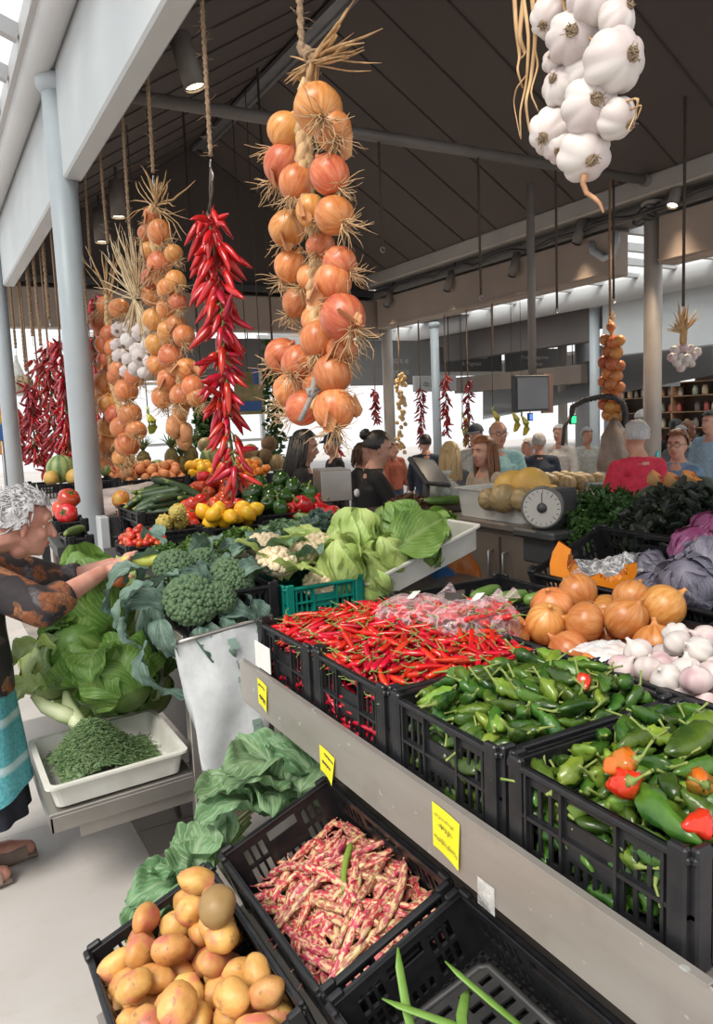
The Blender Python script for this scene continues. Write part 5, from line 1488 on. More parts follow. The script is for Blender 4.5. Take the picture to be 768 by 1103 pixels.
# the leafy pile over the fold-out shelf
CR = [cabbage_proto(.125,.23,cab_green,8,21,.55,.5), cabbage_proto(.115,.22,cab_pale,8,22,.5,.4), cabbage_proto(.10,.30,cab_green,7,23,.5,.6,True)]
for i, (px, py, Yc, k, sc, rot, lab) in enumerate(((128,728,3.02,0,1.12,(-.95,.25,.4),'big veined round cabbage in front of the leafy pile, over the rosemary'),(84,700,3.14,0,1.05,(-.6,-.5,2.0),'loose leafed cabbage at the customer side of the pile'),(98,655,3.25,2,1.35,(-.15,-.1,1.0),'tall leafy green head on top of the pile below the customer arms'),(150,672,3.42,1,.95,(-.2,.5,3.3),'round cabbage at the back of the pile by the post'),(176,700,3.32,2,.9,(-.3,.6,4.4),'dark leafy head beside the stall corner'),(55,722,3.3,1,.9,(-.6,-.7,5.2),'cabbage half hidden under loose leaves at the aisle edge'),(120,690,3.55,1,1.0,(0,0,2),'cabbage buried in the middle of the pile'),(160,745,3.3,1,.8,(-1.0,.3,1),'pale cabbage low behind the rosemary tray'),(90,745,3.35,1,.9,(-.8,0,4),'pale cabbage at the bottom of the leafy pile'))):
    p = W(px, py, Y=Yc)
    M = at(p, Euler(rot,'XYZ').to_matrix().to_4x4()) @ Matrix.Translation((0,0,-.12*sc)) @ Matrix.Scale(sc,4)
    put_plant('cabbage', CR[k], lab, 'cabbage', M, 'cabbages on the fold-out shelf')
LV = [leaf_mesh('loose_leaf', cab_green if k % 2 else cab_pale, 12, 18, Lf=.20, w=.10, a0=.9-.2*k, curl=-1.9, cup=.3, ruf=.022, fr=3+k, ph=k, stalk=.08, tip=.6) for k in range(3)]
for i, (px, py, Yc, k, rot) in enumerate(((60,700,3.05,0,(.2,.2,3.4)),(75,665,3.15,1,(-.2,-.4,2.6)),(120,640,3.3,0,(.1,-.8,1.2)),(140,650,3.2,1,(0,-.2,.2)),(50,740,3.1,2,(0,.2,3.1)),(110,700,3.0,1,(.2,.2,4.2)),(95,640,3.35,1,(0,-1.0,2.3)))):
    p = W(px, py, Y=Yc)
    tag(put('loose_leaf', LV[k], at(p, Euler(rot,'XYZ').to_matrix().to_4x4())), 'loose ruffled cabbage leaf lying on the leafy pile under the customer arms', 'leaf', 'loose leaves on the pile')
for i, (px, py, lab) in enumerate(((58,770,'pale cut cabbage stalk lying behind the rosemary tray'),(75,772,'white ribbed stalk beside the cut stalk behind the rosemary'),(170,735,'pale thick stalk poking out beside the stall leg'))):
    p = W(px,py,Y=2.98+.1*(i==2)); mb = MB(); mb.tube([(0,-.09,.0),(0,-.03,.01),(.01,.04,.02),(.02,.10,.05)], [.028,.032,.026,.012], 12)
    tag(mb.build('vegetable_stalk', pm('white_stalk',(.62,.66,.42),(.46,.55,.26),14,.5,stretch=(1,.2,1)), M=TR(p,(.3,.3,1.2-.8*i))), lab, 'stalk')
fen = MB(); rr = random.Random(4)
for i in range(40):
    a, q = rr.uniform(-.5,.5), rr.uniform(.12,.2); fen.tube([(0,0,0),(q*.5*math.sin(a),rr.uniform(-.02,.02),q*.6),(q*math.sin(a)*1.2,rr.uniform(-.05,.05),q)], [.006,.004,.001], 4)
tag(fen.build('fennel_greens', mid_leaf, M=TR(W(178,728,Y=3.05),(.2,.5,.3),1.3)), 'bushy green fronds beside the stall leg', 'greens')
for k,(px,py) in enumerate(((158,680),(150,700))):
    mb = MB(); mb.tube([(0,0,-.16),(0,0,0),(.01,0,.1),(.05,0,.2)], [.02,.024,.03,.012], 12, flat=.7); tag(mb.build('leek', broc_leaf, M=TR(W(px+3,py,Y=3.0+.1*k),(.1,-.15,.4*k))), ['thick grey-green leek hanging down under the broccoli leaves','second grey-green leek behind the first'][k], 'leek')

# chopped rosemary
mb = MB(); rr = random.Random(6)
def hz(x, y): return .012+.185*math.exp(-((x+.05)/.135)**2-((y+.04)/.15)**2)
mb.grid(lambda u,v: ((u-.5)*.36,(v-.5)*.36, hz((u-.5)*.36,(v-.5)*.36)), 20, 20, 0)
for i in range(4200):
    x, y = rr.gauss(-.05,.095), rr.gauss(-.02,.11)
    if abs(x) > .19 or abs(y) > .19: continue
    z = hz(x,y)+rr.uniform(-.004,.014); a = rr.uniform(0,6.3); l = rr.uniform(.010,.022); e = rr.uniform(-.4,.6)
    d = Vector((math.cos(a),math.sin(a),e)).normalized()*l; c = Vector((x,y,z))
    mb.tube([c-d, c+Vector((0,0,.002)), c+d], [.0012,.0019,.0008], 3, 0)
tag(mb.build('rosemary_heap', pm('rosemary', (.045,.10,.032), (.17,.25,.10), 60, .6, dv=0), M=T_HERB), 'heap of chopped rosemary needles filling the low white tray', 'rosemary', kind='stuff')

# broccoli on the corner of the far stall
def broc_head(r, seed):
    rr = random.Random(seed); mb = MB()
    mb.ball((0,0,0), (r*.95,r*.95,r*.62), 20, 12, amp=.15, freq=2.5, seed=seed)
    for i in range(330):
        a = rr.uniform(0,2*PI); ph = math.acos(1-rr.random()*1.15)
        p = Vector((math.sin(ph)*math.cos(a)*r*.95, math.sin(ph)*math.sin(a)*r*.95, math.cos(ph)*r*.64))
        mb.ball(p, r*rr.uniform(.075,.145), 7, 5, amp=.4, freq=4, seed=i)
    return mb.mesh('florets', floret_mat)
BH = [broc_head(.085, 3), broc_head(.075, 7)]
stalkm = MB().tube([(0,0,-.085),(0,0,-.04),(0,0,.01)], [.020,.024,.045], 12).mesh('stalk', stalk_mat)
BLF = [leaf_mesh('broccoli_leaf', broc_leaf, 10, 18, Lf=.175+.02*k, w=.040+.006*(k%2), a0=.4, curl=-1.6-.3*k, cup=.35, ruf=.012, fr=2.5+k, ph=k*2, stalk=.2, tip=.55, twist=.15*(k-1)) for k in range(4)]
rr = random.Random(31)
for i, (px, py, Yc, k, sc, tip_, lab) in enumerate(((206,647,2.62,0,1.15,(.75,-.1,0),'large broccoli head in front at the middle of its black crate'),(250,622,2.72,0,1.0,(.6,.3,.2),'broccoli head beside the cauliflowers'),(238,644,2.60,1,.8,(.85,.2,.3),'small broccoli head low between two larger ones'),(187,610,2.85,1,1.0,(.4,-.3,.3),'broccoli head at the back behind its leaves'),(222,604,2.95,1,.9,(.3,0,.4),'broccoli half covered by leaves at the crate rear'))):
    p = W(px,py,Y=Yc)
    M = at(p, Euler(tip_,'XYZ').to_matrix().to_4x4() @ Matrix.Scale(sc,4))
    t = tag(put('broccoli', BH[k], M), lab, 'broccoli', 'broccoli heads in the black crate'); put('stalk', stalkm, None, t)
    for j in range(4):
        a = j*PI/2+rr.uniform(-.4,.4)
        put('leaf', BLF[rr.randrange(4)], TR((.05*math.cos(a),.05*math.sin(a),-.05),(rr.uniform(-.3,.3),rr.uniform(-.5,.2),a)), t)
for i, (px, py, Yc, k, rot, sc) in enumerate(((150,640,2.66,0,(.2,.5,3.3),.85),(165,628,2.64,1,(-.2,.3,3.0),.85),(143,655,2.70,2,(.3,.9,3.5),.8),(172,660,2.58,3,(.0,.7,4.3),.85),(212,668,2.57,0,(.1,1.05,4.7),.9),(265,640,2.58,1,(0,.9,5.2),.95),(185,600,2.9,2,(.4,-.1,2.6),1.1),(228,592,2.9,3,(.2,-.4,1.2),1.1),(248,600,2.85,0,(-.2,-.3,.6),1.1),(262,612,2.75,1,(.1,.1,.1),1.0),(160,612,2.8,3,(-.3,0,2.9),1.1),(200,625,2.66,2,(.1,-.1,2.2),1.0),(158,690,2.62,3,(.2,1.3,3.6),1.2),(235,660,2.58,2,(.0,.8,4.9),.9),(178,585,3.0,0,(0,-.4,2.0),1.1),(270,590,2.95,2,(0,-.5,.8),1.1))):
    p = W(px,py,Y=Yc)
    tag(put('broccoli_leaf', BLF[k], at(p, Euler(rot,'XYZ').to_matrix().to_4x4() @ Matrix.Scale(sc,4))), 'long blue-green broccoli leaf drooping over its black crate', 'leaf', 'broccoli leaves on the crate')
# cauliflowers in the green crate
CAUL = MB(); rr = random.Random(17)
CAUL.ball((0,0,0),(.085,.085,.055),18,12,amp=.1,freq=2)
for i in range(70):
    a = rr.uniform(0,2*PI); ph = math.acos(1-rr.random()); CAUL.ball((math.sin(ph)*math.cos(a)*.08, math.sin(ph)*math.sin(a)*.08, math.cos(ph)*.055), rr.uniform(.013,.022), 8, 6, amp=.3, freq=3, seed=i)
CAUL = CAUL.mesh('curd', curd_mat)
CLF = [leaf_mesh('wrapper_leaf', [cab_pale, kale_leaf, broc_leaf][k], 10, 16, Lf=.20, w=.06, a0=1.1, curl=-1.7-.3*k, cup=.3, ruf=.012, fr=3, ph=k, stalk=.15, tip=.5) for k in range(3)]
for i, (px, py, Yc, tl_, lab) in enumerate(((342,632,2.70,(.8,.1,0),'cream cauliflower showing its curd over the green crate rim'),(298,607,2.74,(.3,-.1,1),'cauliflower wrapped in pale leaves at the front of the green crate'),(325,600,2.84,(-.1,.2,2),'cauliflower behind with its leaves standing up'),(285,590,2.92,(0,0,3),'leafy cauliflower next to the broccoli'),(345,590,2.95,(0,.2,5),'cauliflower at the rear against the white tray'))):
    p = W(px,py,Y=Yc); M = at(p, Euler(tl_,'XYZ').to_matrix().to_4x4() @ Matrix.Scale(.72 if i == 0 else .9,4))
    t = tag(put('cauliflower', CAUL, M), lab, 'cauliflower', 'cauliflowers in the green crate')
    for j in range(7 if i else 2):
        a = j*2*PI/7+rr.uniform(-.3,.3); put('leaf', CLF[rr.randrange(3)], TR((.06*math.cos(a),.06*math.sin(a),-.05),(rr.uniform(-.2,.2),rr.uniform(-.5,.1),a)), t)
# kale below the rail
KL = [leaf_mesh('kale_leaf', kale_leaf, 14, 22, Lf=.25, w=.085, a0=.7, curl=-1.3-.2*k, cup=.15, ruf=.028, fr=2.2+.4*k, ph=k*2, stalk=.25, tip=.45) for k in range(3)]
for b_, (lab, lst) in enumerate((('bunch of ruffled kale under the steel rail, behind the bean crate', ((262,850,2.02,.8,2.6),(300,838,2.05,.5,1.4),(322,830,2.0,.3,.6),(280,820,2.10,1.0,2.0),(255,872,1.98,.3,3.2),(310,850,1.97,.1,5.4),(290,862,1.96,.2,4.4),(335,812,2.1,.9,1.0),(300,815,2.15,1.1,2.4),(270,830,1.97,.7,3.6),(285,845,1.95,.5,2.9),(318,818,2.0,.9,1.9),(330,840,1.95,.3,.9),(250,855,2.03,.8,3.3))), ('bunch of limp kale with cut stems behind the potato crate', ((205,915,2.0,.6,1.6),(220,905,2.0,.3,.8),(190,935,1.98,.4,2.4),(170,960,1.97,.2,3.4),(160,985,1.95,.0,3.9),(210,930,1.96,.3,4.6),(230,890,2.05,.9,1.2))))):
    c = W(lst[0][0], lst[0][1]+20, Y=lst[0][2]+.05)
    t = thing('kale_bunch', lab, 'kale', c); bpy.context.view_layer.update(); inv = t.matrix_world.inverted()
    for i, (px, py, Yc, el, az) in enumerate(lst):
        p = W(px, py, Y=Yc)
        put('leaf', KL[i % 3], inv @ at(p, Euler((.2*(i%3-1),-el*.6,az),'XYZ').to_matrix().to_4x4() @ Matrix.Translation((-.12,0,-.02)) @ Matrix.Scale(1.0 if b_ == 0 else .9,4)), t)
    mb = MB(); rr = random.Random(b_)
    for i in range(14):
        p = c+Vector((rr.uniform(-.08,.05),rr.uniform(-.05,.05),-.06+rr.uniform(-.03,.03))); mb.tube([p, p+Vector((-.10,-.02,-.05+rr.uniform(-.02,.02))), p+Vector((-.17,-.04,-.11))], [.006,.006,.005], 6)
    mb.build('stems', stalk_mat, t, M=inv)

# ------------------------------------------------------------------ herbs
def herb_bunch(name, label, c, sx, sy, sz, n, mat, leafw, seed, M=None):
    rr = random.Random(seed); mb = MB()
    for i in range(n):
        a = rr.uniform(0,2*PI); q = math.sqrt(rr.random()); ph = rr.random()
        p = Vector((sx*q*math.cos(a), sy*q*math.sin(a), sz*(1-q*q)*(.55+.5*ph)))
        R = Euler((rr.uniform(-1.2,1.2), rr.uniform(-1.2,1.2), rr.uniform(0,6.3)),'XYZ').to_matrix()
        w = leafw*rr.uniform(.6,1.3)
        for lx, ly, s_ in ((0,0,1),(w*.7,w*.5,.7),(-w*.7,w*.5,.7)):
            vs = [(lx-w*.5*s_,ly,0),(lx-w*.25*s_,ly+w*.8*s_,w*.2),(lx,ly+w*1.1*s_,w*.05),(lx+w*.25*s_,ly+w*.8*s_,w*.2),(lx+w*.5*s_,ly,0),(lx,ly-w*.5*s_,-w*.1),(lx,ly+.2*w,-w*.15)]
            mb.add([p+R @ Vector(v) for v in vs], [(0,6,1),(1,6,2),(2,6,3),(3,6,4),(4,6,5),(5,6,0)], 0, [(.2,.3),(.3,.7),(.5,1),(.7,.7),(.8,.3),(.5,0),(.5,.4)])
    t = thing(name, label, 'herbs', c); bpy.context.view_layer.update()
    mb.build('foliage', mat, t)
    m2 = MB()
    for i in range(16):
        a = rr.uniform(0,6.3); m2.tube([(0,0,-.02),(sx*.3*math.cos(a),sy*.3*math.sin(a),sz*.4),(sx*.6*math.cos(a),sy*.6*math.sin(a),sz*.6)], .0025, 4)
    m2.build('stems', stalk_mat, t)
    return t
herb_bunch('parsley_bunch','dark parsley bunch between the lemons and the broccoli', W(215,598,Y=3.3), .13,.10,.09, 420, mid_leaf, .016, 1)
herb_bunch('parsley_bunch','second parsley bunch in front of the light green pepper', W(255,592,Y=3.35), .12,.10,.10, 400, mid_leaf, .016, 2)
herb_bunch('parsley_bunch','parsley bunch behind the customer courgette', W(180,600,Y=3.4), .10,.10,.06, 260, mid_leaf, .016, 3)
herb_bunch('celery_leaf_bunch','leafy bunch behind the cauliflowers', W(300,585,Y=3.2), .14,.10,.09, 300, kale_leaf, .026, 4)
herb_bunch('celery_leaf_bunch','leafy bunch between the white tray and the red peppers', W(345,575,Y=3.2), .10,.10,.10, 260, broc_leaf, .03, 5)

# ------------------------------------------------------------------ fruiting vegetables on the display bed
rr = random.Random(77)
tom_mat = pm('tomato_red', (.58,.035,.015), (.50,.075,.025), 8, .18, dv=.15, dh=.012, spec=.6)
calyx_mat = pm('calyx_green', (.07,.16,.03), (.10,.2,.04), 30, .6)
def lathe_prof(fn, n=11): return [fn(i/n) for i in range(n+1)]
def tomato(r, lobes, mat, nm):
    b_ = MB().lathe(lathe_prof(lambda t: (max(.001,r*math.sin(PI*min(.999,max(.001,t)))**.85), r*.80*(-math.cos(PI*t))-.14*r*max(0,t-.85)/.15)), 18, mod=lambda th,q,z: q*(1+.045*math.cos(lobes*th))).mesh(nm, mat)
    m = MB()
    for k in range(5):
        a = k*2*PI/5; m.tube([(0,0,r*.66),(r*.22*math.cos(a),r*.22*math.sin(a),r*.74),(r*.48*math.cos(a),r*.48*math.sin(a),r*.70)], [r*.06,r*.09,r*.01], 4, flat=.4)
    m.tube([(0,0,r*.64),(0,0,r*.85)], r*.06, 5)
    return b_, m.mesh('calyx', calyx_mat), [(0,0,0,r*.92)]
def bell(r, h, mat, nm):
    b_ = MB().lathe(lathe_prof(lambda t: (max(.001, r*(math.sin(PI*min(.995,.06+.90*t))**.45)*(.80+.22*t)), h*(t-.5)-(.10*h if t > .98 else 0)), 13), 24, mod=lambda th,q,z: q*(1+.10*abs(math.cos(1.5*th+.3))-.05+.04*mnoise.noise(Vector((math.cos(th)*1.5,math.sin(th)*1.5,z*20))))).mesh(nm, mat)
    m = MB(); m.tube([(0,0,h*.40),(0,0,h*.52),(.006,.002,h*.62),(.014,.004,h*.72)], [r*.28,r*.13,r*.11,r*.13], 7)
    return b_, m.mesh('stem', stem_green), [(0,0,0,r*.98)]
def eggp():
    b_ = MB(); pod(b_, [(-.10,0,0),(-.09,0,0),(-.04,0,0),(.02,0,0),(.07,0,0),(.095,0,0),(.10,0,0)], [.012,.026,.036,.044,.044,.028,.006], 16)
    m = MB(); pod(m, [(-.112,0,0),(-.10,0,0),(-.085,0,0),(-.075,0,0)], [.008,.016,.027,.030], 10, lob=.15, nl=5)
    return b_.mesh('eggplant', pm('eggplant_black', (.012,.006,.018), (.022,.008,.03), 8, .12, spec=.7)), m.mesh('calyx', calyx_mat), [(-.05,0,0,.034),(.02,0,0,.043),(.06,0,0,.042)]
def zuc(L_, r, mat, nm):
    b_ = MB(); pod(b_, [((t-.5)*L_, .05*L_*math.sin(PI*t), 0) for t in (0,.03,.12,.4,.7,.92,.99,1)], [r*q for q in (.45,.55,.8,.95,1,.85,.4,.1)], 12, lob=.04, nl=5)
    m = MB(); m.tube([(-.5*L_-.016,0,0),(-.5*L_-.004,0,0),(-.5*L_+.006,0,0)], [r*.5,r*.42,r*.6], 6)
    return b_.mesh(nm, mat), m.mesh('stem', stem_green), [(-.35*L_,0,0,r*.85),(0,.05*L_,0,r),(.35*L_,.0,0,r*.85)]
def lemon():
    b_ = MB().lathe(lathe_prof(lambda t: (max(.001,.036*math.sin(PI*t)**.8+ (.004 if .02<t<.98 else 0)), .052*(2*t-1)), 13), 16)
    return b_.mesh('lemon', pm('lemon_yellow', (.80,.50,.02), (.82,.40,.02), 10, .35, dv=.08, bmp=.1, bscale=150)), None, [(0,0,0,.038)]
def ballfruit(r, nm, mat, amp=.0, fr=1.0): return MB().ball((0,0,0), (r,r,r*.96), 16, 11, amp=amp, freq=fr).mesh(nm, mat), None, [(0,0,0,r*.96)]
def bumpy(r):
    mb = MB().ball((0,0,0), (r,r,r*.9), 22, 16, amp=.14, freq=7)
    for i in range(60):
        a = rr.uniform(0,6.3); ph = math.acos(rr.uniform(-1,1)); mb.ball((r*math.sin(ph)*math.cos(a), r*math.sin(ph)*math.sin(a), r*.9*math.cos(ph)), r*.13, 6, 5)
    return mb.mesh('bumpy_squash', pm('squash_yellow', (.52,.38,.07), (.34,.28,.08), 40, .6)), None, [(0,0,0,r)]
TOM = tomato(.046, 6, tom_mat, 'tomato'); CHERRY = tomato(.019, 0, tom_mat, 'cherry_tomato'); BIGT = tomato(.06, 7, tom_mat, 'tomato')
GBELL = bell(.045, .10, pm('bell_green', (.022,.065,.012), (.04,.10,.02), 10, .16, dv=.3, spec=.6), 'bell_pepper')
LBELL = bell(.05, .10, pm('bell_lime', (.26,.38,.04), (.18,.30,.03), 10, .2), 'bell_pepper')
RBELL = bell(.052, .14, pm('bell_red', (.52,.012,.012), (.40,.010,.012), 10, .13, dv=.15, spec=.7), 'bell_pepper')
EGG = eggp(); ZUC = zuc(.24, .026, pm('courgette_dark', (.025,.055,.022), (.05,.09,.035), 30, .4, stretch=(.2,1,1), dv=.2), 'courgette')
LZUC = zuc(.22,.024, pm('courgette_mid', (.07,.14,.03), (.14,.22,.06), 24, .35, stretch=(.2,1,1), dv=.2), 'courgette')
LEM = lemon(); SQ = bumpy(.045)
MANGO = ballfruit(.055, 'mango', pm('mango_blush', (.60,.34,.06), (.52,.08,.05), 8, .35, dv=.15, lo=.4, hi=.6), .15, 1.0)
def heap_thing(px, py, Yc, sx, sy, protos, n, label, cat, group, name, seed, riser=True, rise=.03, dome=.04, lie=True, zoff=-.03, yaws=None, crate_label=None):
    c = W(px, py, Y=Yc); z0 = c.z+zoff
    hp = Heap(c.x-sx, c.x+sx, c.y-sy, c.y+sy, lambda x,y: z0+dome*max(0,1-((x-c.x)/sx)**2-((y-c.y)/sy)**2)+.10*(y-c.y), .008, seed)
    if riser and crate_label:
        h = max(.06, min(.16, z0+.02-BZ(c.y)))
        crate(2*sx+.02, 2*sy+.02, h, TR((c.x, c.y, z0+.03-h)), crate_label, lattice=(8,8))
    r5 = random.Random(seed)
    for i in range(n):
        pr = protos[i % len(protos)]
        M = hp.drop(pr[2], 10, squeeze=.9, lie=lie, yaws=yaws, maxh=.14 if cat == 'bell pepper' else (.10 if pr[2][0][3] < .05 else .12))
        if M is None: continue
        if not lie or len(pr[2]) == 1: M = M @ Euler((r5.uniform(-1.3,1.3), r5.uniform(-1.3,1.3), r5.uniform(0,6)),'XYZ').to_matrix().to_4x4()
        o = tag(put(name, pr[0], M), label, cat, group)
        if pr[1]: put('stem' if cat != 'tomato' else 'calyx', pr[1], None, o)
heap_thing(228,560,4.05,.20,.20,[TOM],36,'round red tomato in the heap between the courgettes and the eggplants','tomato','tomatoes on the far display','tomato',1,crate_label='black crate under the tomato heap',dome=.05)
heap_thing(238,532,4.72,.24,.2,[TOM],34,'red tomato at the back of the display near the chilli string tips','tomato','tomatoes at the back','tomato',2,crate_label='black crate under the rear tomatoes',dome=.06)
heap_thing(252,548,4.25,.15,.14,[EGG],11,'glossy black eggplant between the tomatoes and the green peppers','eggplant','eggplants on the far display','eggplant',3,yaws=[.3,.8,-2.5],dome=.05,crate_label='black crate under the eggplants')
heap_thing(298,548,4.0,.22,.24,[GBELL],26,'dark green bell pepper in the heap beside the red peppers','bell pepper','green bell peppers','bell_pepper',4,dome=.09,crate_label='black crate under the green bell peppers')
heap_thing(338,560,3.78,.15,.18,[RBELL],11,'shiny red bell pepper heaped beside the steel box','bell pepper','red bell peppers','bell_pepper',5,zoff=-.10,dome=.06,crate_label='black crate under the red bell peppers')
heap_thing(267,580,3.62,.05,.05,[LBELL],2,'light lime green bell pepper in front of the dark green ones','bell pepper','lime bell peppers','bell_pepper',6,dome=0)
heap_thing(250,565,3.78,.17,.09,[LEM],16,'yellow lemon in the row before the tomatoes','lemon','lemons on the far display','lemon',7,lie=False,dome=.02,crate_label='black crate under the lemons')
heap_thing(187,569,3.85,.13,.08,[SQ],7,'bumpy yellow squash between the lemons and the cherry tomatoes','squash','bumpy squashes','bumpy_squash',8,dome=.02,crate_label='black crate under the bumpy squashes')
heap_thing(153,585,3.72,.095,.12,[CHERRY],80,'small red cherry tomato heaped beside the switch box','tomato','cherry tomatoes','cherry_tomato',9,dome=.03,crate_label='black crate of cherry tomatoes')
heap_thing(183,545,4.45,.24,.24,[ZUC],26,'dark green courgette stacked behind the bumpy squashes','courgette','dark courgettes','courgette',10,yaws=[.15,-2.9,.3],dome=.07,crate_label='black crate under the dark courgettes')
heap_thing(335,573,3.42,.17,.06,[LZUC],6,'long green courgette lying in front of the red peppers','courgette','courgettes before the red peppers','courgette',11,yaws=[.1,3.2],dome=.01,crate_label='black crate under the long courgettes')
heap_thing(143,556,4.78,.10,.14,[MANGO],9,'red and yellow mango behind the switch box','mango','mangoes by the post','mango',12,dome=.03,crate_label='black crate under the mangoes')
heap_thing(160,572,4.1,.07,.08,[LZUC],6,'short green courgette between the mangoes and the squashes','courgette','courgettes by the mangoes','courgette',13,yaws=[.6],dome=.01)
heap_thing(72,560,4.42,.085,.12,[BIGT],6,'large red tomato on the aisle side of the pale post','tomato','large tomatoes by the post','tomato',14,dome=.03,crate_label='black crate holding large tomatoes beside the pale post')
heap_thing(82,577,4.08,.06,.11,[LZUC],8,'green courgette in the crate on the aisle side of the post','courgette','courgettes by the post','courgette',15,yaws=[.9],dome=.03,crate_label='black crate of courgettes beside the pale post')
# spring onions behind the courgette in the customer's hands
mb = MB()
for i in range(8):
    p = W(128+i*3,612+rr.uniform(-3,3),Y=3.2); mb.tube([p, p+Vector((.10,.05,.015)), p+Vector((.22,.10,.0))], [.012,.009,.006], 6)
tag(mb.build('spring_onion_bunch', pm('spring_onion',(.45,.42,.10),(.30,.36,.08),14,.5)), 'bunch of yellowish spring onions under the customer hands', 'spring onions')
oo = W(128,622,Y=3.1); o = tag(put('onion', ON_BR[1], TR(oo,(1.2,0,.5),.8)), 'small brown onion under the customer hand', 'onion')

# sheets of clear plastic over the display, and the fruit stand behind it
sheet = thin_film('sheet_film', (.72,.64,.62), .55, .25, 5)
for i, (px, py, Yc, sx, sy, lab) in enumerate(((150,538,5.25,.55,.35,'clear plastic sheet bunched behind the courgettes'),(70,548,5.6,.40,.45,'clear plastic sheet spread on the aisle side of the post'))):
    p = W(px,py,Y=Yc)
    def fn(u,v,p=p,sx=sx,sy=sy,i=i): 
        x, y = (u-.5)*2*sx, (v-.5)*2*sy
        n = mnoise.noise(Vector((x*3+i*7,y*3,i)))+.5*mnoise.noise(Vector((x*8,y*8,i+3)))
        return (p.x+x, p.y+y, p.z+.04*n+.08*v-.06+.05*math.exp(-(x/.3)**2))
    tag(MB().grid(fn,30,24).build('plastic_sheet', sheet), lab, 'plastic sheet')
fst = thing('fruit_stand', 'dark fruit stand under crates of melons, oranges and pineapples behind the vegetable display', 'stand', (1.6,6.1,0)); bpy.context.view_layer.update()
part(MB().bbox((.70,5.72,1.02),(2.75,6.6,1.06),.01), 'top', dark_steel, fst)
part(MB().bbox((.75,5.78,0),(2.7,5.82,1.02),.01), 'front_panel', pm('stand_panel',(.16,.12,.11),(.12,.09,.08),2,.7), fst)
for x in (.76,2.62):
    for y in (5.85,6.5): part(MB().box((x,y,0),(x+.06,y+.06,1.02)), 'leg', dark_steel, fst)
ORG = ballfruit(.036, 'orange', pm('orange_peel', (.72,.25,.02), (.66,.18,.02), 12, .4, dv=.1, bmp=.1, bscale=120))
PEA = ballfruit(.038, 'peach', pm('peach_skin', (.55,.16,.06), (.62,.28,.10), 10, .6, dv=.15))
def stripe_mat(nm, a, b_, k):
    m, nt, b = nodes(nm); v = coords(nt,'Object'); g = nd(nt,'ShaderNodeTexGradient',gradient_type='RADIAL'); L(nt,v,g.inputs[0])
    ml = nd(nt,'ShaderNodeMath',operation='MULTIPLY'); L(nt,g.outputs['Fac'],ml.inputs[0]); ml.inputs[1].default_value = k
    pp = nd(nt,'ShaderNodeMath',operation='PINGPONG'); L(nt,ml.outputs[0],pp.inputs[0]); pp.inputs[1].default_value = .5
    ad = nd(nt,'ShaderNodeMath',operation='ADD'); L(nt,pp.outputs[0],ad.inputs[0]); L(nt,noise(nt,v,14,3),ad.inputs[1])
    L(nt, ramp(nt, ad.outputs[0], [(.55,a),(.85,b_)]), b.inputs['Base Color']); b.inputs['Roughness'].default_value = .45
    return m
MEL = ballfruit(.10, 'melon', stripe_mat('melon_green', (.10,.17,.05), (.30,.34,.12), 10))
YMEL = ballfruit(.09, 'melon', pm('melon_yellow', (.66,.42,.10), (.56,.33,.08), 8, .5))
CANT = ballfruit(.085, 'cantaloupe', stripe_mat('cantaloupe', (.42,.30,.15), (.30,.22,.10), 9))
COCO = ballfruit(.075, 'coconut', pm('coconut_brown', (.20,.12,.06), (.13,.08,.04), 20, .8, bmp=.4))
def fruit_row(px, py, sx, sy, protos, n, label, cat, group, name, seed, dome, clab):
    heap_thing(px, py, 6.05, sx, sy, protos, n, label, cat, group, name, seed, dome=dome, crate_label=None, lie=False)
    c = W(px,py,Y=6.05); crate(2*sx+.03, 2*sy+.03, .12, TR((c.x,c.y,max(1.062,c.z-.12))), clab, lattice=(8,8))
fruit_row(258,512,.22,.2,[ORG],60,'small orange in the crate under the chilli string tips','orange','oranges','orange',21,.06,'crate of oranges on the fruit stand')
fruit_row(160,514,.26,.2,[PEA],60,'red peach in the crate behind the plastic sheet','peach','peaches','peach',22,.04,'crate of peaches on the fruit stand')
fruit_row(218,512,.12,.2,[LEM],20,'yellow lemon in the crate between peaches and oranges','lemon','lemons on the fruit stand','lemon',23,.03,'crate of lemons on the fruit stand')
for i, (px, py, Yc, pr, sc, lab) in enumerate(((66,505,6.05,MEL,1.1,'green striped melon on the crate under the chilli cluster'),(92,506,6.1,CANT,.8,'tan cantaloupe beside the striped melon under the chilli cluster'),(80,514,5.95,YMEL,.7,'yellow melon in front of the striped melon'),(55,515,5.95,YMEL,.6,'small yellow melon at the crate end on the aisle side'),(100,514,5.98,YMEL,.6,'yellow melon against the pale post'),(228,493,6.4,MEL,1.0,'green-yellow melon standing above the lemons'),(170,505,6.45,MEL,.8,'green melon among the pineapples'),(270,487,6.5,CANT,.9,'cantaloupe on top behind the oranges'),(285,492,6.45,COCO,1.0,'brown coconut behind the oranges'),(262,494,6.45,COCO,1.0,'brown coconut above the lemons'),(290,478,6.6,COCO,1.0,'brown coconut at the top of the fruit pile'),(275,500,6.35,CANT,.8,'cantaloupe low behind the oranges'),(222,480,6.6,CANT,.9,'cantaloupe behind the green-yellow melon'),(298,498,6.4,CANT,.9,'cantaloupe next to the vendor with wavy hair'),(118,505,6.3,MEL,.8,'dark green melon behind the pale post'),(245,498,6.45,MEL,.8,'green melon behind the chilli string tips'))):
    p = W(px,py,Y=Yc); tag(put('melon' if pr in (MEL,YMEL) else ('cantaloupe' if pr is CANT else 'coconut'), pr[0], TR(p,(i*.7,i*.5,i),sc)), lab, 'melon' if pr is not COCO else 'coconut')
c = W(75,520,Y=6.05); crate(.62,.36,.12,TR((c.x+.02,c.y,max(1.062,c.z-.11))), 'black crate of melons under the chilli cluster', lattice=(8,8))
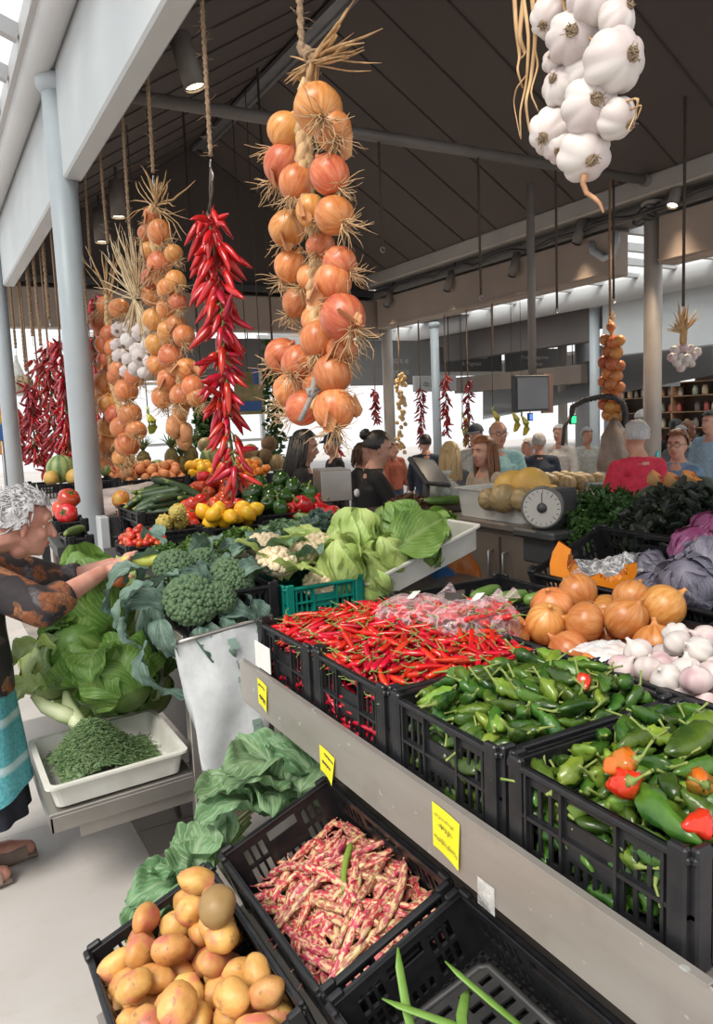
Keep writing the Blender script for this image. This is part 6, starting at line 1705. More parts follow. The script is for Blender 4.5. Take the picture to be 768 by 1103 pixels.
for i,(px,py) in enumerate(((185,495),(155,498),(206,492),(132,492),(84,492),(196,503))):
    p = W(px,py,Y=6.5); t = thing('pineapple', ['pineapple standing between the onion strings','pineapple behind the onion string by the post','pineapple beside the green-yellow melon','pineapple half hidden by the onion knot','pineapple behind the melons under the chilli cluster','short pineapple leaning before the others'][i], 'pineapple', p)
    MB().ball((0,0,0),(.062,.062,.10),14,12,amp=.12,freq=9).build('fruit_body', pm('pineapple_skin',(.26,.18,.05),(.13,.11,.03),40,.7,bmp=.4), t)
    mb = MB()
    for k in range(22):
        a = k*2.4; e = .3+.06*k; l = .16
        mb.tube([(0,0,.09),(l*.25*math.cos(a)*(1.4-e*.5),l*.25*math.sin(a)*(1.4-e*.5),.09+l*.4),(l*.6*math.cos(a)*(1.6-e*.8),l*.6*math.sin(a)*(1.6-e*.8),.09+l*(.5+.3*e))],[.012,.011,.001],4,flat=.3)
    mb.build('crown_leaves', pm('pine_leaf',(.09,.15,.05),(.15,.22,.09),20,.5), t)
# riser behind the fruit
part(MB().bbox((.8,6.3,1.06),(2.7,6.75,1.16),.01), 'riser', dark_steel, fst)
# ------------------------------------------------------------------ people
def fuse(mb, voxel, name, mats, smooth_it=4, pick=None):         # one continuous skin over overlapping shapes
    me0 = mb.mesh('tmp', [mats[0] if isinstance(mats,(list,tuple)) else mats])
    o = bpy.data.objects.new('tmp', me0); COL.objects.link(o)
    m = o.modifiers.new('r', 'REMESH'); m.mode = 'VOXEL'; m.voxel_size = voxel; m.use_smooth_shade = True
    s = o.modifiers.new('s', 'SMOOTH'); s.factor = .5; s.iterations = smooth_it
    dg = bpy.context.evaluated_depsgraph_get()
    me = bpy.data.meshes.new_from_object(o.evaluated_get(dg))
    bpy.data.objects.remove(o); bpy.data.meshes.remove(me0)
    me.name = name; me.materials.clear()
    for mt in (mats if isinstance(mats,(list,tuple)) else [mats]): me.materials.append(mt)
    if pick:
        for p in me.polygons: p.material_index = pick(p.center)
    for p in me.polygons: p.use_smooth = True
    return me
skin_f = pm('skin_fair', (.56,.30,.21), (.48,.235,.165), 14, .5, sss=.1, bmp=.05, bscale=120)
skin_t = pm('skin_tan', (.46,.245,.16), (.40,.20,.13), 14, .5)
eye_white = pm('eye_white', (.65,.62,.58), rough=.25); iris = pm('iris_dark', (.05,.035,.025), rough=.2); lip_m = pm('lip_rose', (.42,.14,.12), rough=.45)
def fabric(name, a, b_=None, sc=30, rough=.85): return pm(name, a, b_ or tuple(x*.75 for x in a), sc, rough, bmp=.12, bscale=140)
V = Vector
def limb(mb, pts, rs, grow=0.0, seg=10, flat=1.0):
    mb.tube(pts, [r+grow for r in rs], seg, flat=flat)
    for p, r in zip(pts, rs): mb.ball(p, r+grow, 10, 7)
def hand(mb, w, d, nrm, size=1.0, curl=.5, spread=.02, thumb=1):  # w wrist, d towards the fingers, nrm palm normal
    d = V(d).normalized(); nrm = V(nrm); nrm = (nrm-d*nrm.dot(d)).normalized(); s = d.cross(nrm)*thumb
    c = w + d*.05*size
    for k in range(5): mb.ball(w+d*(.015+.017*k)*size, (.001,)*3, 4, 3)
    mb.tube([w, w+d*.03*size, w+d*.085*size], [.024*size,.030*size,.030*size], 10, flat=.62)
    mb.ball(w+d*.05*size, (.034*size,.034*size,.026*size), 10, 7)
    for k, (off, ln) in enumerate(((.030,.070),(.010,.080),(-.011,.074),(-.030,.058))):
        p = w + d*.078*size + s*off*size; v = (d + s*off*1.2).normalized(); pts = [p - v*.02*size, p]; a = 0
        for j in range(3):
            a += curl*(.5+.35*j); q = v*math.cos(a)+nrm*math.sin(a); pts.append(pts[-1]+q*ln*size*(.42,.32,.26)[j])
        mb.tube(pts, [.010*size,.0098*size,.0090*size,.0082*size,.0062*size], 8); mb.ball(pts[-1], .0064*size, 8, 6)
    p = w + d*.028*size + s*.026*size; q = (d*.55+s*.75+nrm*.35).normalized(); q2 = (d*.85+s*.2+nrm*.5*(.4+curl)).normalized()
    mb.tube([p-q*.015*size, p+q*.03*size, p+q*.045*size+q2*.028*size, p+q*.045*size+q2*.048*size], [.014*size,.0125*size,.0105*size,.0075*size], 8)
def head_shapes(mb, T, s=1.0, old=False):
    B = lambda c, r, **k: mb.ball((0,0,0), r, 16, 12, T=T @ Matrix.Translation(V(c)*s) @ Matrix.Scale(s,4), **k)
    B((-.012,0,.030), (.092,.074,.088)); B((.022,0,-.030), (.062,.060,.075)); B((.036,0,-.068), (.044,.044,.040)); B((.058,0,-.088), (.022,.026,.020))
    B((.066,0,.040), (.024,.050,.030)); B((.052,.034,-.022), (.026,.022,.026)); B((.052,-.034,-.022), (.026,.022,.026))
    B((.072,0,-.060), (.016,.024,.012)); B((.072,0,-.052), (.016,.022,.008))
    mb.tube([T @ (V((.078,0,.026))*s), T @ (V((.092,0,.002))*s), T @ (V((.106,0,-.022))*s)], [.009*s,.011*s,.015*s], 8)
    B((.104,0,-.024), (.013,.017,.012))
    for sy in (-1,1): B((-.004,.074*sy,-.004), (.016,.009,.030)); B((-.002,.076*sy,-.028), (.010,.007,.012))
def face_parts(T, s, parent, brow):
    inv = parent.matrix_world.inverted()
    for sy in (-1,1):
        e = MB(); e.ball((0,0,0), .0120*s, 10, 8, 0, T=T @ Matrix.Translation(V((.0570,.030*sy,.008))*s)); e.ball((0,0,0), .0058*s, 8, 6, 1, T=T @ Matrix.Translation(V((.0635,.0305*sy,.008))*s))
        e.build('eye', [eye_white, iris], parent, M=None).matrix_world = Matrix()
        parent.children[-1].matrix_parent_inverse = inv
        b_ = MB(); b_.tube([T @ (V((.086,.012*sy,.030))*s), T @ (V((.087,.030*sy,.036))*s), T @ (V((.076,.050*sy,.030))*s)], [.004*s,.0045*s,.002*s], 6)
        o = b_.build('eyebrow', brow, parent); o.matrix_parent_inverse = inv
    l = MB(); l.tube([T @ (V((.072,-.024,-.058))*s), T @ (V((.088,-.008,-.053))*s), T @ (V((.089,0,-.055))*s), T @ (V((.088,.008,-.053))*s), T @ (V((.072,.024,-.058))*s)], [.002*s,.005*s,.005*s,.005*s,.002*s], 6)
    l.tube([T @ (V((.072,-.022,-.061))*s), T @ (V((.085,0,-.065))*s), T @ (V((.072,.022,-.061))*s)], [.002*s,.006*s,.002*s], 6)
    o = l.build('lips', lip_m, parent); o.matrix_parent_inverse = inv
def hair_mesh(style, T, s, mat, seed=1):
    mb = MB(); rr = random.Random(seed)
    def capfaces(keep, r, c, amp, freq=3.5, seg=36, rings=24):
        vs = []; idx = {}
        for j in range(rings+1):
            ph = PI*j/rings
            for k in range(seg):
                th = 2*PI*k/seg; d = V((math.sin(ph)*math.cos(th), math.sin(ph)*math.sin(th), math.cos(ph)))
                if keep(d):
                    q = 1+amp*mnoise.noise(d*freq+V((seed,0,0)))+amp*.5*mnoise.noise(V((d.x*9,d.y*9,d.z*2+seed)))
                    idx[(j,k)] = len(vs); vs.append(V((c[0]+d.x*r[0]*q, c[1]+d.y*r[1]*q, c[2]+d.z*r[2]*q))*s)
        fs = []
        for j in range(rings):
            for k in range(seg):
                q = [(j,k),(j+1,k),(j+1,(k+1)%seg),(j,(k+1)%seg)]
                if all(a in idx for a in q): fs.append(tuple(idx[a] for a in q))
        mb.add(vs, fs, 0, T=T)
    if style in ('short','bob','long','bun','tousled'):
        lo = {'short':-.42,'bob':-.75,'long':-.6,'bun':-.45,'tousled':-.40}[style]
        capfaces(lambda d: d.z > (lo if d.x < .10 else (.42 if d.x > .45 else lo+ (d.x-.10)*2.4)), (.106,.089,.106), (-.014,0,.034), .06 if style != 'tousled' else .16, 3.5 if style != 'tousled' else 5)
    if style == 'tousled':
        for i in range(420):
            d = V((rr.uniform(-1,1), rr.uniform(-1,1), rr.uniform(-.3,1))).normalized()
            if d.x > .35 and d.z < .55: continue
            p = V((-.014+d.x*.100, d.y*.084, .034+d.z*.100)); t = V((-.5+rr.uniform(-.5,.5), rr.uniform(-.6,.6), rr.uniform(-.7,.5)))
            t = (t - d*t.dot(d)*.7).normalized()*.04
            mb.tube([T @ (p*s), T @ ((p+d*.010+t*.5)*s), T @ ((p+d*.012+t)*s)], [.0035*s,.003*s,.0008*s], 4)
    if style in ('long','bob'):
        ln = .34 if style == 'long' else .12
        for i in range(150 if style == 'long' else 90):
            a = rr.uniform(PI*.36, PI*1.64); p = V((-.018+.098*math.cos(a), .086*math.sin(a), .02+rr.uniform(-.03,.05)))
            l = ln*rr.uniform(.75,1.1); e = rr.uniform(-.012,.012)
            mb.tube([T @ (p*s), T @ (V((p.x*1.05,p.y*1.08+e,p.z-l*.4))*s), T @ (V((p.x*1.08-.01,p.y*1.05+e,p.z-l*.75))*s), T @ (V((p.x*1.0-.01,p.y*.95,p.z-l))*s)], [.011*s,.013*s,.011*s,.002*s], 5)
    if style == 'bun': mb.ball((0,0,0), .042*s, 12, 9, T=T @ Matrix.Translation(V((-.115,0,.085))*s), amp=.25, freq=4)
    if style == 'bald': capfaces(lambda d: -.45 < d.z < .50 and d.x < .30-.4*max(0,d.z), (.0955,.0785,.0935), (-.012,0,.030), .04)
    if style == 'cap':
        capfaces(lambda d: d.z > .12, (.110,.094,.112), (-.010,0,.040), .01)
        mb.grid(lambda u,v: T @ (V((.07+.085*v*math.sqrt(max(0,1-(2*u-1)**2*.6)), (u-.5)*.17, .062-.03*v*v))*s), 10, 5)
    return mb.mesh('hair', mat)

def person(label, x, y, yaw, h=1.68, skin=None, top=None, legs=None, hair=('short',None), arms=None, lean=0.0, turn=0.0, nod=0.0, build=1.0, apron=None, sleeve='long', z0=0.0, female=False, voxel=.014, glasses=False, simple=False):
    skin = skin or skin_f; k = h/1.70
    base = Matrix.Translation((x,y,z0)) @ Matrix.Rotation(yaw,4,'Z')
    P = lambda a,b_,c: base @ (V((a*k + lean*max(0,c-.9)*k, b_*k, c*k)))
    sw = (.140 if female else .165)*build
    J = dict(pel=P(0,0,.93), waist=P(.0,0,1.07), chest=P(.0,0,1.27), nb=P(-.01,0,1.42), neck=P(.012,0,1.50))
    sh = [P(0,-sw,1.365), P(0,sw,1.365)]
    arms = arms or [((.03,-sw-.07,1.10),(.12,-sw-.04,.88)), ((.04,sw+.07,1.10),(.12,sw+.04,.88))]
    el = [P(*a[0]) for a in arms]; wr = [P(*a[1]) for a in arms]
    HT = base @ Matrix.Translation(V((.03*k+lean*.70*k,0,1.575*k))) @ Matrix.Rotation(turn,4,'Z') @ Matrix.Rotation(nod,4,'Y')
    s = k*1.03
    bm = MB()
    head_shapes(bm, HT, s)
    limb(bm, [J['nb'], J['neck'], HT @ V((-.01,0,-.03))], [.060*k,.052*k,.052*k])
    limb(bm, [J['pel'], J['waist'], J['chest'], J['nb']], [.12*k,.11*k,.115*k,.075*k])
    for i in (0,1):
        sg = -1 if i == 0 else 1
        limb(bm, [J['nb']-V((0,0,.03*k)), sh[i]], [.06*k,.056*k]); limb(bm, [sh[i], sh[i].lerp(el[i],.5), el[i], el[i].lerp(wr[i],.4), wr[i]], [.052*k,.046*k,.038*k,.037*k,.026*k])
        d = (wr[i]-el[i]).normalized(); n_ = V((0,0,-1)) if abs(d.z) < .7 else (base.to_3x3() @ V((0,-sg,0)))
        hand(bm, wr[i], d, n_, k*.95, .45, thumb=(1 if i == 0 else -1))
        hp_ = P(0,.085*sg*build,.90); kn = P(.02,.095*sg*build,.49); an = P(-.02,.10*sg*build,.09); to = P(.13,.115*sg*build,.035)
        limb(bm, [hp_, hp_.lerp(kn,.5), kn, kn.lerp(an,.35), an], [.085*k*build,.075*k*build,.055*k,.055*k,.038*k]); limb(bm, [an-V((0,0,.03*k)), to], [.038*k,.032*k])
    t = tag(put('person', fuse(bm, voxel, 'body', skin), None), label, 'person')
    inv = Matrix()
    face_parts(HT, s, t, hair[1] or skin) if not simple else None
    if hair[0]: put('hair' if hair[0] != 'cap' else 'cap', hair_mesh(hair[0], HT, s, hair[1], int(x*10)), None, t)
    if hair[0] == 'cap': put('hair', hair_mesh('bald', HT, s, pm('hair_grey',(.32,.31,.30),(.22,.21,.20),40,.8)), None, t)
    if glasses:
        g = MB()
        for sy in (-1,1): g.tube([HT @ (V((.096,.032*sy+.024*math.cos(a),.006+.018*math.sin(a)))*s) for a in [q*PI/6 for q in range(13)]], .0022*s, 5); g.tube([HT @ (V((.094,.056*sy,.010))*s), HT @ (V((.0,.080*sy,.012))*s)], .002*s, 5)
        g.tube([HT @ (V((.098,-.010,.010))*s), HT @ (V((.098,.010,.010))*s)], .002*s, 5); g.build('glasses', dark_steel, t)
    if top:
        m = MB(); g = .016*k
        m.tube([J['pel']-V((0,0,.10*k)), J['pel'], J['waist'], J['chest'], J['nb']-V((0,0,.02*k))], [.150*k*build,.148*k*build,.132*k*build,.140*k*build,.070*k], 16)
        for i in (0,1):
            sg = -1 if i == 0 else 1
            m.tube([J['pel']+(base.to_3x3() @ V((0,sg*.05*k*build,-.10*k))), J['waist']+(base.to_3x3() @ V((0,sg*.055*k*build,0))), J['chest']+(base.to_3x3() @ V((0,sg*.075*k*build,.03*k)))], [.115*k*build,.105*k*build,.105*k*build], 14)
            limb(m, [J['nb']-V((0,0,.035*k)), sh[i]], [.055*k,.050*k], g*.6); e_ = wr[i] if sleeve == 'long' else (el[i].lerp(wr[i],.35) if sleeve == 'mid' else sh[i].lerp(el[i],.75))
            pts = [sh[i], sh[i].lerp(el[i],.5), el[i], el[i].lerp(wr[i],.5), wr[i].lerp(el[i],.08)] if sleeve == 'long' else ([sh[i], sh[i].lerp(el[i],.5), el[i], e_] if sleeve == 'mid' else [sh[i], e_])
            m.tube(pts, [.048*k+g,.045*k+g,.040*k+g,.036*k+g,.030*k+g][:len(pts)], 12); m.ball(el[i], .040*k+g, 10, 7) if len(pts) > 2 else None
        m.tube([J['nb']-V((0,0,.02*k)), J['nb']+V((0,0,.025*k))], [.078*k,.072*k], 14)
        put('top', fuse(m, voxel, 'top', top), None, t)
    if legs:
        m = MB(); m.tube([P(0,0,.98), P(0,0,.86)], [.135*k*build,.15*k*build], 16)
        for i in (0,1):
            sg = -1 if i == 0 else 1
            m.tube([P(0,.07*sg*build,.92), P(.02,.09*sg*build,.49), P(-.02,.10*sg*build,.07)], [.105*k*build,.085*k*build,.07*k], 14)
        put('trousers', fuse(m, voxel, 'trousers', legs), None, t)
        for i in (0,1):
            sg = -1 if i == 0 else 1; q = MB(); limb(q, [P(-.05,.10*sg*build,.05), P(.06,.11*sg*build,.045), P(.15,.115*sg*build,.038)], [.05*k,.048*k,.040*k], .003)
            put('shoe', q.mesh('shoe', dark_steel), None, t)
    return t, J, HT, P, k

blackc = fabric('cloth_black', (.012,.012,.014)); navy = fabric('cloth_navy', (.025,.035,.06)); jeans = fabric('cloth_jeans', (.05,.08,.15)); redj = fabric('cloth_red', (.62,.03,.07)); lime = fabric('cloth_lime', (.50,.66,.06)); denim = fabric('cloth_denim', (.16,.27,.40)); aqua = fabric('cloth_aqua', (.35,.60,.60)); whitec = fabric('cloth_white', (.62,.60,.56)); lilac = fabric('cloth_lilac', (.38,.22,.42)); greyc = fabric('cloth_grey', (.12,.12,.125)); bluec = fabric('cloth_blue', (.30,.42,.55)); beigec = fabric('cloth_beige', (.46,.38,.30))
h_black = pm('hair_black', (.012,.010,.010), (.025,.02,.018), 60, .45, stretch=(3,3,.4)); h_brown = pm('hair_brown', (.10,.045,.02), (.06,.028,.014), 60, .5, stretch=(3,3,.4)); h_auburn = pm('hair_auburn', (.22,.085,.035), (.13,.05,.02), 60, .45, stretch=(3,3,.4))
h_grey = pm('hair_silver', (.42,.41,.40), (.28,.27,.265), 60, .6, stretch=(3,3,.4)); h_white = pm('hair_white', (.50,.49,.49), (.34,.33,.335), 50, .6, stretch=(3,3,.5)); h_blond = pm('hair_blond', (.52,.38,.20), (.36,.25,.12), 60, .5, stretch=(3,3,.4)); cap_white = fabric('cap_white', (.66,.65,.62)); cap_navy = fabric('cap_navy', (.04,.05,.07))

def stand(px, py, D, hz=1.55):                                    # where a head centre seen at px,py stands, D along the sight line
    return W(px, py, D=D)
def place(label, px, py, D, face, **kw):
    c = W(px, py, D=D)                                            # head centre
    h = kw.pop('h', None)
    z0 = 0.0
    h = h or c.z/1.575*1.70
    a = math.radians(face)
    return person(label, c.x-.03*math.cos(a)-kw.get('lean',0)*.7*math.cos(a), c.y-.03*math.sin(a)-kw.get('lean',0)*.7*math.sin(a), a, h, **kw)
# face: 0 looks along +X (into the stall), -90 towards the lens side, 180 to the aisle
arm_fwd = [((.16,-.20,1.12),(.36,-.12,1.10)), ((.16,.20,1.12),(.36,.12,1.12))]
place('vendor with dark wavy hair and black top, standing behind the red peppers', 329, 482, 5.45, -30, female=True, top=blackc, legs=blackc, hair=('long', h_black), nod=.2, voxel=.012)
tv = place('vendor with black hair in a bun and dark jacket, tapping a touch screen', 408, 484, 5.1, -25, female=True, top=blackc, legs=blackc, hair=('bun', h_black), nod=.25, arms=[((.12,-.22,1.14),(.38,-.10,1.12)), ((.14,.2,1.14),(.40,.08,1.16))], voxel=.012)
place('person in a dark coat and cap behind the wavy haired vendor', 357, 480, 7.6, 170, top=blackc, legs=blackc, hair=('cap', cap_navy), simple=False)
place('woman with brown hair in black seen between the two vendors', 392, 490, 7.0, -60, female=True, top=blackc, legs=blackc, hair=('bob', h_brown))
place('person in a dark jacket seen from behind, under the golden garlic braid', 458, 478, 9.0, 60, top=navy, legs=jeans, hair=('short', h_black))
place('blonde woman in grey seen from behind, under the longest far chilli string', 484, 490, 6.4, 75, female=True, top=greyc, legs=blackc, hair=('long', h_blond))
place('woman with long auburn hair in profile, beige top with a black vest', 520, 488, 5.3, 185, female=True, top=beigec, legs=blackc, hair=('long', h_auburn), voxel=.012)
place('man with glasses and a pale aqua shirt behind the auburn haired woman', 537, 468, 6.4, -110, top=aqua, legs=jeans, hair=('bald', h_grey), glasses=True, build=1.1, voxel=.012)
place('man in a navy cap and pale shirt behind the thin chilli string', 512, 470, 8.0, -150, top=whitec, legs=jeans, hair=('cap', cap_navy))
place('grey haired man in a dark jacket bending, back turned, beyond the melons', 580, 478, 8.0, 60, top=navy, legs=jeans, hair=('short', h_grey), build=1.15)
place('person in a lilac shirt beside the bending man', 568, 482, 8.6, 160, top=lilac, legs=jeans, hair=('short', h_grey))
place('man with white hair in a white shirt beyond the monitor pole', 602, 468, 9.0, -160, top=whitec, legs=jeans, hair=('short', h_white))
place('person in white standing behind the white post by the spiral sleeve', 633, 470, 9.4, -100, top=whitec, legs=blackc, hair=('short', h_grey))
place('man with thin white hair in a bright red jacket, back turned', 684, 472, 5.2, 78, top=redj, legs=jeans, hair=('short', h_white), build=1.12, voxel=.012)
place('man in a white cap and lime green jacket beyond the red jacket', 694, 454, 8.8, -40, top=lime, legs=jeans, hair=('cap', cap_white))
place('woman with short brown hair, glasses and a denim jacket beside the tan column', 729, 480, 5.4, 200, female=True, top=denim, legs=jeans, hair=('short', h_auburn), glasses=True, voxel=.012)
place('dark haired person in black behind the denim jacket woman', 727, 462, 9.0, 60, top=blackc, legs=blackc, hair=('short', h_black))
place('red haired woman in white farther along the hall', 742, 464, 8.6, -20, female=True, top=whitec, legs=blackc, hair=('bob', h_auburn))
place('bearded man in a dark top at the far side of the hall', 764, 456, 7.6, 180, top=bluec, legs=jeans, hair=('short', h_black))
place('grey haired person partly hidden behind the denim jacket woman', 734, 470, 8.0, -120, top=greyc, legs=jeans, hair=('short', h_grey))
place('person in orange red far behind the vendor touch screen', 425, 484, 10.5, -90, top=fabric('cloth_rust',(.35,.10,.06)), legs=jeans, hair=('short', h_brown))

# the customer at the stall
def shirt_mat():
    m, nt, b = nodes('shirt_floral')
    v = coords(nt, 'Object'); nz = nd(nt,'ShaderNodeTexNoise'); L(nt,v,nz.inputs['Vector']); nz.inputs['Scale'].default_value = 9
    ad = nd(nt,'ShaderNodeMix',data_type='VECTOR'); ad.inputs[0].default_value = .12; L(nt,v,ad.inputs[4]); L(nt,nz.outputs['Color'],ad.inputs[5])
    vo = nd(nt,'ShaderNodeTexVoronoi'); L(nt,ad.outputs[1],vo.inputs['Vector']); vo.inputs['Scale'].default_value = 14.5
    sp = nd(nt,'ShaderNodeSeparateColor'); L(nt,vo.outputs['Color'],sp.inputs[0])
    base = ramp(nt, sp.outputs[0], [(0.0,(.030,.024,.026)),(.26,(.26,.085,.030)),(.40,(.035,.040,.07)),(.52,(.34,.135,.055)),(.64,(.13,.11,.115)),(.76,(.028,.022,.024)),(.88,(.22,.075,.030))], 'CONSTANT')
    petal = ramp(nt, noise(nt, ad.outputs[1], 34, 3), [(.42,0.0),(.5,.75),(.56,.1)])
    col = mixc(nt, petal, base, (.030,.022,.024))
    edge = ramp(nt, vo.outputs['Distance'], [(.55,0.0),(.7,.9)])
    col = mixc(nt, edge, col, (.018,.017,.020))
    L(nt,col,b.inputs['Base Color']); b.inputs['Roughness'].default_value = .75
    bump(nt, b, noise(nt, v, 18, 3), .35, .01)
    return m
def crochet_mat():
    m, nt, b = nodes('apron_turquoise'); v = coords(nt,'Object')
    sp = nd(nt,'ShaderNodeSeparateXYZ'); L(nt,v,sp.inputs[0])
    ml = nd(nt,'ShaderNodeMath',operation='MULTIPLY_ADD'); L(nt,sp.outputs[2],ml.inputs[0]); ml.inputs[1].default_value = 6.2; ml.inputs[2].default_value = .25
    fr = nd(nt,'ShaderNodeMath',operation='FRACT'); L(nt,ml.outputs[0],fr.inputs[0])
    st = ramp(nt, fr.outputs[0], [(.0,.85),(.10,.85),(.14,0.0),(.9,0.0),(1.0,.85)])
    col = ramp(nt, noise(nt, coords(nt,'Object',(1,1,1)), 90, 3), [(.35,(.06,.31,.36)),(.65,(.14,.44,.48))])
    col = mixc(nt, st, col, (.52,.66,.67)); L(nt,col,b.inputs['Base Color']); b.inputs['Roughness'].default_value = .9
    bump(nt, b, noise(nt, v, 110, 2), .5, .004)
    return m
shirt_m, apron_m = shirt_mat(), crochet_mat()
skin_w = pm('skin_ruddy', (.58,.30,.22), (.47,.205,.15), 12, .5, bmp=.10, bscale=70)
ox, oy = .065, 3.02
def Q(a,b_,c): return V((ox+a, oy+b_, c))
HC = W(27,566,Y=3.0)
HT = Matrix.Translation(HC) @ Matrix.Rotation(-.12,4,'Z') @ Matrix.Rotation(.22,4,'Y'); hs = .98
pel, waist, chest, nb = Q(-.02,0,.80), Q(-.02,0,.92), Q(-.01,0,1.08), Q(.02,0,1.20)
shR, shL = Q(.02,-.17,1.155), Q(.04,.17,1.165)
elR, wrR = W(46,655,Y=2.76), W(109,617,Y=2.90)
elL, wrL = W(66,628,Y=3.16), W(121,608,Y=3.06)
bm = MB(); head_shapes(bm, HT, hs)
limb(bm, [nb, nb.lerp(HC,.45), HT @ V((-.015,0,-.03))], [.062,.056,.056]); limb(bm, [HT @ V((.025,0,-.07)), HT @ V((-.01,0,-.085))], [.030,.040])
limb(bm, [pel,waist,chest,nb], [.13,.125,.125,.08])
for sh_, e_, w_ in ((shR,elR,wrR),(shL,elL,wrL)):
    limb(bm, [nb-V((0,0,.03)), sh_], [.06,.055]); limb(bm, [sh_, sh_.lerp(e_,.5), e_, e_.lerp(w_,.35), w_], [.054,.050,.042,.040,.028], seg=14)
ZA, ZB = W(130,604,Y=2.97), W(196,598,Y=2.90)
zd = (ZB-ZA).normalized()
hand(bm, wrR, (wrR-elR).normalized()*.75+zd*.5+V((0,0,-.05)), (V((0,.6,.75))), .92, .34, thumb=-1)
hand(bm, wrL, (wrL-elL).normalized()*.7+zd*.5+V((0,-.15,-.02)), (V((0,-.85,.2))), .92, .42, thumb=1)
for i, (fx, fy) in enumerate(((.04,3.07),(-.06,2.93))):
    hp_ = V((ox-.02,oy+(.09 if i == 0 else -.09),.76)); kn = V((fx+.0,fy,.42)); an = V((fx-.02,fy,.085))
    limb(bm, [hp_,kn,kn.lerp(an,.4),an], [.095,.062,.058,.042], seg=14); limb(bm, [an-V((0,0,.035)), V((fx+.10,fy,.045)), V((fx+.17,fy,.035))], [.042,.040,.030])
wom = tag(put('person', fuse(bm, .0062, 'body', skin_w, 3)), 'older woman with short white hair, floral blouse and turquoise apron, picking vegetables', 'person')
face_parts(HT, hs, wom, h_grey)
put('hair', hair_mesh('tousled', HT, hs, h_white, 3), None, wom)
m = MB()
m.tube([Q(-.03,0,.70), Q(-.025,0,.80), waist, chest, nb-V((0,0,.02))], [.185,.18,.165,.155,.085], 20)
for sg in (-1,1): m.tube([Q(-.03,sg*.06,.70), Q(-.02,sg*.06,.9), Q(.0,sg*.075,1.10)], [.15,.135,.120], 16)
m.ball(Q(.07,-.05,1.04), .085, 14, 10); m.ball(Q(.07,.06,1.04), .085, 14, 10)
for sh_, e_, w_ in ((shR,elR,wrR),(shL,elL,wrL)):
    limb(m, [nb-V((0,0,.04)), sh_], [.075,.072]); c_ = e_.lerp(w_, .34)
    limb(m, [sh_, sh_.lerp(e_,.5), e_], [.074,.072,.068], seg=16); m.tube([e_, c_, c_+(w_-e_).normalized()*.012], [.066,.060,.056], 16)
m.tube([nb-V((.02,0,.06)), nb+V((.0,0,.015)), nb.lerp(HC,.28)], [.11,.088,.074], 18)
put('blouse', fuse(m, .009, 'blouse', shirt_m, 3), None, wom)
def skirt(z0, z1, r0, r1, name, mat, n=13, dx=0):
    rows = 10
    return MB().grid(lambda u,v: (ox-.02+dx+(r0+(r1-r0)*v)*(1+.05*math.sin(n*u*2*PI+v))*math.cos(u*2*PI)*.92, oy+(r0+(r1-r0)*v)*(1+.05*math.sin(n*u*2*PI+v))*math.sin(u*2*PI), z0+(z1-z0)*v), 96, rows).build(name, mat, wom)
skirt(.74,.24,.15,.20,'skirt', fabric('skirt_navy',(.015,.018,.03)), 11)
MB().grid(lambda u,v: (ox-.02+(.166+.046*v)*(1+.03*math.sin(9*u*PI+v*2))*math.cos((u-.5)*PI*1.15)*.95, oy+(.166+.046*v)*(1+.03*math.sin(9*u*PI+v*2))*math.sin((u-.5)*PI*1.15), .76-.43*v+.03*math.cos((u-.5)*5)*v), 60, 16).build('apron', apron_m, wom)
sand = pm('sandal_tan', (.26,.19,.15), (.20,.145,.11), 20, .7)
for fx, fy in ((.04,3.07),(-.06,2.93)):
    q = MB(); q.grid(lambda u,v: (fx-.09+.29*u, fy+(v-.5)*2*(.040+.012*math.sin(u*PI))*(math.sin(PI*min(.97,max(.06,u)))**.35), .012), 18, 6); q.tube([(fx-.09+.29*i/12, fy, .012) for i in range(13)], [.030+.018*math.sin(PI*min(.95,max(.08,i/12))) for i in range(13)], 12, flat=.35)
    q.grid(lambda u,v: (fx+.015+.15*v, fy+.056*math.cos(PI*u)*(1-.15*v), .022+.062*math.sin(PI*u)*(1-.35*v)), 14, 8); q.tube([(fx-.02+.01*i, fy-.052, .05) for i in range(5)], .007, 6)
    q.build('sandal', sand, wom)
mb = MB(); pod(mb, [ZA+(ZB-ZA)*t+V((0,0,-.012*math.sin(PI*t))) for t in (0,.04,.15,.4,.7,.9,.98,1)], [.008,.018,.022,.024,.024,.022,.012,.006], 14, lob=.04, nl=5)
tag(mb.build('courgette', pm('courgette_yellow',(.50,.52,.09),(.38,.44,.07),16,.4)), 'pale yellow-green courgette held in the customer hands', 'courgette')
# ------------------------------------------------------------------ third row: tilted crates, pumpkin, red cabbage, dark greens
t3 = math.radians(19)
crate(.42, .54, .15, tilt(1.945, 1.012, 1.925, t3) @ Matrix.Translation((.21,0,-.15)), 'tilted black crate with a pumpkin wedge and crumpled clear plastic', lattice=(12,16))
crate(.42, .54, .15, tilt(1.945, 1.012, 1.375, t3) @ Matrix.Translation((.21,0,-.15)), 'tilted black crate of red cabbages behind the onions', lattice=(12,16))
mb = MB(); v0 = [(1.99,2.22,.80),(1.99,.9,.80),(2.42,.9,.80),(2.42,2.22,.80),(1.99,2.22,.855),(1.99,.9,.855),(2.42,.9,1.0),(2.42,2.22,1.0)]
mb.add(v0, [(3,2,1,0),(4,5,6,7),(0,1,5,4),(1,2,6,5),(2,3,7,6),(3,0,4,7)], flat=True)
part(mb, 'riser', dark_steel, st)
part(MB().box((2.42,.7,SHZ),(3.15,2.5,1.06)), 'back_counter', dark_steel, st)
T3 = tilt(1.945, 1.012, 1.925, t3)
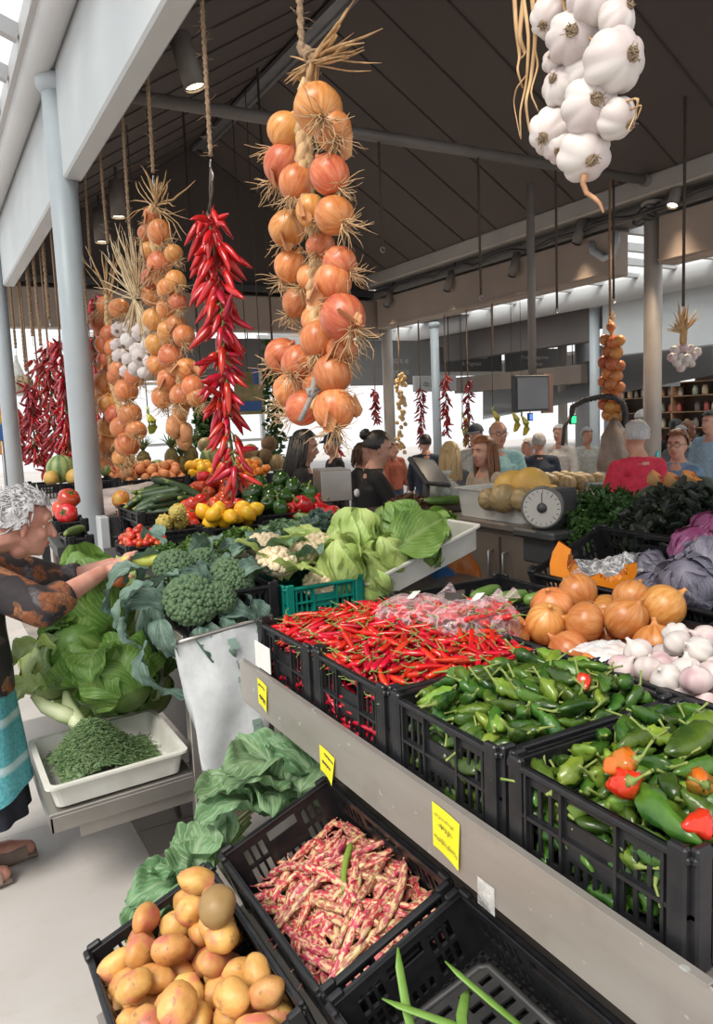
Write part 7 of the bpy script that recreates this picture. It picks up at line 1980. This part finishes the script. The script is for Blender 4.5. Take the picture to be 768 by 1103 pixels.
for i,(u,v_,sx,sy,lab) in enumerate(((.15,.12,.12,.13,'crumpled clear plastic wrap in the tilted crate beside the pumpkin'),(.26,.02,.10,.12,'second crumple of clear plastic wrap at the rear of the tilted crate'))):
    crumple('plastic_wrap', (u,v_,-.09), sx, sy, .07, film2, lab, 'plastic wrap', 5.0+i, M=T3, amp=.8)
# pumpkin wedge
def wedge(nm, R, M, label, ang=1.0, sc=1.0):
    mb = MB(); NA, NB = 14, 10; sec = []
    for j in range(NB+1):
        b_ = -PI*.48+PI*.96*j/NB; sec.append((math.cos(b_)*R, math.sin(b_)*R*.85, math.cos(b_)*R*.62-.012 if True else 0, math.sin(b_)*R*.50))
    out = lambda a,j: (sec[j][0]*math.cos(a), sec[j][0]*math.sin(a), sec[j][1]); inn = lambda a,j: (max(.004,sec[j][2])*math.cos(a), max(.004,sec[j][2])*math.sin(a), sec[j][3])
    skinm = pm('pumpkin_skin', (.50,.22,.06), (.30,.22,.10), 10, .5); flesh = pm('pumpkin_flesh', (.85,.27,.015), (.78,.22,.01), 14, .45); pulp = pm('pumpkin_pulp', (.48,.10,.012), (.75,.32,.05), 50, .5, bmp=1.0, bscale=70)
    t = thing(nm, label, 'pumpkin', M=M)
    MB().grid(lambda u,v: out(u*ang, min(NB,int(v*NB+.5))), NA, NB).build('skin', skinm, t)
    f = MB()
    for a in (0, ang):
        vs = [out(a,j) for j in range(NB+1)]+[inn(a,j) for j in range(NB+1)]; n = NB+1
        f.add(vs, [(j,j+1,n+j+1,n+j) for j in range(NB)], flat=True)
    f.build('flesh', flesh, t)
    rr = random.Random(3)
    p_ = MB().grid(lambda u,v: tuple(V(inn(u*ang, min(NB,int(v*NB+.5))))*(1+.08*mnoise.noise(V((u*6,v*6,1))))), NA, NB)
    for i in range(26): p_.ball(V(inn(rr.random()*ang, rr.randrange(1,NB)))*1.0, (.011,.006,.004), 6, 5)
    p_.build('seed_pulp', pulp, t)
p = W(634,606,X=2.08); wedge('pumpkin_wedge', .155, at(V((p.x,p.y,p.z)), (Matrix.Rotation(-.85,4,'Z') @ Matrix.Rotation(2.25,4,'Y') @ Matrix.Rotation(.15,4,'X'))), 'orange pumpkin wedge with seeds showing, in the tilted crate above the onions', .9)
p = W(660,612,X=2.05); wedge('pumpkin_wedge', .10, at(p, (Matrix.Rotation(-.5,4,'Z') @ Matrix.Rotation(1.3,4,'Y'))), 'small pumpkin piece tucked behind the pointed onion', .7)
RC = [cabbage_proto(.095,.17,redcab_leaf,8,61,.6,.4), cabbage_proto(.09,.17,purple_leaf,5,63,.3,.2)]
for i,(px,py,Xc,k,sc,rot,lab) in enumerate(((742,628,2.05,0,1.15,(-.5,-.5,1),'grey-purple cabbage with open leaves nearest the onions'),(705,640,2.08,0,.9,(-.7,-.6,3),'dusty blue cabbage leaf head beside the pointed onion'),(748,590,2.22,1,1.0,(-.3,-.4,2),'bright purple red cabbage heart at the back'),(765,612,2.15,0,1.2,(-.4,-.2,5),'large grey-purple cabbage at the end of its crate'),(768,580,2.3,1,1.1,(-.2,0,4),'purple cabbage behind the large grey one'),(700,610,2.25,0,.7,(-.5,-.6,.5),'small dusty cabbage by the pumpkin crate wall'))):
    p = W(px,py,X=Xc); sc *= .82; put_plant('red_cabbage', RC[k], lab, 'red cabbage', at(p, Euler(rot,'XYZ').to_matrix().to_4x4()) @ Matrix.Translation((0,0,-.08*sc)) @ Matrix.Scale(sc,4), 'red cabbages in the tilted crate')
black_leaf = leaf_mat('black_leaf', (.008,.012,.008), (.018,.026,.016), (.04,.05,.035), 6, .5, .3)
for i,(px,py,Xc,sx,sy,sz,n,m_,lw,lab) in enumerate(((655,575,2.62,.24,.22,.20,700,dark_leaf,.028,'dark celery leaf bunch heaped behind the tilted crates'),(620,572,2.75,.20,.18,.15,380,dark_leaf,.026,'dark parsley bunch beside the scale'),(735,570,2.62,.26,.20,.16,520,black_leaf,.04,'nearly black kale heap behind the red cabbages'),(700,585,2.5,.16,.14,.12,300,black_leaf,.035,'black kale bunch between the celery and the cabbages'),(768,575,2.7,.22,.25,.15,400,black_leaf,.04,'dark kale heap at the far end behind the cabbages'))):
    p = W(px,py,X=Xc); herb_bunch('leafy_bunch', lab, V((p.x,p.y,max(1.055,p.z))), sx, sy, sz, n, m_, lw, 80+i)
sq = stripe_mat('dark_squash', (.03,.045,.03), (.06,.08,.05), 12)
for i,(px,py,r,lab) in enumerate(((712,528,.09,'dark green squash under the orange slices'),(750,522,.10,'dark squash beside the far edge of the greens'))):
    p = W(px,py,X=2.95); tag(MB().ball((0,0,0),(r*1.3,r,r*.7),18,12,amp=.08).build('squash', sq, M=TR((p.x,p.y,p.z-.03))), lab, 'squash')
for i,(px,py,lab) in enumerate(((714,518,'orange pumpkin chunk on the dark squash'),(733,518,'second orange pumpkin chunk near the denim woman'),(752,514,'orange pumpkin chunk at the far end of the greens'))):
    p = W(px,py,X=2.93); wedge('pumpkin_wedge', .07, at(p, Euler((1.2,.2*i,2.4),'XYZ').to_matrix().to_4x4()), lab, .8)

# ------------------------------------------------------------------ inner counter with scale and melons
cb = thing('counter_cabinet', 'stainless steel counter cabinet with two doors below the melon box', 'cabinet', (2.85,3.2,0)); bpy.context.view_layer.update()
cab_steel = pm('cabinet_steel', (.25,.205,.17), (.19,.155,.13), 3, .38, metal=.55)
part(MB().bbox((2.72,2.74,.02),(3.0,3.74,.98),.006), 'body', cab_steel, cb); part(MB().bbox((2.68,2.70,.98),(3.04,3.78,1.02),.008), 'worktop', pm('counter_top',(.30,.26,.23),(.24,.20,.18),4,.35,metal=.5), cb)
for y0 in (2.77,3.26):
    o = part(MB().bbox((2.705,y0,.10),(2.72,y0+.46,.94),.003), 'door', cab_steel, cb); yy = y0+.42 if y0 < 3 else y0+.05
    h_ = MB().tube([(2.705,yy,.86),(2.675,yy,.86),(2.675,yy,.68),(2.705,yy,.68)], .008, 6).build('handle', grey_metal); h_.parent = o; h_.matrix_parent_inverse = o.matrix_world.inverted()
mbx = thing('melon_box', 'cloudy plastic box heaped with melons on the inner counter', 'box', (2.86,3.36,1.02)); bpy.context.view_layer.update()
clear_box = thin_film('box_plastic', (.66,.66,.62), .74, .2, 3)
T_ = TR((2.86,3.36,1.022),(0,0,0))
o = tray_mesh(.30,.58,.17).build('box_shell', clear_box, M=T_); o.parent = mbx; o.matrix_parent_inverse = mbx.matrix_world.inverted()
for i,(px,py,D,pr,sc,lab) in enumerate(((553,527,4.28,YMEL,1.25,'large round melon at the top of the melon box'),(572,524,4.15,YMEL,1.2,'yellow netted melon leaning upright in the melon box'),(543,537,4.12,CANT,.95,'tan melon at the front of the melon box'),(527,538,4.25,CANT,.75,'small melon at the end of the melon box'),(563,538,4.05,CANT,.8,'small tan melon between the large ones'),(592,538,4.0,YMEL,.9,'pale melon showing behind the scale dial'))):
    p = W(px,py,D=D); tag(put('melon', pr[0], TR(p,(i*.6,i*.4,i),sc)), lab, 'melon')
sc_ = thing('weighing_scale', 'round dial weighing scale with black body on the inner counter', 'scale', W(590,575,D=3.35)); bpy.context.view_layer.update()
c = W(584,547,D=3.3); n_ = (V((0,0,EYE))-c).normalized(); n_ = V((n_.x-.35,n_.y,0)).normalized(); R = at(c, frame(n_))
part(MB().lathe([(0.0,-.05),(.085,-.05),(.092,-.03),(.092,.0),(.086,.008),(.082,.004),(0,.004)], 36, T=R, caps=False), 'dial_case', pm('scale_case',(.10,.095,.09),rough=.4), sc_)
part(MB().lathe([(0,.006),(.081,.006)], 36, T=R, caps=False), 'dial_face', pm('dial_face',(.38,.365,.335),rough=.5), sc_)
mb = MB()
for k in range(20):
    a = k*2*PI/20; l = .010 if k % 5 else .018; mb.tube([R @ V(((.076-l)*math.cos(a),(.076-l)*math.sin(a),.008)), R @ V((.076*math.cos(a),.076*math.sin(a),.008))], .0012, 4)
part(mb, 'dial_marking', ink, sc_); part(MB().tube([R @ V((0,0,.010)), R @ (R.inverted().to_3x3() @ V((0,0,1)) * .065 + V((0,0,.010)))], .002, 4), 'needle', ink, sc_); part(MB().lathe([(0,.016),(.020,.014),(.022,.006)],20,T=R,caps=False),'hub',dark_steel,sc_)
b0 = c - n_*.10
part(MB().bbox((b0.x-.05,b0.y-.05,c.z-.20),(b0.x+.14,b0.y+.05,c.z+.07),.01), 'scale_body', dark_steel, sc_); part(MB().bbox((b0.x-.10,b0.y-.14,1.062),(b0.x+.16,b0.y+.12,max(1.08,c.z-.10)),.01), 'scale_base', dark_steel, sc_)
part(MB().bbox((b0.x-.06,b0.y-.10,.945),(b0.x+.10,b0.y+.10,1.063),.01), 'stand_block', dark_steel, sc_)
lt = thing('low_table', 'low steel table end in front of the cabinet doors', 'table', (2.4,2.8,0)); bpy.context.view_layer.update()
part(MB().bbox((2.20,2.58,.66),(2.64,3.04,.69),.005), 'table_top', cab_steel, lt); part(MB().bbox((2.22,2.60,.55),(2.62,3.02,.66),.005), 'drawer_box', cab_steel, lt)
for x in (2.23,2.57):
    for y in (2.61,2.97): part(MB().box((x,y,0),(x+.04,y+.04,.55)), 'leg', cab_steel, lt)
def sack(name,label,c,rx,rz,mat,seed): 
    mb = MB(); rr = random.Random(seed)
    mb.lathe([(.01,0),(rx*.8,.01),(rx,rz*.25),(rx*.9,rz*.5),(rx*.45,rz*.72),(rx*.22,rz*.8),(rx*.4,rz*.9),(rx*.5,rz),(rx*.3,rz*.98)], 26, mod=lambda th,q,z: q*(1+.16*math.sin(5*th+z*8)+.12*mnoise.noise(V((math.cos(th)*2,math.sin(th)*2,z*9+seed)))), T=Matrix.Translation(c))
    return tag(mb.build(name, mat), label, 'bag')
c = W(492,638,D=3.9); sack('carrier_bag','orange plastic carrier bag hanging beside the white cabbage tray',V((c.x,c.y,c.z-.02)),.12,.34,pm('orange_bag',(.62,.20,.03),(.50,.14,.02),8,.35),3)
c = W(474,640,D=3.7); sack('carrier_bag','blue plastic bag beneath the white cabbage tray',V((c.x,c.y,c.z-.03)),.11,.22,pm('blue_bag',(.03,.16,.42),(.02,.12,.34),8,.35),4)
part(MB().box((2.2,3.0,0),(2.9,3.6,.66)), 'inner_shelf', dark_steel, cb) if False else None
# vendor's side: steel box, touch screen, counter with greens
sbx = thing('steel_box', 'brushed steel box with a small emblem beside the red peppers', 'box', (2.0,3.9,1.1)); bpy.context.view_layer.update()
a_, b_ = W(347,541,D=4.25), W(392,505,D=4.25)
part(MB().bbox((0,0,0),((b_-a_).xy.length*.72,.26,b_.z-a_.z),.004,T=at(a_, Matrix.Rotation(-.28,4,'Z'))), 'box_body', pm('box_steel',(.42,.39,.37),(.34,.31,.29),3,.35,metal=.7), sbx)
part(MB().lathe([(0,0),(.022,0),(.022,.004),(0,.004)],20,T=at(W(384,531,D=4.18), frame(V((.4,-1,0))))), 'emblem', pm('emblem_grey',(.62,.60,.58),rough=.5), sbx)
scs = thing('touch_screen', 'dark touch screen tilted towards the vendor with the bun', 'screen', W(462,520,D=4.75)); bpy.context.view_layer.update()
c = W(463,508,D=4.75); R = at(c, Euler((-.75,.15,.35),'XYZ').to_matrix().to_4x4())
part(MB().bbox((-.13,-.01,-.11),(.13,.02,.11),.006,T=R),'screen_case',dark_steel,scs); part(MB().box((-.12,-.013,-.10),(.12,-.0105,.10),T=R),'display',pm('screen_glass',(.03,.03,.035),rough=.12),scs); part(MB().tube([c+V((0,.03,-.02)), c+V((0,.05,-.16)), c+V((0,.04,-.28))],.022,8),'stand',dark_steel,scs)
ct = thing('side_counter', 'wooden topped side counter with a bag of greens before the grey dressed woman', 'counter', (2.8,4.0,0)); bpy.context.view_layer.update()
part(MB().bbox((2.30,3.82,1.02),(2.98,4.12,1.06),.006),'top',pm('dark_wood',(.10,.07,.05),(.06,.042,.03),4,.4,stretch=(1,6,1)),ct); part(MB().box((2.35,3.85,0),(2.94,4.09,1.02)),'body',dark_steel,ct)
c = W(478,520,D=4.9); sack('greens_bag','knotted clear bag of chopped greens on the side counter',V((c.x,c.y,1.062)),.11,.20,thin_film('greens_film',(.60,.64,.58),.5,.2,20),6); herb_bunch('greens_heap','chopped greens inside the knotted clear bag',V((c.x,c.y,1.064)),.085,.085,.07,160,mid_leaf,.014,91)
herb_bunch('salad_heap','reddish salad leaves heaped beyond the white cabbage tray',V((W(440,540,D=4.75).x,W(440,540,D=4.75).y,1.064)),.16,.12,.07,260,pm('salad_red',(.10,.08,.035),(.16,.05,.04),20,.5),.02,92)
c = W(478,540,D=4.75); mb = MB(); pod(mb,[(-.16,0,0),(-.15,0,0),(-.05,0,0),(.08,0,0),(.15,0,0),(.16,0,0)],[.008,.022,.027,.027,.02,.006],12); tag(mb.build('cucumber', cuc_mat, M=TR((c.x,c.y,1.09),(0,0,-.4))), 'cucumber on the side counter below the bag of greens', 'cucumber')

# ------------------------------------------------------------------ monitor pole, spiral sleeve, handrail
mn = thing('monitor', 'black framed monitor on a tall pole hanging from the ceiling', 'monitor', W(577,405,Y=5.13)); bpy.context.view_layer.update()
pt = W(576,203,Y=5.13); pb = W(577,408,Y=5.13)
part(MB().tube([V((pb.x,5.17,pt.z+.05)), V((pb.x,5.17,pb.z-.02))], .035, 12), 'pole', pm('pole_paint',(.22,.19,.17),(.17,.15,.135),3,.45), mn)
a_, b_ = W(553,444,Y=5.1), W(589,404,Y=5.1)
part(MB().bbox((a_.x,5.07,a_.z),(b_.x,5.13,b_.z),.006),'screen_case',dark_steel,mn); part(MB().box((a_.x+.02,5.064,a_.z+.02),(b_.x-.02,5.0695,b_.z-.02)),'display',pm('screen_off',(.16,.16,.17),(.13,.13,.14),2,.15),mn)
part(MB().box((b_.x+.0,5.14,a_.z-.02),(b_.x+.11,5.18,b_.z+.02)),'side_bracket',pm('bracket_tan',(.30,.17,.12),(.24,.135,.10),3,.6),mn)
pts = [(W(616,446,Y=5.6)),(W(617,438,Y=5.5)),(W(630,431,Y=5.3)),(W(648,427,Y=5.1)),(W(662,428,Y=5.0)),(W(671,434,Y=4.95)),(W(674,446,Y=4.95)),(W(672,460,Y=4.95))]
mb = MB(); path = []
for i in range(len(pts)-1):
    for s_ in range(10): path.append(pts[i].lerp(pts[i+1], s_/10))
coil = []
for i in range(len(path)-1):
    t_ = (path[i+1]-path[i]).normalized(); a1 = t_.orthogonal().normalized(); a2 = t_.cross(a1)
    for s_ in range(4):
        th = (i*4+s_)*PI*.5*.9; coil.append(path[i].lerp(path[i+1], s_/4)+(a1*math.cos(th)+a2*math.sin(th))*.022)
mb.tube(coil, .009, 5); mb.tube([pts[0], W(608,460,Y=5.6), W(606,480,Y=5.6)], .02, 6)
tag(mb.build('spiral_hose', dark_steel), 'black spiral hose arching between the white post and the small onions', 'hose')
hr = MB(); p1, p2, p3, p4 = W(632,540,Y=4.6), W(632,521,Y=4.6), W(660,521,Y=4.6), W(665,512,Y=4.6)
hr.tube([p1,p2,p3,p4],.016,8); q1, q2 = W(671,500,Y=4.5), W(703,497,Y=4.5); hr.tube([W(668,540,Y=4.5),q1,q2],.014,8)
tag(hr.build('handrail', grey_metal), 'bent steel handrail behind the dark greens', 'rail')
kn = thing('knife', 'turquoise handled tool leaning on the tan column', 'knife', W(706,505,Y=5.13)); bpy.context.view_layer.update()
a_, b_ = W(704,508,Y=5.13), W(709,486,Y=5.13); part(MB().tube([a_, a_.lerp(b_,.5), b_], [.014,.022,.018], 8, flat=.6), 'tool_handle', pm('turquoise_plastic',(.01,.30,.36),rough=.35), kn); part(MB().tube([a_, W(696,535,Y=5.1)], [.016,.012], 6, flat=.2), 'blade', grey_metal, kn)
part(MB().bbox((6.20,5.10,0.0),(6.40,5.34,.86),.01), 'post_foot_box', pm('foot_brown',(.17,.12,.095),(.12,.085,.07),3,.6), thing('column_base','brown boxed base of the tan column','base',(6.3,5.2,0)))
# steel counters of the next stalls
nc = thing('steel_counter','long stainless counter between the inner stall and the shoppers','counter',(5.0,5.2,0)); bpy.context.view_layer.update()
part(MB().bbox((4.55,4.45,.86),(5.1,5.6,.92),.01),'worktop',steel,nc); part(MB().box((4.6,4.5,0),(5.05,5.55,.86)),'body',cab_steel,nc)
part(MB().tube([(4.65,5.0,.92),(4.65,5.0,1.02),(4.75,5.0,1.05),(4.87,5.0,1.0)],.02,8),'tap',dark_steel,nc)
rr = random.Random(8)
for i in range(12):
    p = V((4.68+.11*(i%4)+rr.uniform(-.02,.02), 4.72+.19*(i//4), 1.0)); tag(put('cantaloupe', CANT[0], TR(p,(i,i*.5,i),.85)), 'brown netted melon in a row on the long stainless counter', 'melon', 'netted melons on the long counter')
for i in range(10):
    p = V((4.66+.10*(i%5), 5.30+.14*(i//5), .975)); tag(put('orange', ORG[0], TR(p,(i,i,i),1.4)), 'orange fruit on the long counter beside the bending man', 'orange', 'oranges on the long counter')
# green and blue lit signs
def lit(px,py,Yc,w,h,c,lab,nm='lit_sign'):
    p = W(px,py,Y=Yc); t = thing(nm, lab, 'sign', p); bpy.context.view_layer.update(); part(MB().bbox((p.x-w/2,p.y,p.z-h/2),(p.x+w/2,p.y+.05,p.z+h/2),.005),'sign_case',dark_steel,t); part(MB().box((p.x-w/2+.02,p.y-.004,p.z-h/2+.02),(p.x+w/2-.02,p.y-.001,p.z+h/2-.02)),'lit_face',emis('glow_%d'%int(px),c,1.6),t); part(MB().tube([V((p.x,p.y+.025,p.z+h/2)),V((p.x,p.y+.025,3.16))],.008,5),'hanger',dark_steel,t)
lit(618,452,10.5,.15,.17,(.03,.75,.22),'small green lit exit sign beyond the monitor')
lit(572,449,10.4,.10,.14,(.06,.18,.9),'small blue lit sign below the monitor')

# ------------------------------------------------------------------ sign boards, banner and awning of the far halls
def board(name, label, corners, Yc, mat, texts=(), th=.06, cat='sign', tm=None):
    a_ = W(corners[0],corners[1],Y=Yc); b_ = W(corners[2],corners[3],Y=Yc)
    x0,x1 = sorted((a_.x,b_.x)); z0,z1 = sorted((a_.z,b_.z))
    t = thing(name, label, cat, (x0,Yc,z0)); bpy.context.view_layer.update()
    part(MB().bbox((x0,Yc,z0),(x1,Yc+th,z1),.008),'panel',mat,t)
    if Yc > 11.4:
        for f_ in (.15,.85): part(MB().tube([V((x0+f_*(x1-x0),Yc+th*.5,z1-.01)),V((x0+f_*(x1-x0),Yc+th*.5,3.42))],.01,5),'hanger',dark_steel,t)
    for (s, fx, fz, hh) in texts:
        cu = bpy.data.curves.new('lettering','FONT'); cu.body = s; cu.size = hh*(z1-z0); cu.extrude = .002; cu.align_x = 'CENTER'; cu.align_y = 'CENTER'
        o = bpy.data.objects.new('tmp', cu); COL.objects.link(o); dg = bpy.context.evaluated_depsgraph_get(); me = bpy.data.meshes.new_from_object(o.evaluated_get(dg)); bpy.data.objects.remove(o)
        me.materials.clear(); me.materials.append(tm or sign_ink); me.name = 'lettering'
        o = put('lettering', me, at((x0+fx*(x1-x0), Yc-.004, z0+fz*(z1-z0)), Matrix.Rotation(PI/2,4,'X'))); o.parent = t; o.matrix_parent_inverse = t.matrix_world.inverted()
    return t
board_grey = pm('board_grey',(.14,.135,.13),(.12,.115,.11),1,.6); pale_board = pm('board_pale',(.36,.355,.35),(.32,.315,.31),1,.6)
board('sign_board','dark grey sign board with two lines of pale lettering, over the longest chilli string',(473,374,541,400),12.5,board_grey,(('Frutas Cristalinas',.5,.62,.24),('& Vegetais',.5,.33,.24)))
board('sign_board','dark grey sign board partly hidden by the monitor pole',(545,375,606,400),12.5,board_grey,(('Frutas, Legumes',.5,.62,.24),('& Sumos',.5,.33,.24)))
board('sign_board','pale sloping sign board beside the big onion braid with white lettering',(376,366,466,414),12.2,pm('board_mid',(.27,.265,.26),(.23,.225,.22),1,.6),(('Frutas e',.55,.55,.2),('Vegetais',.55,.30,.2)))
board('sign_board','small white name board behind the golden garlic braid',(446,405,492,421),11.5,pale_board,(('da Alegria',.5,.5,.5),),tm=pm('sign_dark',(.15,.14,.14),rough=.6))
board('sign_board','dark panel above the tomatoes at the far end of the pavilion',(70,362,300,408),11.8,pm('panel_dark',(.13,.125,.125),(.11,.105,.105),1,.6),(('Hortaliças',.62,.35,.28),))
board('sign_board','dark sign panel beside the pale sign board',(388,352,412,366),12.1,board_grey)
struct(MB().bbox((9.1,8.9,2.0),(9.25,12.2,2.3),.01).build('trim_19', pm('beam_brown2',(.15,.115,.09),(.12,.09,.075),1,.6)))
struct(MB().bbox((1.0,11.3,3.38),(13.5,12.7,3.46),.01).build('trim_20', board_grey))
# awning: white sloping canopy
a1,a2,a3,a4 = W(520,452,Y=11.5),W(768,404,Y=7.6),W(768,352,Y=9.0),W(520,420,Y=13.0)
mb = MB(); mb.grid(lambda u,v: tuple(((a1*(1-u)+a2*u)*(1-v)+(a4*(1-u)+a3*u)*v)+V((0,0,-.06*math.sin(PI*v)))),20,6)
tag(mb.build('awning', pm('awning_white',(.50,.485,.47),(.44,.43,.415),1,.7)), 'white canvas awning sloping over the brown shelves', 'awning')
board('sign_board','small pale plate on the slim post by the garlic bunch',(694,406,733,416),9.6,pale_board)
board('shop_fascia','grey shop fascia with a white round emblem above the awning',(640,372,768,404),10.6,grey_paint,(('O',.40,.62,.55),),tm=pm('sign_white',(.75,.75,.75),rough=.5))
# brown shelving with goods
sh_ = thing('shelving','brown wooden shelving full of jars and boxes behind the shoppers','shelves',(14.6,9,0)); bpy.context.view_layer.update()
part(MB().box((15.05,4.0,0),(15.1,13.5,2.1)),'back_panel',pm('shelf_back',(.085,.055,.038),(.065,.042,.03),2,.7),sh_)
for z in (.4,.75,1.1,1.45,1.8,2.1): part(MB().box((14.65,4.0,z-.02),(15.05,13.5,z)),'shelf',wood,sh_)
for y in (4.0,5.9,7.8,9.7,11.6,13.45): part(MB().box((14.65,y,0),(15.05,y+.04,2.1)),'upright',wood,sh_)
gm = [pm('goods_%d'%i, c_, rough=.5) for i,c_ in enumerate(((.30,.16,.08),(.42,.30,.18),(.25,.05,.04),(.12,.10,.09),(.40,.36,.30),(.18,.20,.14)))]
jar = [MB().lathe([(.001,0),(.06,0),(.065,.02),(.065,.15),(.045,.18),(.05,.19),(.05,.21),(.001,.21)],12).mesh('jar', m_) for m_ in gm]
rr = random.Random(44)
for z in (.4,.75,1.1,1.45,1.8):
    for i in range(40):
        if rr.random() < .22: continue
        tag(put('jar', jar[rr.randrange(6)], TR((14.82+rr.uniform(-.06,.06),4.2+i*.23,z+.001),(0,0,0),rr.uniform(.8,1.15))), 'jar standing on the brown shelving behind the shoppers', 'jar', 'jars on the brown shelving')
# garlands, bananas, poster by the fruit stand
for i,(px,y0,y1,lab) in enumerate(((293,368,525,'dark green leaf garland hanging behind the big onion braid'),(217,425,480,'dark green leaf garland hanging between the onion string and the chilli string'))):
    rr = random.Random(i); a_, b_ = W(px,y0,Y=7.6), W(px+4,y1,Y=7.6); t = thing('leaf_garland', lab, 'garland', a_); bpy.context.view_layer.update(); mb = MB()
    for k in range(420):
        c = a_.lerp(b_, rr.random())+V((rr.uniform(-.09,.09),rr.uniform(-.09,.09),0)); R = at(c, Euler((rr.uniform(-1.5,1.5),rr.uniform(-1.5,1.5),rr.uniform(0,6)),'XYZ').to_matrix().to_4x4())
        mb.add([(-.025,0,0),(0,.045,.01),(.025,0,0),(0,-.045,0),(0,0,.012)],[(0,4,1),(1,4,2),(2,4,3),(3,4,0)],0,[(.2,.5),(.5,1),(.8,.5),(.5,0),(.5,.5)],T=R)
    part(mb,'foliage',dark_leaf,t); part(MB().tube([V((a_.x,a_.y,ceilz(a_.x)+.03)),a_,b_],.012,6),'cord',dark_rope,t)
ban_m = pm('banana_yellow',(.62,.46,.04),(.50,.42,.06),12,.45); bang_m = pm('banana_green',(.32,.38,.05),(.44,.42,.06),12,.45)
def bananas(px,py,D,m_,n,label,sc=1.0):
    c = W(px,py,D=D); t = thing('banana_bunch', label, 'bananas', c); bpy.context.view_layer.update()
    for i in range(n):
        a = -.9+1.8*i/max(1,n-1); mb = MB(); pod(mb,[(0,0,.0),(.02,0,-.02),(.055,0,-.07),(.06,0,-.12),(.035,0,-.17),(.02,0,-.185)],[.007,.012,.019,.019,.013,.004],8)
        part_ = mb.build('banana', m_, t, M=TR((0,0,.08),(0,0,a-.8),1.0 if D < 8 else 1.35))
    MB().tube([(0,0,.08),(0,0,.14)],.014,6).build('bunch_stem', stalk_mat, t)
    MB().tube([(0,0,.13),(0,0,(ceilz(c.x) if c.x < 6.1 else 3.45)-c.z+.02)],.005,4).build('cord', dark_rope, t)
bananas(183,470,6.9,ban_m,5,'yellow banana bunch hanging between the two onion strings'); bananas(160,455,7.0,bang_m,5,'greenish banana bunch beside the pale post onion string')
bananas(499,455,10.6,bang_m,5,'green banana bunch beside the thin chilli string'); bananas(498,468,10.8,bang_m,4,'second green banana bunch lower by the thin chilli string'); bananas(531,449,10.2,ban_m,6,'banana bunch hanging over the man with glasses'); bananas(552,451,10.0,ban_m,7,'wide banana bunch below the monitor'); bananas(562,455,10.0,ban_m,5,'banana bunch next to the blue sign')
pz = W(268,425,Y=8.4); t = thing('poster','small colourful poster with a blue and white badge behind the chilli string','poster',pz); bpy.context.view_layer.update()
a_, b_ = W(254,447,Y=8.4), W(284,400,Y=8.4); part(MB().box((a_.x,8.4,a_.z),(b_.x,8.41,b_.z)),'sheet',pm('poster_olive',(.22,.22,.09),(.42,.30,.16),10,.6),t); part(MB().tube([V((pz.x,8.405,b_.z)),V((pz.x,8.405,ceilz(pz.x)+.02))],.006,5),'cord',dark_rope,t)
part(MB().box((a_.x+.02,8.392,a_.z+.04),(b_.x-.05,8.399,a_.z+.15)),'blue_badge',pm('badge_blue',(.04,.12,.36),rough=.5),t)
fl = thing('paper_flag','small blue white and red paper flag beside the dark garland','flag',W(281,408,Y=8.2)); bpy.context.view_layer.update()
for i,(c_,nm) in enumerate((((.08,.16,.42),'blue_band'),((.62,.62,.62),'white_band'),((.55,.05,.06),'red_band'))):
    a_, b_ = W(273+i*5,414,Y=8.2), W(278+i*5,397,Y=8.2); part(MB().box((a_.x,8.2,a_.z),(b_.x,8.206,b_.z)),nm,pm('flag_%d'%i,c_,rough=.6),fl)
a_ = W(281,398,Y=8.2); part(MB().tube([V((a_.x,8.203,a_.z-.02)),V((a_.x,8.203,ceilz(a_.x)+.02))],.005,5),'cord',dark_rope,fl)
pz = W(6,455,Y=9.2); t = thing('poster','yellow and blue poster beyond the aisle post','poster',pz); bpy.context.view_layer.update()
part(MB().tube([V((pz.x-.05,9.215,0)),V((pz.x-.05,9.215,pz.z))],.02,6),'pole',grey_metal,t); a_, b_ = W(-12,490,Y=9.2), W(11,432,Y=9.2); part(MB().box((a_.x,9.2,a_.z),(b_.x,9.22,b_.z)),'sheet',pm('poster_yellow',(.70,.55,.03),(.60,.14,.04),7,.5),t); part(MB().box((a_.x,9.194,a_.z+.15),(b_.x-.03,9.199,a_.z+.32)),'blue_patch',pm('badge_blue',(.04,.12,.36)),t)
# frames of the bright glazed front behind the stands
mb = MB()
for x in (1.0,2.6,4.2,5.8): mb.box((x,14.0,0),(x+.07,14.1,3.2))
for z in (1.25,2.35): mb.box((-2,14.02,z),(7.5,14.08,z+.05))
struct(mb.build('window_3', pm('frame_grey',(.38,.38,.38),rough=.5)))
p = W(469,400,Y=11.2); steel_post(p.x,p.y,3.2,.075,'pale post between the golden braid and the longest far chilli string',post_paint)
p = W(606,420,Y=10.6); steel_post(p.x,p.y,3.2,.085,'brown-grey post beyond the monitor',tan_post)
p = W(628,420,Y=11.6); steel_post(p.x,p.y,3.2,.16,'thick grey post behind the white post',grey_paint)
